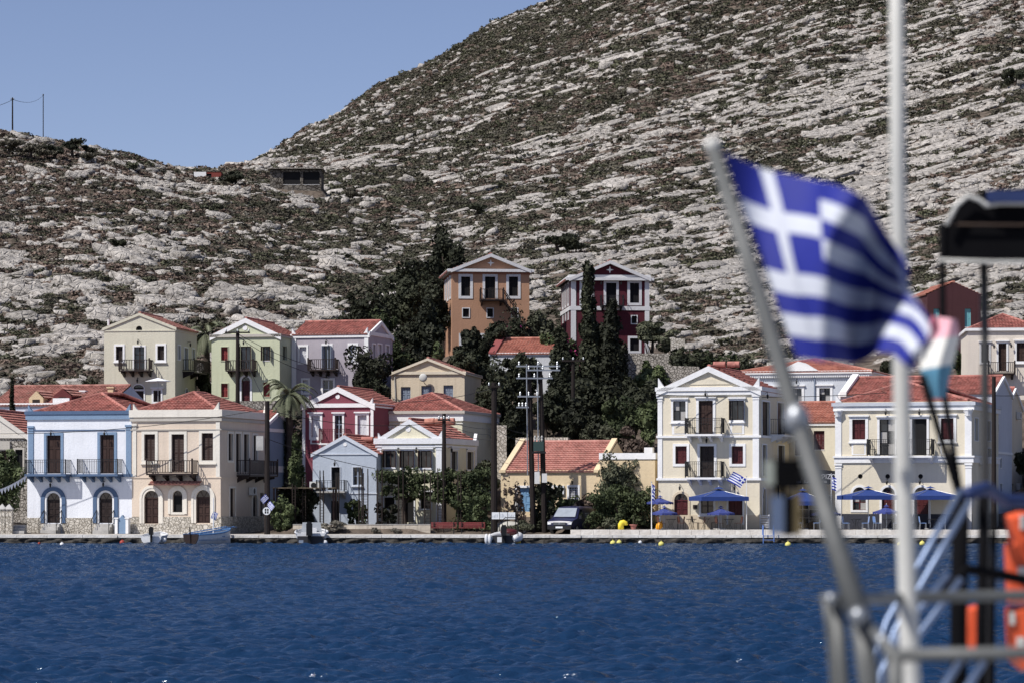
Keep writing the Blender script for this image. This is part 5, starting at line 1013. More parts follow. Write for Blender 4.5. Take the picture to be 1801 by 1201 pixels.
def palm(px,py,Y,R_,n,lab):
    c=P(px,py,Y); gz=tz(c.x,Y); root=empty('palm_tree',(c.x,Y,gz),0,lab,'palm tree'); h=c.z-gz; MB().path([(0,0,-0.3),(0.1,0,h*0.5),(0,0,h)],[0.34,0.27,0.3],9).build('trunk',M_bark,root)
    rg=random.Random(int(px))
    for i in range(n):
        a=2*PI*i/n*3.0+rg.uniform(-0.3,0.3); el=rg.uniform(-0.1,1.25); L=R_*rg.uniform(0.85,1.1); vs=[];fs=[]; d=Vector((cos(a),sin(a),0)); sd=Vector((-sin(a),cos(a),0)); p=Vector((0,0,h)); dirv=(d*cos(el)+Vector((0,0,1))*sin(el)); K=10; mb=MB(); pts=[]
        for k in range(K+1):
            pts.append(p.copy()); dirv=(dirv+Vector((0,0,-0.13-0.02*k))).normalized(); p=p+dirv*L/K
        mb.path(pts,[0.035*(1-k/(K+1)) for k in range(K+1)],4)
        for k in range(1,K):
            for s_ in (-1,1):
                for j in (0,0.5):
                    q=pts[k].lerp(pts[k+1],j); l=0.5*R_/2*(1-abs(k/K-0.45))*0.75; t=(pts[k+1]-pts[k]).normalized(); e=q+sd*s_*l*0.8+t*l*0.55+Vector((0,0,-l*0.35)); mb.add([q,q+t*0.16,e],[(0,1,2)])
        mb.build('frond',ML_palm,root)
palm(362,588,250,2.6,30,'palm tree rising between the cream and green hill houses')
palm(508,694,223,2.5,36,'palm tree in front of the mauve house behind the peach roof')
# ---------------------------------------------------------------- poles and cables
def pole(name,lab,px,pyt,pyb,Y,r,arms=(),z=None,m=None):
    b=P(px,pyb,Y); t=P(px,pyt,Y); gz=min(b.z,tz(b.x,Y) if z is None else z); root=empty(name,(b.x,Y,gz),0,lab,'utility pole'); h=t.z-gz
    MB().path([(0,0,-0.4),(0,0,h*0.5),(0,0,h)],[r*1.15,r,r*0.85],10).build('shaft',m or M_polewood,root)
    for dz,wd,n in arms:
        ar=MB().box(-wd/2,wd/2,-0.06-r,0.06-r,h-dz-0.06,h-dz+0.06).build('crossarm',M_polewood,root)
        for i in range(n): MB().lathe([(0.03,0),(0.07,0.05),(0.05,0.12),(0.07,0.16),(0.03,0.22)],8,(-wd/2+0.1+(wd-0.2)*i/max(1,n-1),-r,h-dz+0.06)).build('insulator',M_steel,ar)
    root['top']=h; return root
PO={}
PO['a']=pole('utility_pole','thick tarred pole with transformer bracket on the quay beside the peach house',470,705,938,204.6,0.19,z=QZ)
MB().box(-0.75,-0.25,-0.25,0.1,PO['a']['top']-3.4,PO['a']['top']-2.4).build('cable_box',M_concrete,PO['a'])
PO['b']=pole('utility_pole','tarred pole with four way crossarm before the pale green house',418,582,716,236,0.17,[(0.15,2.0,3)])
PO['c']=pole('utility_pole','dark pole in front of the pedimented cream house',781,727,905,210,0.16,[(0.45,0.9,3)])
PO['d']=pole('utility_pole','tall thick dark pole beside the weathered cream gable',869,672,938,206.5,0.22,[(0.3,0.9,2)],z=QZ)
PO['e']=pole('utility_pole','slim dark pole with short crossarm before the cypress trees',1008,630,790,232,0.16,[(0.2,1.8,3)])
PO['f']=pole('utility_pole','dark brown pole beside the right hotel side wall',1748,662,940,205.2,0.16,z=0.9)
PO['g']=pole('utility_pole','skyline pole with bracket, taller of the two',76,166,242,findY(76,242),0.2,[(0.4,0.8,2)])
PO['h']=pole('utility_pole','skyline pole with a small side arm, shorter of the two',22,172,238,findY(22,238),0.16,[(0.4,0.8,2)])
hp=empty('transformer_poles',(XY(942,208),208,tz(XY(942,208),208)),0,'pair of dark poles carrying a green transformer and insulators','transformer pole')
gz=hp.location.z; k=208/F; zz=lambda py:H-(py-HY)*k-gz; xx=lambda px:(px-942)*k
for a,b,c_,d_ in ((930,640,938,905),(950,648,958,905)): MB().path([(xx(c_),0,-0.4),(xx((a+c_)/2),0,zz((b+d_)/2)),(xx(a),0,zz(b))],[0.2,0.18,0.14],9).build('shaft',M_polewood,hp)
for py,x0,x1 in ((644,908,985),(651,925,985),(665,908,972),(697,910,950),(716,908,930)):
    ar=MB().box(xx(x0),xx(x1),-0.26,-0.16,zz(py)-0.05,zz(py)+0.05).build('crossarm',M_steel,hp)
    for i in range(3): MB().lathe([(0.03,0),(0.08,0.06),(0.05,0.14),(0.08,0.2),(0.03,0.3)],8,(xx(x0)+0.2+(xx(x1)-xx(x0)-0.4)*i/2,-0.21,zz(py)+0.04)).build('insulator',M_steel,ar)
tr=MB().box(xx(938),xx(956),-0.75,-0.2,zz(793),zz(776)).build('transformer',mat('transformer_green',(0.035,0.06,0.055),0.5),hp)
for i in range(3): MB().lathe([(0.05,0),(0.09,0.1),(0.06,0.2),(0.09,0.3),(0.04,0.42)],8,(xx(941+6*i),-0.48,zz(776))).build('bushing',M_concrete,tr)
MB().box(xx(936),xx(960),-0.8,-0.1,zz(797),zz(793.5)).build('platform',M_iron,hp); MB().box(xx(940),xx(949),-0.5,-0.2,zz(850),zz(829)).build('meter_box',mat('ac_white',(0.6,0.6,0.58),0.5,0.1),hp); MB().box(xx(953),xx(962),-0.5,-0.2,zz(848),zz(832)).build('meter_box',mat('ac_white',(0.6,0.6,0.58),0.5,0.1),hp)
for q in (928,947): MB().tube((xx(q),-0.25,zz(835)),(xx(q-2),-0.25,zz(640)),0.04).build('conduit',M_steel,hp)
M_cable=mat('black_cable',(0.015,0.015,0.016),0.6)
def cable(lab,a,b,sag,r=0.022,group='overhead cables'):
    a=Vector(a);b=Vector(b); pts=[a.lerp(b,i/14)+Vector((0,0,-4*sag*(i/14)*(1-i/14))) for i in range(15)]; MB().path(pts,r,5).build('overhead_cable',M_cable,None,label=lab,cat='cable',group=group)
ptop=lambda q,dz=0.1:PO[q].location+Vector((0,0,PO[q]['top']-dz)); CL='black cable strung from the tarred quay pole'
cable('black cable crossing the fronts of the blue trimmed and peach houses',P(-30,762,206),ptop('a',0.5),0.5)
cable('black cable from the tarred pole up to the pole before the green house',ptop('a',0.2),ptop('b',0.6),0.3)
for i in range(2): cable('black cable from the green house pole down to the raspberry house',ptop('b',0.25+0.2*i),P(640-40*i,662+6*i,243),0.6,group='cables above the mauve house')
cable('black cable from the tarred pole to the dark pole before the pedimented house',ptop('a',0.6),ptop('c',0.6),0.6)
for i in range(3): cable('black cable between the pole at the pedimented house and the thick pole',ptop('c',0.35+0.3*i),ptop('d',3.2+0.4*i),0.25,group='cables to the thick pole')
cable('black cable from the weathered gable to the thick dark pole',P(640,702,224),ptop('d',0.4),0.5)
cable('black cable crossing the small blue house front',ptop('a',2.6),P(664,824,212.4),0.2)
for i in range(2): cable('black cable between the thick pole and the transformer poles',ptop('d',2.6+0.5*i),hp.location+Vector((xx(936),0,zz(760+14*i))),0.35,group='cables to the transformer')
cable('black cable crossing the upper storey of the tall hotel',P(1152,693,205.5),P(1560,690,206),0.25)
cable('black cable sagging from the skyline pole to the left',ptop('g',0.5),ptop('h',0.4),1.6,0.05); cable('black cable leaving the shorter skyline pole',ptop('h',0.5),P(-40,190,findY(22,238)),0.6,0.05)
cable('black cable from the brown right pole toward the upper houses',ptop('f',1.3),P(1830,690,215),0.1)
# ---------------------------------------------------------------- quay furniture
M_beige=mat('beige_block_wall',(0.58,0.52,0.43),0.9,0.25,0.8,0.4,6,streak=0.5)
rw=empty('retaining_wall',(XY(515,206.9),206.9,QZ-0.2),0,'low beige block wall with rust stains under the rebar columns','wall'); wl=XY(757,206.9)-XY(515,206.9); nb=11
for i in range(nb):
    for j in range(2): MB().box(wl*i/nb+0.006+(0.0 if j else 0.0),wl*(i+1)/nb-0.006,random.uniform(-0.012,0.0),0.35,0.36*j+0.1,0.36*j+0.452).build('block',M_beige,rw)
MB().box(0,wl,-0.03,0.36,0.82,0.86).build('coping',M_concrete,rw)
def rebar(px,pyt,pyb,Y,wpx,n=4):
    b=P(px,pyb,Y); gz=min(b.z,tz(b.x,Y)+0.02); root=empty('rebar_column',(b.x,Y,gz),0,'rusty rebar cage column standing unfinished behind the low wall','rebar column','rebar columns behind the low wall'); h=H-(pyt-HY)*Y/F-gz; w_=wpx*Y/F/2
    for sx_ in (-1,1):
        for sy_ in (-1,1): MB().tube((sx_*w_,sy_*0.12,-0.2),(sx_*w_,sy_*0.12,h*random.uniform(0.86,1.0)),0.04,0.04,5).build('bar',M_rust,root)
    nt_=int(min(h,2.2)/0.2)
    for i in range(nt_):
        z=0.2+i*0.2; MB().box(-w_-0.02,w_+0.02,-0.14,-0.115,z,z+0.025).box(-w_-0.02,w_+0.02,0.115,0.14,z,z+0.025).box(-w_-0.02,-w_+0.005,-0.114,0.114,z,z+0.025).box(w_-0.005,w_+0.02,-0.114,0.114,z,z+0.025).build('tie',M_rust,root)
for q in ((517,846,918,208,5),(535,828,918,208.6,5),(566,826,918,208,6),(594,835,918,208.2,4),(634,822,918,208,5),(643,822,918,208,8),(668,822,918,208,8),(705,822,918,208,8),(752,822,918,208,10),(775,822,918,208,10),(808,824,918,208.2,5)): rebar(*q)
mb=MB(); pg=empty('pergola',P(480,876,209.5),0,'rough timber pergola roof laid with reeds beside the small blue house','pergola'); k=209.5/F
for i in range(9): MB().box((12+ i*11)*k-0.05,(12+i*11)*k+0.05,-1.2,1.6,0.62-0.0*i,0.72).build('beam',M_brown,pg)
MB().box(0,112*k,-1.3,1.7,0.72,0.78).build('reed_mat',mat('reed',(0.16,0.13,0.09),0.95,0.4,6),pg)
for x_ in (4,108): 
    for y_ in (-1.1,1.5): MB().box(x_*k-0.06,x_*k+0.06,y_-0.06,y_+0.06,-1.9,0.72).build('post',M_brown,pg)
M_bench=mat('bench_red',(0.20,0.045,0.045),0.55,0.2,5)
def bench(px0,px1,lab):
    Y=205.4; x0=XY(px0,Y);x1=XY(px1,Y); root=empty('bench',((x0+x1)/2,Y,QZ),0,lab,'bench','red benches on the quay'); w_=(x1-x0)/2-0.04
    for i in range(3): MB().box(-w_,w_,-0.24+i*0.16,-0.11+i*0.16,0.4,0.45).build('seat_slat',M_bench,root)
    for i in range(3): MB().box(-w_,w_,0.24+0.03*i,0.28+0.03*i,0.5+i*0.11,0.59+i*0.11).build('back_slat',M_bench,root)
    for s_ in (-1,1):
        MB().box(s_*(w_-0.2)-0.03,s_*(w_-0.2)+0.03,-0.24,-0.18,0,0.4).box(s_*(w_-0.2)-0.03,s_*(w_-0.2)+0.03,0.18,0.26,0,0.82).box(s_*(w_-0.2)-0.028,s_*(w_-0.2)+0.028,-0.178,0.178,0.34,0.398).build('leg',M_iron,root)
bench(757,804,'red slatted bench at the end of the low beige wall'); bench(806,854,'red slatted bench nearer the tall thick pole')
# terrace in front of the hotels
tx0=XY(1004,202.0); M_wash=mat('whitewashed_stone',(0.70,0.68,0.64),0.9,0.2,2.0,0.6,5,col2=(0.52,0.49,0.45))
te=empty('terrace_wall',(tx0,202.0,QZ-0.05),0,'whitewashed low terrace edge carrying cafe tables along the quay','wall'); x=0.0; rr=random.Random(8)
while x<36:
    L_=rr.uniform(0.5,1.1); MB().box(x+0.008,x+L_-0.008,rr.uniform(-0.03,0.0),1.6,0.0,0.37+rr.uniform(-0.01,0.01)).build('stone',M_wash,te); x+=L_
TZ=0.905
M_alu=mat('aluminium',(0.5,0.51,0.52),0.4,0.1,5,metal=0.6); M_pblue=mat('parasol_blue',srgb(40,62,120),0.8,0.12,3); M_pblue2=mat('parasol_violet_blue',srgb(56,66,124),0.8,0.15,3)
def parasol(px,pyt,pyb,wpx,Y,lab,m,val=0.28,z=TZ,group=None,rot=0.2,sc=0):
    k=Y/F; root=empty('parasol',(XY(px,Y),Y,z),rot,lab,'parasol',group); zt=H-(pyt-HY)*k-z; ze=H-(pyb-HY)*k-z+val; r=wpx*k/2/0.97; n=4 if not sc else 8
    MB().tube((0,0,0),(0,0,zt),0.035,0.03,8).build('pole',M_alu,root); MB().box(-0.3,0.3,-0.3,0.3,0,0.08).build('base',M_concrete,root)
    cor=[]
    for i in range(n): a=2*PI*(i+0.5)/n; cor.append(Vector((cos(a),sin(a),0))*r*(1.2 if n==4 else 1.0)+Vector((0,0,ze)))
    mb=MB(); top=Vector((0,0,zt-0.04))
    for i in range(n):
        A=cor[i];B_=cor[(i+1)%n]; K=6; rows=[]
        for j in range(K+1):
            t=j/K; rows.append([top.lerp(A.lerp(B_,s_),t)+Vector((0,0,-0.10*sin(PI*t)*(1-abs(2*s_-1)*0.2)*r*0.5)) for s_ in (0,0.25,0.5,0.75,1)])
        vs=[q for rw_ in rows for q in rw_]; mb.add(vs,[(j*5+q,j*5+q+1,(j+1)*5+q+1,(j+1)*5+q) for j in range(K) for q in range(4)])
        for q in range(4): 
            C1=rows[K][q];C2=rows[K][q+1]; d=val*(1.0 if not sc else 0.8+0.25*(q%2)); mb.add([C1,C2,C2+Vector((0,0,-d)),C1+Vector((0,0,-d))],[(0,1,2,3)])
    mb.build('canopy',m,root); mb=MB(); mb.add([(cos(2*PI*(i+.5)/n)*r*0.22,sin(2*PI*(i+.5)/n)*r*0.22,zt-0.03) for i in range(n)]+[(0,0,zt+0.1)],[(i,(i+1)%n,n) for i in range(n)]); mb.build('vent_cap',m,root); MB().lathe([(0.03,0),(0.04,0.05),(0.0,0.12)],8,(0,0,zt+0.08)).build('finial',M_alu,root)
    for c_ in cor: MB().tube((0,0,zt-0.1),(c_.x*0.98,c_.y*0.98,c_.z-0.03),0.014,0.014,5).build('rib',M_alu,root)
G_P='blue cafe parasols'
parasol(1264,858,880,98,204.6,'large bright blue square parasol before the tall hotel doors',M_pblue); parasol(1412,861,888,84,205.2,'large blue parasol under the black hotel sign',M_pblue)
parasol(1527,857,878,100,205.0,'large blue square parasol before the porthole hotel window',M_pblue); parasol(1636,857,878,100,205.2,'large blue square parasol before the porthole hotel right door',M_pblue)
parasol(1161,873,886,46,205.8,'small violet blue scalloped parasol farther from the water beside the arched door',M_pblue2,0.14,sc=1); parasol(1168,891,905,46,203.4,'small violet blue scalloped parasol nearest the quay edge beside the flagpole',M_pblue2,0.14,sc=1)
parasol(1268,891,905,47,203.2,'small scalloped parasol in front of the large hotel parasol',M_pblue2,0.14,sc=1); parasol(1452,892,906,52,204.2,'small scalloped parasol between the two hotels',M_pblue2,0.14,sc=1); parasol(1559,889,903,47,203.4,'small scalloped parasol in front of the porthole hotel',M_pblue2,0.14,sc=1)
M_wood2=mat('chair_brown',(0.09,0.04,0.03),0.6); M_bcl=mat('chair_blue',srgb(110,140,190),0.7)
def chair(m1,m2,curved=False):
    r=empty('cafe_chair')
    for sx_ in (-1,1):
        MB().tube((sx_*0.2,-0.2,0),(sx_*0.2,-0.2,0.45),0.014,0.014,5).build('leg',m1,r); MB().path([(sx_*0.21,0.22,0),(sx_*0.2,0.19,0.45),(sx_*0.19,0.26,0.9)],0.014,5).build('leg',m1,r)
    MB().box(-0.22,0.22,-0.22,0.2,0.44,0.47).build('seat',m2,r)
    mb=MB(); n=8; pts=[(-0.2,0.5)]+[(0.2*cos(PI-PI*i/n),0.78+0.14*sin(PI*i/n)) for i in range(n+1)]+[(0.2,0.5)]
    mb.add([(a,0.2+0.06*(b-0.45)/0.45,b) for a,b in pts]+[(a,0.225+0.06*(b-0.45)/0.45,b) for a,b in pts],[tuple(range(len(pts))),tuple(range(2*len(pts)-1,len(pts)-1,-1))]+[(i,(i+1)%len(pts),len(pts)+(i+1)%len(pts),len(pts)+i) for i in range(len(pts))]); mb.build('backrest',m2,r); return r
def table(m):
    r=empty('cafe_table'); MB().lathe([(0.34,0.70),(0.36,0.71),(0.36,0.735),(0.34,0.74)],16).build('tabletop',m,r)
    for a in range(4): MB().path([(0.26*cos(a*PI/2+.5),0.26*sin(a*PI/2+.5),0),(0.1*cos(a*PI/2+.5),0.1*sin(a*PI/2+.5),0.35),(0.24*cos(a*PI/2+.5),0.24*sin(a*PI/2+.5),0.7)],0.013,5).build('leg',M_iron,r)
    return r
CH={'b':chair(M_iron,M_wood2),'u':chair(M_alu,M_bcl),'d':chair(M_iron,M_iron)}; TB=table(M_iron); used=set()
def place(proto,key,px,Y,z,rz,lab,cat,group):
    o=proto if key not in used else copytree(proto); used.add(key); o.location=(XY(px,Y),Y,z); o.rotation_euler=(0,0,rz); tag(o,lab,cat,group)
for px,Y,grp,an in ((1180,202.6,'l','under the scalloped parasol beside the flagpole'),(1216,202.7,'l','before the arched hotel door'),(1282,202.6,'l','under the scalloped parasol before the large hotel parasol'),(1240,205.2,'l','against the tall hotel wall below the plaque'),(1420,204,'r','under the parasol below the black sign'),(1505,203,'r','before the arched porthole hotel window'),(1560,202.8,'r','under the scalloped parasol of the porthole hotel'),(1640,203,'r','under the right parasol of the porthole hotel')):
    place(TB,'t',px,Y,TZ,random.uniform(0,1.5),'black metal cafe table '+an,'table','cafe tables on the terrace')
    for d,a in ((-17,1.57),(17,-1.57)):
        kk='b' if grp=='l' and Y<204 else ('d' if grp=='l' else 'u'); nm={'b':'brown backed','d':'black','u':'pale blue backed'}[kk]+' cafe chair at the table '+an
        place(CH[kk],kk,px+d,Y+random.uniform(-0.3,0.4),TZ,a+random.uniform(-0.4,0.4),nm,'chair','chairs at the table '+an)
for h_,px,py,dx in ((N_,1221,763,1.57),(N_,1266,763,-1.57),(N_,1221,839,1.57),(N_,1266,839,-1.57),(Q,1538,801,1.57),(Q,1584,801,-1.57),(Q,1634,801,-1.57)):
    x_=h_.x(px); q=h_.local(x_,-0.5,h_.z(py,x_)); fl='upper' if py==763 else ('lower' if py==839 else 'long')
    o=copytree(CH['d']); o.location=q; o.rotation_euler=(0,0,dx+h_.th); tag(o,'black chair on the '+fl+' balcony of the '+('tall' if h_ is N_ else 'porthole')+' hotel','chair','chairs on the '+fl+' hotel balcony')
for h_,px,py,an in ((N_,1242,763,'upper balcony of the tall hotel'),(N_,1242,839,'lower balcony of the tall hotel'),(Q,1560,801,'long balcony of the porthole hotel')):
    x_=h_.x(px); o=copytree(TB); o.location=h_.local(x_,-0.55,h_.z(py,x_)); o.scale=(0.8,0.8,1); tag(o,'small black table on the '+an,'table','cafe tables on the balconies')
st=empty('stacked_chairs',(XY(1344,205.2),205.2,TZ),0,'tall stack of white slatted plastic sunbeds beside the hotel side wall','stacked chairs')
for i in range(8): MB().box(-0.32,0.32,-0.35,0.3,0.1+i*0.115,0.145+i*0.115).build('sunbed',M_whsh,st)
for x_ in (-0.33,0.31): MB().box(x_,x_+0.04,-0.3,0.28,0,1.02).build('side_frame',M_whsh,st)
lad=empty('swim_ladder',(XY(1352,199.7),199.75,-0.5),0,'blue metal bathing ladder hooked over the quay edge','ladder')
for s_ in (-0.36,0.36): MB().path([(s_,0,-0.3),(s_,0,1.1),(s_,0.05,1.6),(s_,0.3,1.72),(s_,0.55,1.6),(s_,0.6,1.05)],0.035,7).build('rail',mat('ladder_blue',srgb(90,120,180),0.5),lad)
for i in range(5): MB().tube((-0.36,0,-0.1+i*0.28),(0.36,0,-0.1+i*0.28),0.025,0.025,6).build('rung',MATS['ladder_blue'],lad)
def greekmesh(wd,ht,wav,nx=27,amp=0.06,fn=None):
    rows=18; vs=[];fs=[];mi=[]
    for j in range(rows+1):
        for i in range(nx+1):
            u=i/nx;v=1-j/rows; vs.append(fn(u,v) if fn else (u*wd,amp*sin(u*wav+v*1.3)*u,(v-1)*ht-0.12*u*u*ht))
    cw=10
    for j in range(rows):
        for i in range(nx):
            fs.append((j*(nx+1)+i,j*(nx+1)+i+1,(j+1)*(nx+1)+i+1,(j+1)*(nx+1)+i)); s_=j//2; w_=(s_%2==1)
            if i<nx*10/27 and s_<5: w_=(s_==2) or (nx*4/27<=i<nx*6/27)
            mi.append(1 if w_ else 0)
    me=bpy.data.meshes.new('flag'); me.from_pydata(vs,[],fs); me.update()
    return me,mi
def flag_obj(me,mi,lab,mats_,parent=None,group=None):
    o=bpy.data.objects.new('flag',me); COL.objects.link(o)
    for m_ in mats_: me.materials.append(m_)
    me.polygons.foreach_set('material_index',mi); me.polygons.foreach_set('use_smooth',[True]*len(mi)); tag(o,lab,'flag',group); return o
M_fb=mat('flag_blue',srgb(38,52,150),0.75,0.1,6); M_fw=mat('flag_white',(0.74,0.76,0.8),0.75,0.05,6)
def flagpole(px,pyt,pyb,Y,z,lab,r=0.035,rz=0):
    root=empty('flagpole',(XY(px,Y),Y,z),0,lab,'flagpole'); h=H-(pyt-HY)*Y/F-z; MB().tube((0,0,-0.05),(0,0,h),r,r*0.7,8).build('shaft',mat('white_paint',(0.75,0.75,0.74),0.5,0.05),root); MB().sphere((0,0,h+0.03),0.05,8,6).build('finial',M_alu,root); return root.location+Vector((0,0,h))
t=flagpole(1313,838,930,203.6,TZ,'white flagpole with a wind blown striped flag before the tall hotel'); me,mi=greekmesh(1.05,0.75,5); o=flag_obj(me,mi,'small blue and white striped flag streaming from the hotel flagpole',[M_fb,M_fw]); o.location=t-Vector((0,0,0.15)); o.rotation_euler=(0,R(-35),R(178))
t=flagpole(1146,848,930,203.0,TZ,'white flagpole with a furled flag beside the small parasols'); me,mi=greekmesh(0.22,1.1,9,12); o=flag_obj(me,mi,'furled blue striped flag hanging on the pole beside the small parasols',[M_fb,M_fw]); o.location=t-Vector((0,0,0.1))
t=flagpole(1462,834,905,204.6,TZ,'white flagpole beside the porthole hotel pilaster'); me,mi=greekmesh(0.35,0.9,9,12); o=flag_obj(me,mi,'limp blue flag beside the porthole hotel pilaster',[M_fb,M_fw]); o.location=t-Vector((0,0,0.15))
for px,py,lab,a in ((464,872,'tiny striped flag on the left of the tarred pole',R(200)),(479,884,'tiny striped flag on the right of the tarred pole',R(-20))):
    me,mi=greekmesh(0.55,0.4,5,27,0.04); o=flag_obj(me,mi,lab,[M_fb,M_fw]); o.location=P(470+(px-470)*0.5,py-4,204.35); o.rotation_euler=(0,R(40),a)
# round sign on the tarred pole
rs=empty('round_sign',P(469,938,204.1),0,'round white sign with four black squares in front of the tarred pole','sign'); zc=P(469,898,204.1).z-rs.location.z
MB().tube((0,0,-0.05),(0,0,zc),0.03).build('post',M_iron,rs); mb=MB(); mb.tube((0,-0.03,zc),(0,-0.06,zc),0.27,0.27,20); mb.build('disc',mat('sign_white',(0.66,0.69,0.72),0.5,0.04),rs)
for sx_ in (-1,1):
    for sz_ in (-1,1): MB().box(sx_*0.08-0.05,sx_*0.08+0.05,-0.072,-0.061,zc+sz_*0.09-0.07,zc+sz_*0.09+0.07).build('mark',M_iron,rs)
# bunting
A0=P(-8,862,206);B0=P(49,833,207); bu=empty('bunting',A0,0,'string of small white triangular pennants beside the blue trimmed house','bunting'); d=B0-A0; pts=[d*(i/10)+Vector((0,0,-0.5*(i/10)*(1-i/10))) for i in range(11)]; MB().path(pts,0.012,4).build('cord',M_cable,bu)
for i in range(1,10): p=pts[i]; q=d.normalized()*0.16; MB().add([p-q,p+q,p+Vector((0,0.02,-0.42))],[(0,1,2)]) if 0 else None; mb=MB(); mb.add([p-q,p+q,p+Vector((0,0.03,-0.42)),p-q+Vector((0,0.012,0)),p+q+Vector((0,0.012,0))],[(0,1,2),(3,4,2)]); mb.build('pennant',M_fw,bu)
# gate piers left
for px,lab in ((4,'stone gate pier with pointed cap at the garden steps, outer one'),(16,'stone gate pier with pointed cap beside the garden steps')):
    Y=206.6; r_=empty('gate_pier',(XY(px,Y),Y,QZ),0,lab,'gate pier'); MB().box(-0.26,0.26,-0.26,0.26,-0.1,1.7).build('shaft',M_stone,r_); mb=MB(); mb.add([(-0.32,-0.32,1.7),(0.32,-0.32,1.7),(0.32,0.32,1.7),(-0.32,0.32,1.7),(0,0,2.1)],[(0,1,4),(1,2,4),(2,3,4),(3,0,4),(0,3,2,1)]); mb.build('cap',M_concrete,r_)
gs=empty('garden_steps',(XY(31,207),207,QZ),0,'grey concrete garden steps between the gate pier and blue house','steps')
for i in range(3): MB().box(-0.5,0.5,-0.35+0.3*i,0.9,0.2*i,0.2*(i+1)-0.003).build('step',M_concrete,gs)
# shrine, bollard, pot, buoy ashore, information boards
sh=empty('roadside_shrine',(XY(215.5,206.4),206.4,QZ),R(-14),'small white shrine with pointed blue niche between the two quay houses','shrine'); MB().box(-0.5,-0.3,-0.2,0.2,0,1.05).box(0.3,0.5,-0.2,0.2,0,1.05).build('pier',WHITE,sh); MB().prism([(-0.3,0),(0.3,0),(0.3,0.9),(0,1.3),(-0.3,0.9)],-0.1,0.2).build('niche',BLUE,sh); MB().box(-0.56,-0.24,-0.24,0.24,1.05,1.12).box(0.24,0.56,-0.24,0.24,1.05,1.12).build('pier_cap',WHITE,sh)
M_yel=mat('yellow_paint',srgb(222,200,60),0.5,0.1,5); M_or=mat('buoy_orange',srgb(232,160,40),0.5,0.15,4)
MB().path([(0,0,0),(0,0,0.36),(0.06,0,0.46),(0.2,0,0.5),(0.32,0,0.46),(0.34,0,0.3)],[0.2,0.2,0.2,0.18,0.15,0.15],12).build('mooring_bollard',M_yel,None,True,label='yellow curved pipe bollard on the whitewashed terrace edge',cat='bollard').location=(XY(1092,203),203,TZ)
pp=empty('plant_pot',(XY(1114,203.2),203.2,TZ),0,'round terracotta plant pot holding a thin stick','plant pot'); MB().lathe([(0.15,0),(0.22,0.28),(0.28,0.3),(0.28,0.36),(0.2,0.36)],14).build('pot',M_roof,pp); MB().tube((0,0,0.3),(0.03,0,1.0),0.012).build('stick',M_bark,pp)
o=MB().sphere((0,0,0.3),0.26,12,9,0.9,0.9,1.25).tube((0,0,0.55),(0,0,0.7),0.06,0.03).build('marker_buoy',M_or,None,True,label='orange yellow marker buoy standing ashore by the flagpole',cat='buoy'); o.location=(XY(1156,203.2),203.2,TZ-0.02); o.rotation_euler=(0,R(28),0)
ib=empty('information_board',(XY(885,205.8),205.8,QZ),0,'row of three white printed panels behind the moored inflatable','information board'); k=205.8/F
for i in range(3):
    x_=(-20+14*i)*k; pn=MB().box(x_,x_+13*k,-0.02,0.02,1.02,1.5).build('panel',mat('sign_white',(0.66,0.69,0.72),0.5,0.04),ib); mb=MB()
    for j in range(4): a=random.uniform(0.1,0.4); mb.box(x_+0.06+0.1*j,x_+0.09+0.1*j,-0.024,-0.021,1.12,1.12+a*0.8)
    mb.build('print',M_greysh,pn)
for x_ in (-20,-6.5,7.5,22): MB().box(x_*k-0.03,x_*k+0.03,0.025,0.08,0,1.52).build('post',M_iron,ib)
M_tarp=mat('tarpaulin',(0.42,0.41,0.37),0.8,0.15,3); o=MB().sphere((0,0,0),1,16,10,1.2,0.8,0.62).build('covered_load',M_tarp,None,True,label='pale tarpaulin covered heap behind the inflatable boat',cat='tarpaulin'); o.location=(XY(895,207),207,QZ+0.25)
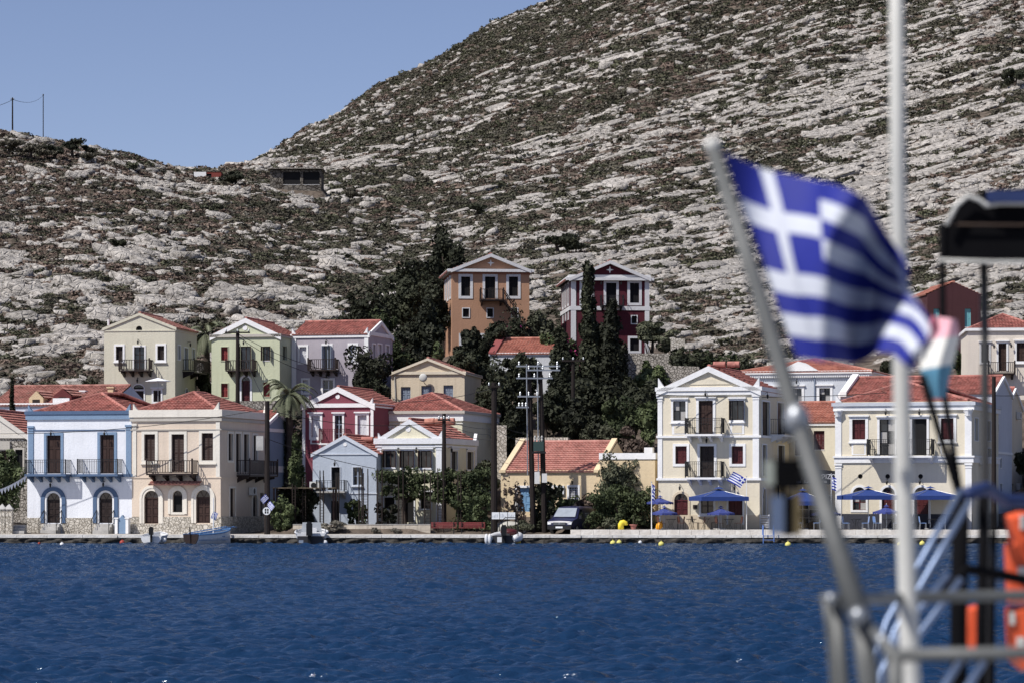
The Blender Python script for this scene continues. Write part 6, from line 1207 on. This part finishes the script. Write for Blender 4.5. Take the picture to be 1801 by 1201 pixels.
# ---------------------------------------------------------------- van
def van(px,Y,z,rz):
    r=empty('van',(XY(px,Y),Y,z),rz,'dark blue delivery van parked on the quay with white lettering on its side','van')
    M_van=mat('van_blue',(0.014,0.016,0.055),0.38,0.1,2,spec=0.45); M_dk=mat('van_black',(0.012,0.012,0.014),0.5); M_hl=mat('headlight',(0.62,0.64,0.66),0.15,0.05,4,spec=0.7); M_ws=mat('windscreen_shade',(0.27,0.30,0.34),0.25,0.15,2,spec=0.6)
    st=[(0.0,0.42,0.78,0.80),(0.06,0.34,0.90,0.88),(0.3,0.32,0.99,0.93),(0.95,0.3,1.12,0.95),(1.02,0.3,1.17,0.95),(1.65,0.3,1.78,0.95),(1.85,0.3,1.87,0.95),(2.6,0.3,1.92,0.95),(4.4,0.3,1.9,0.95),(4.7,0.34,1.82,0.93),(4.76,0.45,1.6,0.88)]
    ring=[];n=14
    for y,zb,zt,hw in st:
        belt=min(1.06,zt-0.04); rw=hw-0.13*max(0,(zt-1.06))/0.8; pts=[(-hw+0.08,zb),(-hw,zb+0.2),(-hw,belt),(-rw-0.01,max(belt,zt-0.14)),(-rw+0.1,zt-0.02),(-rw*0.4,zt),(0,zt+0.01)]
        ring.append(pts+[(-a,b) for a,b in pts[::-1]])
    mb=MB(); vs=[(a,y,b) for (y,_,_,_),q in zip(st,ring) for a,b in q]; fs=[]
    for i in range(len(st)-1):
        for k in range(n): fs.append((i*n+k,i*n+(k+1)%n,(i+1)*n+(k+1)%n,(i+1)*n+k))
    fs+=[tuple(range(n)),tuple(range(len(st)*n-1,(len(st)-1)*n-1,-1))]; mb.add(vs,fs); body=mb.build('body',M_van,r)
    mb=MB(); mb.add([(-0.80,0.98,1.16),(0.80,0.98,1.16),(0.70,1.62,1.77),(-0.70,1.62,1.77)],[(0,1,2,3)]); o=mb.build('windscreen',M_ws,r); o.location=(0,-0.03,0.03)
    for s_ in (-1,1):
        mb=MB(); mb.add([(s_*0.957,1.2,1.14),(s_*0.957,2.1,1.14),(s_*0.885,2.05,1.68),(s_*0.885,1.72,1.68)],[(0,1,2,3)]); mb.build('side_window',M_glass,r).location=(s_*0.012,0,0)
        mb=MB(); mb.add([(s_*0.90,0.04,0.84),(s_*0.62,-0.04,0.78),(s_*0.60,-0.03,0.66),(s_*0.88,0.0,0.64),(s_*0.945,0.2,0.9)],[(0,1,2,3),(0,3,4)]); mb.build('headlight',M_hl,r).location=(0,-0.02,0.01)
        for y_ in (0.95,4.0):
            w_=MB().tube((s_*0.72,y_,0.33),(s_*0.97,y_,0.33),0.33,0.33,18).build('wheel',M_dk,r); MB().tube((s_*0.97,y_,0.33),(s_*0.985,y_,0.33),0.2,0.18,14).build('rim',M_steel,w_)
        MB().box(s_*1.06-0.1,s_*1.06+0.1,1.25,1.35,1.05,1.28).build('wing_mirror',M_dk,r)
        mb=MB(); mb.tube((s_*0.1-0.3,0.93,1.155),(s_*0.1+0.35,1.02,1.24),0.012,0.012,5); mb.build('wiper',M_dk,r)
    MB().box(-0.88,0.88,-0.06,0.12,0.32,0.58).build('bumper',M_dk,r); MB().box(-0.46,0.46,-0.03,0.05,0.62,0.80).build('grille',M_dk,r)
    for q in (0.66,0.71,0.76): MB().box(-0.44,0.44,-0.045,-0.028,q-0.008,q+0.008).build('grille_bar',M_steel,r)
    mb=MB(); mb.lathe([(0.075,0.0),(0.075,0.01),(0.06,0.012),(0.06,0.0)],16); o=mb.build('badge',M_steel,r); o.rotation_euler=(R(90),0,0); o.location=(0,-0.05,0.72)
    MB().box(-0.26,0.26,-0.08,-0.055,0.40,0.52).build('number_plate',mat('sign_white',(0.66,0.69,0.72),0.5,0.04),r)
    mb=MB()
    for q in range(3):      # unreadable lettering: broken strokes
        x=2.6
        while x<3.6: l=random.uniform(0.05,0.12); mb.add([(0.962-0.03*q,x,1.12+0.13*q),(0.962-0.03*q,x+l,1.12+0.13*q),(0.955-0.03*q,x+l,1.19+0.13*q),(0.955-0.03*q,x,1.19+0.13*q)],[(0,1,2,3)]); x+=l+0.04
    mb.build('lettering',M_whsh,r,kind='stuff').location=(0.012,0,0)
    return r
van(984,205.0,QZ,R(-22))
# ---------------------------------------------------------------- signs with writing
def text(name,s,size,m,loc,rot,parent=None,ext=0.006,align='CENTER'):
    c=bpy.data.curves.new(name,'FONT'); c.body=s; c.size=size; c.align_x=align; c.align_y='CENTER'; c.extrude=ext
    t=bpy.data.objects.new(name,c); COL.objects.link(t); dg=bpy.context.evaluated_depsgraph_get(); me=bpy.data.meshes.new_from_object(t.evaluated_get(dg)); bpy.data.objects.remove(t)
    o=mkobj(name,me,m,parent); o.location=loc; o.rotation_euler=rot; return o
M_tealp=mat('teal_print',srgb(70,150,165),0.6); M_greyp=mat('grey_print',srgb(150,160,175),0.6); M_signb=mat('sign_black',(0.016,0.016,0.018),0.5,0.1,3)
a,z=J.sign; sg=[o for o in J.root.children if o.name.startswith('wall_sign')][0]
mb=MB(); mb.add([(a-0.12,-0.166,z+0.0),(a-0.02,-0.166,z+0.05),(a+0.03,-0.166,z+0.2),(a+0.07,-0.166,z+0.1),(a+0.18,-0.166,z+0.2),(a+0.08,-0.166,z+0.04),(a-0.02,-0.166,z-0.03)],[(0,1,6),(1,2,3),(1,3,5,6),(3,4,5)]); mb.build('bird_logo',M_tealp,sg)
mb=MB()
for i in range(7): mb.box(a-0.24+0.07*i,a-0.20+0.07*i,-0.168,-0.162,z-0.2,z-0.2+(0.09 if i%3 else 0.12))
mb.build('lettering',M_greyp,sg,kind='stuff')      # letters too small to read in the photograph
a0,a1=O_.x(1388,-6),O_.x(1473,-6); zt=O_.z(828,None,-6); zb=O_.z(851,None,-6)
hs=empty('hotel_sign',O_.local(0,-6.0,0),O_.th,'black sign board with white hotel name between the two hotels','sign')
w_=a1-a0; MB().prism([(a0-0.9,zb),(a1-0.05,zb),(a1-0.05,zt),(a0-0.9,zt+0.35)],0.0,1.62).build('board',M_signb,hs)
text('lettering','ΚΑΣΤΕΛΛΟΡΙΖΟ',0.46,M_whsh,((a0+a1)/2-0.15,-0.012,(zt+zb)/2+0.05),(R(90),0,0),hs); text('lettering','Hotel  Kastellorizo',0.34,M_whsh,((a0+a1)/2-0.35,-0.012,zb+0.2),(R(90),0,0),hs)
for x_ in (a0-0.8,a1-0.15): MB().box(x_-0.05,x_+0.05,0.05,0.15,-0.1,zb).build('post',M_signb,hs)
# ---------------------------------------------------------------- boats
def hull(mb,L,W,D,sheer=0.25,bow=1.0,n=12,tr=0.86):
    rings=[]
    for i in range(n+1):
        t=i/n; y=t*L; hw=W/2*(tr+(1-tr)*min(1,t*3) if t<0.5 else max(0.02,1-((t-0.5)/0.5)**2.2)); top=D+sheer*t*t; k=-0.06+0.22*max(0,t-0.75)*4*D*0.35
        rings.append([(-hw,y,top),(-hw*0.93,y,top*0.55),(-hw*0.6,y,k+0.05),(0,y,k-0.06),(hw*0.6,y,k+0.05),(hw*0.93,y,top*0.55),(hw,y,top)])
    vs=[p for r_ in rings for p in r_]; fs=[]
    for i in range(n):
        for k in range(6): fs.append((i*7+k,i*7+k+1,(i+1)*7+k+1,(i+1)*7+k))
    fs.append(tuple(range(7))); mb.add(vs,fs)
    return [(r_[0],r_[6]) for r_ in rings]
M_bw=mat('boat_white',(0.66,0.67,0.68),0.4,0.12,3,streak=0.3); M_bblue=mat('boat_blue',srgb(90,130,175),0.55,0.15,3); M_mot=mat('outboard_black',(0.009,0.010,0.012),0.6,spec=0.2)
def outboard(parent,x,y,z,s=1.0):
    mo=MB().box(x-0.14*s,x+0.14*s,y-0.42*s,y,z+0.1,z+0.62*s).box(x-0.11*s,x+0.11*s,y-0.34*s,y-0.06,z+0.62*s,z+0.70*s).build('outboard_motor',M_mot,parent); MB().box(x-0.07*s,x+0.07*s,y-0.25*s,y-0.08*s,z-0.6*s,z+0.1).build('motor_leg',M_mot,mo); MB().tube((x,y-0.3*s,z-0.5*s),(x,y-0.05,z-0.5*s),0.05,0.07,8).build('gearcase',M_mot,mo)
def deckfloor(parent,L,W,z,m): MB().box(-W*0.4,W*0.4,0.1,L*0.7,z-0.03,z).build('floor',m,parent)
Yb=197.0
d1=empty('dinghy',(XY(268,Yb),Yb-0.8,0.0),R(-4),'small white dinghy with a tilted black outboard moored stern out','boat'); mb=MB(); gw=hull(mb,3.2,1.6,0.55); mb.build('hull',M_bw,d1); deckfloor(d1,3.2,1.6,0.2,M_bw)
for s_ in (0,1): MB().path([g[s_] for g in gw],0.04,6).build('gunwale',M_bw,d1)
outboard(d1,0.05,0,0.55,0.9); MB().box(-0.62,0.62,0.9,1.2,0.36,0.42).build('thwart',M_bw,d1); MB().sphere((0.85,0.3,0.3),0.14,8,6).build('fender',M_bw,d1)
d2=empty('rowing_boat',(XY(338,Yb),Yb-0.6,0.0),R(-36),'blue and white wooden boat with oars and a bare white mast','boat'); mb=MB(); gw=hull(mb,3.9,1.6,0.66,0.35); mb.build('hull',M_bw,d2)
for s_ in (0,1): MB().path([g[s_] for g in gw],0.06,6).build('gunwale',M_bblue,d2)
MB().prism([(-0.69,0.68),(-0.64,0.36),(-0.41,0.0),(0,-0.12),(0.41,0.0),(0.64,0.36),(0.69,0.68)],-0.05,-0.005).build('transom',M_wood,d2); MB().tube((0,-0.06,-0.1),(0,-0.14,1.15),0.045).build('rudder_post',M_wood,d2); deckfloor(d2,4.2,1.7,0.3,M_bblue)
for y_ in (1.2,2.4): MB().box(-0.75,0.75,y_-0.15,y_+0.15,0.5,0.55).build('thwart',M_bblue,d2)
for s_ in (-1,1): o=MB().tube((s_*0.5,0.3,0.75),(s_*0.35,3.9,1.15),0.035).box(s_*0.34-0.09,s_*0.34+0.09,3.5,4.1,1.1,1.14).build('oar',M_bblue,d2)
mst=MB().tube((0,2.2,0.3),(0,2.2,3.1),0.045,0.03).build('mast',mat('white_paint',(0.75,0.75,0.74),0.5,0.05),d2)
me,mi=greekmesh(0.5,0.36,4); o=flag_obj(me,mi,'tiny limp striped flag on the wooden boat mast',[M_fb,M_fw]); o.location=d2.matrix_basis@Vector((0,2.2,2.2)); o.rotation_euler=(0,R(65),R(190))
d3=empty('motorboat',(XY(549,Yb),Yb-1.2,0.0),R(3),'white motorboat with big black outboard and grey windscreen moored stern out','boat'); mb=MB(); gw=hull(mb,5.2,2.15,0.75,0.3); mb.build('hull',M_bw,d3); deckfloor(d3,5.2,2.1,0.4,M_bw); outboard(d3,-0.1,-0.06,0.5,1.45); M_dkh=mat('dark_transom',(0.03,0.03,0.035),0.6); MB().box(-0.9,0.9,-0.045,-0.004,-0.05,0.56).build('transom',M_dkh,d3)  # transom panel: dark stern tone and its shade put into one colour
for s_ in (0,1): MB().path([g[s_] for g in gw],0.07,6).build('gunwale',M_bw,d3)
mb=MB(); mb.add([(-0.7,2.3,0.8),(0.7,2.3,0.8),(0.6,2.6,1.45),(-0.6,2.6,1.45)],[(0,1,2,3)]); mb.build('windscreen',mat('tinted_screen',(0.28,0.30,0.32),0.15,spec=0.6),d3); MB().box(-0.35,0.35,1.9,2.25,0.4,1.1).build('console',M_bw,d3); MB().box(-0.7,0.7,0.9,1.4,0.4,0.8).build('seat',M_bw,d3)
for x_ in (-0.95,0.95): MB().path([(x_,0.1,0.75),(x_,0.1,1.0),(x_,1.2,1.0),(x_,1.2,0.78)],0.025,6).build('grab_rail',M_steel,d3)
MB().sphere((0.95,-0.05,0.15),0.15,8,6).build('fender',M_bw,d3); MB().box(-0.8,-0.5,-0.06,-0.046,0.1,0.3).build('registration_panel',M_greysh,d3)
d4=empty('inflatable_boat',(XY(884,Yb),Yb-1.0,0.0),R(-6),'white inflatable boat with black outboard, fenders and arched frame','boat'); mb=MB()
for s_ in (-1,1): MB().path([(s_*0.85,-0.1,0.42),(s_*0.9,1.5,0.42),(s_*0.8,3.2,0.5),(s_*0.35,4.2,0.62),(0,4.4,0.66)],[0.2,0.27,0.27,0.25,0.22],10).build('tube',M_bw,d4,True)
MB().box(-0.75,0.75,0.0,3.4,0.12,0.2).build('floor',M_bw,d4); MB().box(-0.75,0.75,-0.05,0.03,0.0,0.6).build('transom',M_dkh,d4); MB().box(-0.35,-0.05,-0.07,-0.052,0.15,0.5).build('boarding_step',M_bw,d4); outboard(d4,0.12,-0.04,0.5,1.15); MB().box(-0.2,0.3,1.6,2.0,0.2,0.75).build('console',M_dkh,d4)
MB().path([(-0.05,0.3,0.4),(-0.05,0.2,1.6),(0.15,0.2,1.78),(0.85,0.2,1.78),(1.0,0.2,1.6),(1.0,0.3,0.4)],0.03,7).build('arch_frame',M_iron,d4); MB().sphere((0.2,2.2,0.8),0.6,12,8,1,1.1,0.4).build('cover',M_mar,d4,True)
for x_ in (-1.05,-0.82): o=MB().sphere((x_,-0.25,0.38),0.13,10,8,1,1,2.6).build('fender',M_bw,d4,True)
M_by=mat('buoy_yellow',srgb(206,198,110),0.55,0.15,5); M_bg=mat('buoy_gold',srgb(222,186,60),0.55,0.15,5); M_br=mat('buoy_red',srgb(150,60,50),0.55); 
def buoy(px,py,r,m,lab):
    Y=H*F/(py-HY)*1.0; Y=min(Y,199.2); o=MB().sphere((0,0,0),r,14,10,1,1,0.95).build('buoy',m,None,True,label=lab,cat='buoy'); o.location=(XY(px,Y),Y,0.06+r*0.2); q=MB().tube((0,0,r*0.85),(0,0,r*1.25),r*0.18,r*0.14,8).build('eyelet',m,o)
for q in ((911,955,0.2,M_bg,'golden yellow buoy beside the inflatable boat'),(1078,957,0.19,M_by,'pale yellow buoy, left of a touching pair'),(1089,956,0.18,M_by,'pale yellow buoy, right of a touching pair'),(1126,955,0.13,M_bw,'small whitish buoy by the terrace wall'),(1163,959,0.19,M_by,'pale yellow buoy below the small parasols'),(1386,960,0.2,M_by,'pale yellow buoy beside the blue ladder'),(1583,959,0.19,M_by,'pale yellow buoy below the porthole hotel door'),(1622,958,0.19,M_by,'pale yellow buoy below the porthole hotel right parasol'),(109,959,0.14,M_bw,'small white buoy below the blue trimmed house'),(215,956,0.18,M_br,'dull red buoy below the shrine'),(69,957,0.09,M_br,'tiny dark red float near the garden steps')): buoy(*q)
# ---------------------------------------------------------------- walls on the hillside
def stonewall(lab,pts,h,th=0.5,m=None):
    r=empty('stone_wall',Vector((pts[0][0],pts[0][1],0)),0,lab,'wall'); o0=Vector((pts[0][0],pts[0][1],0)); mb=MB()
    for (a,b) in zip(pts[:-1],pts[1:]):
        A=Vector((a[0],a[1],a[2]))-o0; B_=Vector((b[0],b[1],b[2]))-o0; d=(B_-A).normalized(); nn=Vector((-d.y,d.x,0)).normalized()*th/2; mb=MB()
        mb.add([A-nn-Vector((0,0,3)),B_-nn-Vector((0,0,3)),B_+nn-Vector((0,0,3)),A+nn-Vector((0,0,3)),A-nn+Vector((0,0,h)),B_-nn+Vector((0,0,h)),B_+nn+Vector((0,0,h)),A+nn+Vector((0,0,h))],[(0,3,2,1),(4,5,6,7),(0,1,5,4),(1,2,6,5),(2,3,7,6),(3,0,4,7)]); mb.build('masonry',m or M_drystone,r)
    return r
p3=lambda px,py,Y:tuple(P(px,py,Y))
stonewall('dry stone terrace wall below the burgundy mansion',[p3(1092,640,256),p3(1225,640,255)],0.9); stonewall('stone retaining wall under the burgundy mansion garden',[p3(1080,672,251),p3(1230,678,250)],1.6)
r=stonewall('pale stone pillar wall at the right of the olive tree',[p3(1180,628,256.5),p3(1204,628,256.5)],1.6,0.8,M_stone)
fn=empty('wooden_fence',P(1110,662,252),0,'dark wooden rail fence below the olive tree','fence'); k=252/F
for i in range(7): MB().box(i*15*k-0.05,i*15*k+0.05,-0.05,0.05,-1.2,0.75).build('post',M_wood,fn)
for z_ in (0.15,0.4,0.65): MB().box(-0.1,91*k,-0.07,-0.05,z_,z_+0.09).build('rail',M_wood,fn)
stonewall('pale rubble wall with a dark gateway behind the thick pole',[p3(872,792,222),p3(891,792,222)],1.9,0.5,M_stone); stonewall('pale rubble wall right of the dark gateway behind the transformer',[p3(908,790,222),p3(1000,790,221)],0.9,0.5,M_stone)
stonewall('dry stone retaining wall under the pale green house',[p3(345,730,238.5),p3(500,728,238.5)],1.1,0.5,M_drystone)
for i,px in enumerate((13,59,95,134)):
    Y=findY(px,585); o=MB().tube((0,0,-0.3),(0,0,1.2),0.05,0.04,6).build('fence_post',M_wood,None,label='thin dark fence post on the rocky left slope',cat='fence post',group='fence posts on the left slope'); o.location=(XY(px,Y),Y,tz(XY(px,Y),Y))
pl=empty('shade_umbrella',P(278,716,236),0,'flat white shade umbrella on the terrace of the cream hill house','parasol'); MB().tube((0,0,-0.5),(0,0,2.3),0.03).build('pole',M_alu,pl); MB().lathe([(0.05,2.35),(1.0,2.1),(1.0,2.06),(0.05,2.25)],8).build('canopy',M_fw,pl)
# ---------------------------------------------------------------- the boat in the foreground
M_grey=mat('grey_painted_tube',(0.105,0.11,0.108),0.5,0.15,20,spec=0.4); M_white=mat('white_tube',(0.52,0.52,0.49),0.45,0.08,10); M_chrome=mat('stainless_tube',(0.17,0.225,0.34),0.42,0.05,8,metal=0.6,spec=0.5); M_blk=mat('black_canvas',(0.006,0.006,0.007),0.9,0.2,6,spec=0.03); M_navy=mat('navy_canvas',(0.02,0.035,0.11),0.6,0.15,6)
M_lj=mat('life_orange',srgb(205,84,48),0.6,0.1,8); M_hullw=mat('boat_hull_paint',(0.55,0.56,0.57),0.5,0.1,1)
fb=empty('excursion_boat',(1.6,9.0,0.0),0,'blurred excursion boat stern with grey rails, black canopy and stainless frames','boat')
def FP(px,py,Y): return P(px,py,Y)-Vector((1.6,9.0,0))
mb=MB(); mb.add([(-1.15,-3.6,2.0),(4.5,-3.6,2.0),(4.5,6,2.0),(-1.15,6,2.0),(-0.85,-3.2,-0.4),(4.5,-3.2,-0.4),(4.5,6,-0.4),(-0.85,6,-0.4)],[(0,1,2,3),(7,6,5,4),(0,4,5,1),(1,5,6,2),(2,6,7,3),(3,7,4,0)]); mb.build('hull',M_hullw,fb)
def T(pts,r,m,name,n=10): return MB().path([FP(*p) for p in pts],r,n).build(name,m,fb,True)
T([(1449,1053,6.5),(1520,1052,6.7),(1600,1050,7.5),(1801,1046,7.6),(2300,1040,7.6)],[0.0125,0.0128,0.0142,0.0145,0.0145],M_grey,'upper_rail'); T([(1556,1152,6.2),(1801,1148,6.2),(2400,1144,6.2)],0.0145,M_grey,'lower_rail')
T([(1574,1148,6.2),(1576,1260,6.2),(1580,1995,6.2)],0.017,M_grey,'stanchion'); T([(1470,1062,6.5),(1482,1210,6.5),(1500,1930,6.5)],0.017,M_grey,'stanchion'); T([(1512,1085,6.4),(1545,1120,6.35),(1574,1150,6.2)],0.014,M_grey,'corner_bend'); T([(1452,1056,6.5),(1458,1100,6.5),(1464,1160,6.5),(1470,1260,6.5),(1480,1930,6.5)],0.009,M_grey,'side_tube'); T([(1515,1095,6.4),(1530,1210,6.4),(1560,1940,6.4)],0.024,M_grey,'flagpole_socket')
for q,rr_ in (((1462,1052,6.47),0.014),((1502,1052,6.47),0.015),((1510,1082,6.36),0.02),((1552,1126,6.3),0.016)): MB().sphere(FP(*q),rr_,10,8).build('rail_joint',M_steel,fb,True)
T([(1252,256,6.9),(1330,500,6.8),(1400,735,6.7),(1455,905,6.6),(1515,1095,6.42)],[0.015,0.018,0.022,0.024,0.026],M_grey,'flagpole'); MB().sphere(FP(1253,257,6.9),0.020,10,8).build('pole_cap',M_white,fb,True); MB().sphere(FP(1401,738,6.69),0.03,12,8,1,1,1.3).build('pole_clamp',M_steel,fb,True)
T([(1574,-420,7.3),(1579,300,7.3),(1588,800,7.3),(1602,1201,7.3),(1608,1790,7.3)],[0.0172,0.0188,0.0225,0.0255,0.026],M_white,'signal_mast',12)
# lamp cluster clamped to the flagpole
lp=MB().box(*[0]*6); bx=lambda x0,x1,y0,y1,Y,d:(FP(x0,y1,Y),FP(x1,y0,Y))
def slab(x0,x1,y0,y1,Y,d,m,name,parent=None):
    a,b=FP(x0,y1,Y),FP(x1,y0,Y); return MB().box(a.x,b.x,a.y,a.y+d,a.z,b.z).build(name,m,parent or fb)
slab(1362,1408,806,858,6.7,0.06,M_blk,'stern_lamp'); slab(1347,1362,810,852,6.7,0.05,mat('lamp_lens',(0.30,0.33,0.29),0.2),'lamp_lens'); slab(1380,1396,870,942,6.7,0.05,M_blk,'rod_holder'); slab(1358,1379,872,938,6.7,0.04,M_chrome,'rod_holder'); slab(1397,1410,866,940,6.7,0.03,mat('tan_cork',(0.14,0.11,0.055),0.7),'rod_grip'); T([(1375,858,6.72),(1378,872,6.72)],0.01,M_blk,'lamp_bracket'); T([(1400,835,6.73),(1435,842,6.64)],0.012,M_blk,'lamp_bracket'); T([(1400,905,6.73),(1455,905,6.6)],0.008,M_blk,'lamp_bracket')
# stainless frames
for a_,b_,Y in (((1690,862),(1560,1092),9.0),((1706,880),(1574,1108),9.0),((1668,1010),(1580,1118),8.6),((1690,1018),(1598,1140),8.6),((1690,1160),(1640,1240),8.0),((1730,1165),(1680,1240),8.0)):
    T([(a_[0],a_[1],Y),((a_[0]+b_[0])/2,(a_[1]+b_[1])/2,Y-0.05),(b_[0],b_[1],Y-0.1),(b_[0]-(a_[0]-b_[0])*0.35,b_[1]+(b_[1]-a_[1])*0.6,Y-0.2),(b_[0]-(a_[0]-b_[0])*0.35,2100 if Y>8.7 else 2050,Y-0.2)],0.0105,M_chrome,'stainless_tube')
T([(1700,868,9.0),(1735,858,9.2),(1770,880,9.4),(2100,885,9.6)],0.022,M_navy,'padded_rail'); 
for px,w_,y0,y1,Y in ((1690,30,885,1760,9.1),(1730,18,870,1780,9.4),(1748,12,900,1780,9.4)): T([(px,y0,Y),(px-4,1100,Y),(px-4,y1,Y)],w_*Y/F/2,M_blk,'black_post')
T([(1660,1040,8.9),(1700,1000,9.0),(1760,1010,9.2),(1850,1030,9.3)],0.016,M_blk,'cable_loop'); T([(1657,392,10),(1658,560,10),(1662,700,9.8),(1690,880,9.2)],0.011,M_blk,'canopy_post'); T([(1729,345,10.3),(1732,600,10.3),(1735,1780,10.3)],0.0145,mat('dark_grey_tube',(0.05,0.05,0.05),0.5),'canopy_post'); T([(1622,660,9.4),(1655,770,9.35),(1692,885,9.2)],0.012,M_blk,'pennant_staff')
# canopy
prof=[(1652,458),(1655,430),(1664,395),(1680,362),(1700,345),(1730,336),(1790,332),(2150,330)]
mb=MB(); n_=len(prof); vs=[FP(a,b,10.0) for a,b in prof]; vb=[v+Vector((0.16,0.8,0.06)) for v in vs]; mb.add(vs+vb,[(i,i+1,n_+i+1,n_+i) for i in range(n_-1)]); bt_=FP(2150,460,10.0); mb.add([*vs,bt_],[tuple(range(n_+1))]); mb.add([*vb,bt_+Vector((0.16,0.8,0.06))],[tuple(range(n_+1))])
mb.build('canopy',M_blk,fb); T([(1652,458,9.99),(1740,461,9.99),(2150,463,9.99)],0.006,M_white,'canopy_hem'); T([(1664,396,9.97),(1682,362,9.97),(1702,345,9.97),(1722,352,9.97),(1735,362,9.97),(1760,358,9.97),(2150,360,9.97)],0.008,M_white,'canopy_edge'); T([(1672,395,9.98),(1740,396,9.98),(2150,397,9.98)],0.004,mat('brown_seam',(0.06,0.04,0.03),0.8),'canopy_seam')
a=FP(1738,356,9.95); b=FP(2150,335,9.95); MB().box(a.x,b.x,a.y,a.y+0.03,a.z,b.z).build('canopy_top_panel',M_navy,fb)
# life vests on the rail
def vest(lab,poly,Y,d=0.12,bands=()):
    r=empty('life_jacket',P(poly[0][0],poly[0][1],Y),0,lab,'life jacket'); o0=r.location; mb=MB(); n=len(poly); c=sum((P(a,b,Y)-o0 for a,b in poly),Vector())/n
    f=[P(a,b,Y)-o0 for a,b in poly]; fr=[c+(q-c)*0.86+Vector((0,-d/2,0)) for q in f]; bk=[c+(q-c)*0.86+Vector((0,d/2,0)) for q in f]; vs=fr+f+bk
    mb.add(vs,[tuple(range(n)),tuple(range(3*n-1,2*n-1,-1))]+[(i,(i+1)%n,n+(i+1)%n,n+i) for i in range(n)]+[(n+i,n+(i+1)%n,2*n+(i+1)%n,2*n+i) for i in range(n)]); mb.build('foam_body',M_lj,r)
    for (x0,y0,x1,y1) in bands:
        a=P(x0,y1,Y)-o0; b=P(x1,y0,Y)-o0; MB().box(a.x,b.x,-d/2-0.012,-d/2+0.01,a.z,b.z).build('reflective_band',M_white,r)
vest('orange life jacket hanging at the right behind the padded rail',[(1766,905),(1790,898),(1850,900),(1860,1010),(1842,1075),(1800,1000),(1775,950)],9.8,bands=((1788,905,1800,930),)); vest('orange life jacket with white band folded over the upper rail',[(1768,955),(1785,950),(1805,990),(1820,1060),(1795,1062),(1772,1060)],9.7,bands=((1784,995,1800,1020),)); vest('orange life jacket with white straps between the two rails',[(1768,1068),(1805,1064),(1850,1066),(1850,1170),(1795,1180),(1772,1160)],9.5,bands=((1770,1074,1778,1096),(1782,1118,1796,1134)))
vest('crumpled orange life jacket behind the black posts',[(1700,1066),(1730,1060),(1728,1110),(1712,1125),(1716,1150),(1696,1148),(1694,1100)],9.7); 
# flags in the foreground
def ffn(u,v):
    v=1-v; top=[(1270,264),(1350,296),(1440,328),(1520,350),(1580,430),(1612,500)]; bot=[(1400,628),(1440,640),(1490,632),(1540,622),(1590,640),(1626,636)]
    def ev(c,t): q=t*5; i=min(4,int(q)); f=q-i; f=f*f*(3-2*f)*0.5+f*0.5; return (c[i][0]*(1-f)+c[i+1][0]*f, c[i][1]*(1-f)+c[i+1][1]*f)
    a=ev(top,u); b=ev(bot,u); s_=v; x=a[0]*(1-s_)+b[0]*s_+16*sin(v*7+u*4)*u; y=a[1]*(1-s_)+b[1]*s_+13*sin(u*11+v*3)*(0.25+u)
    Y=6.88+0.13*sin(u*9.5+v*3.4)*min(1,u*2.2+0.15)+0.06*sin(u*19+v*6)*(u+0.15)-0.12*v*0.6; q=P(x,y,Y); return tuple(q-FL0)
FL0=P(1262,262,6.9); me,mi=greekmesh(1,1,1,54,fn=ffn)
M_fb2=mat('cloth_blue',srgb(31,40,128),0.7,0.08,14); M_fw2=mat('cloth_white_shaded',(0.50,0.53,0.60),0.7,0.05,14)  # flag whites hold the bluish grey of shaded cloth in their colour
o=flag_obj(me,mi,'large blurred blue and white striped cross flag on the slanting grey pole',[M_fb2,M_fw2]); o.location=FL0
vs=[];fs=[];mi=[]
for j in range(13):
    for i in range(9):
        u=i/8;v=j/12; L_=[(1638,556),(1622,600),(1618,650),(1640,700)]; R__=[(1682,562),(1688,590),(1676,640),(1662,700)]
        def ev(c,t): q=t*3; k=min(2,int(q)); f=q-k; return (c[k][0]*(1-f)+c[k+1][0]*f,c[k][1]*(1-f)+c[k+1][1]*f)
        a=ev(L_,v); b=ev(R__,v); q=P(a[0]*(1-u)+b[0]*u,a[1]*(1-u)+b[1]*u,9.4+0.07*sin(u*6+v*2)); vs.append(tuple(q-P(1640,556,9.4)))
for j in range(12):
    for i in range(8): fs.append((j*9+i,j*9+i+1,(j+1)*9+i+1,(j+1)*9+i)); mi.append(0 if j<4 else (1 if j<8 else 2))
me=bpy.data.meshes.new('flag'); me.from_pydata(vs,[],fs); me.update(); o=flag_obj(me,mi,'faded pink white and teal pennant hanging on a dark staff',[mat('faded_pink',srgb(222,170,180),0.8),mat('faded_white',(0.68,0.68,0.64),0.8),mat('faded_teal',srgb(80,130,155),0.8)]); o.location=P(1640,556,9.4)
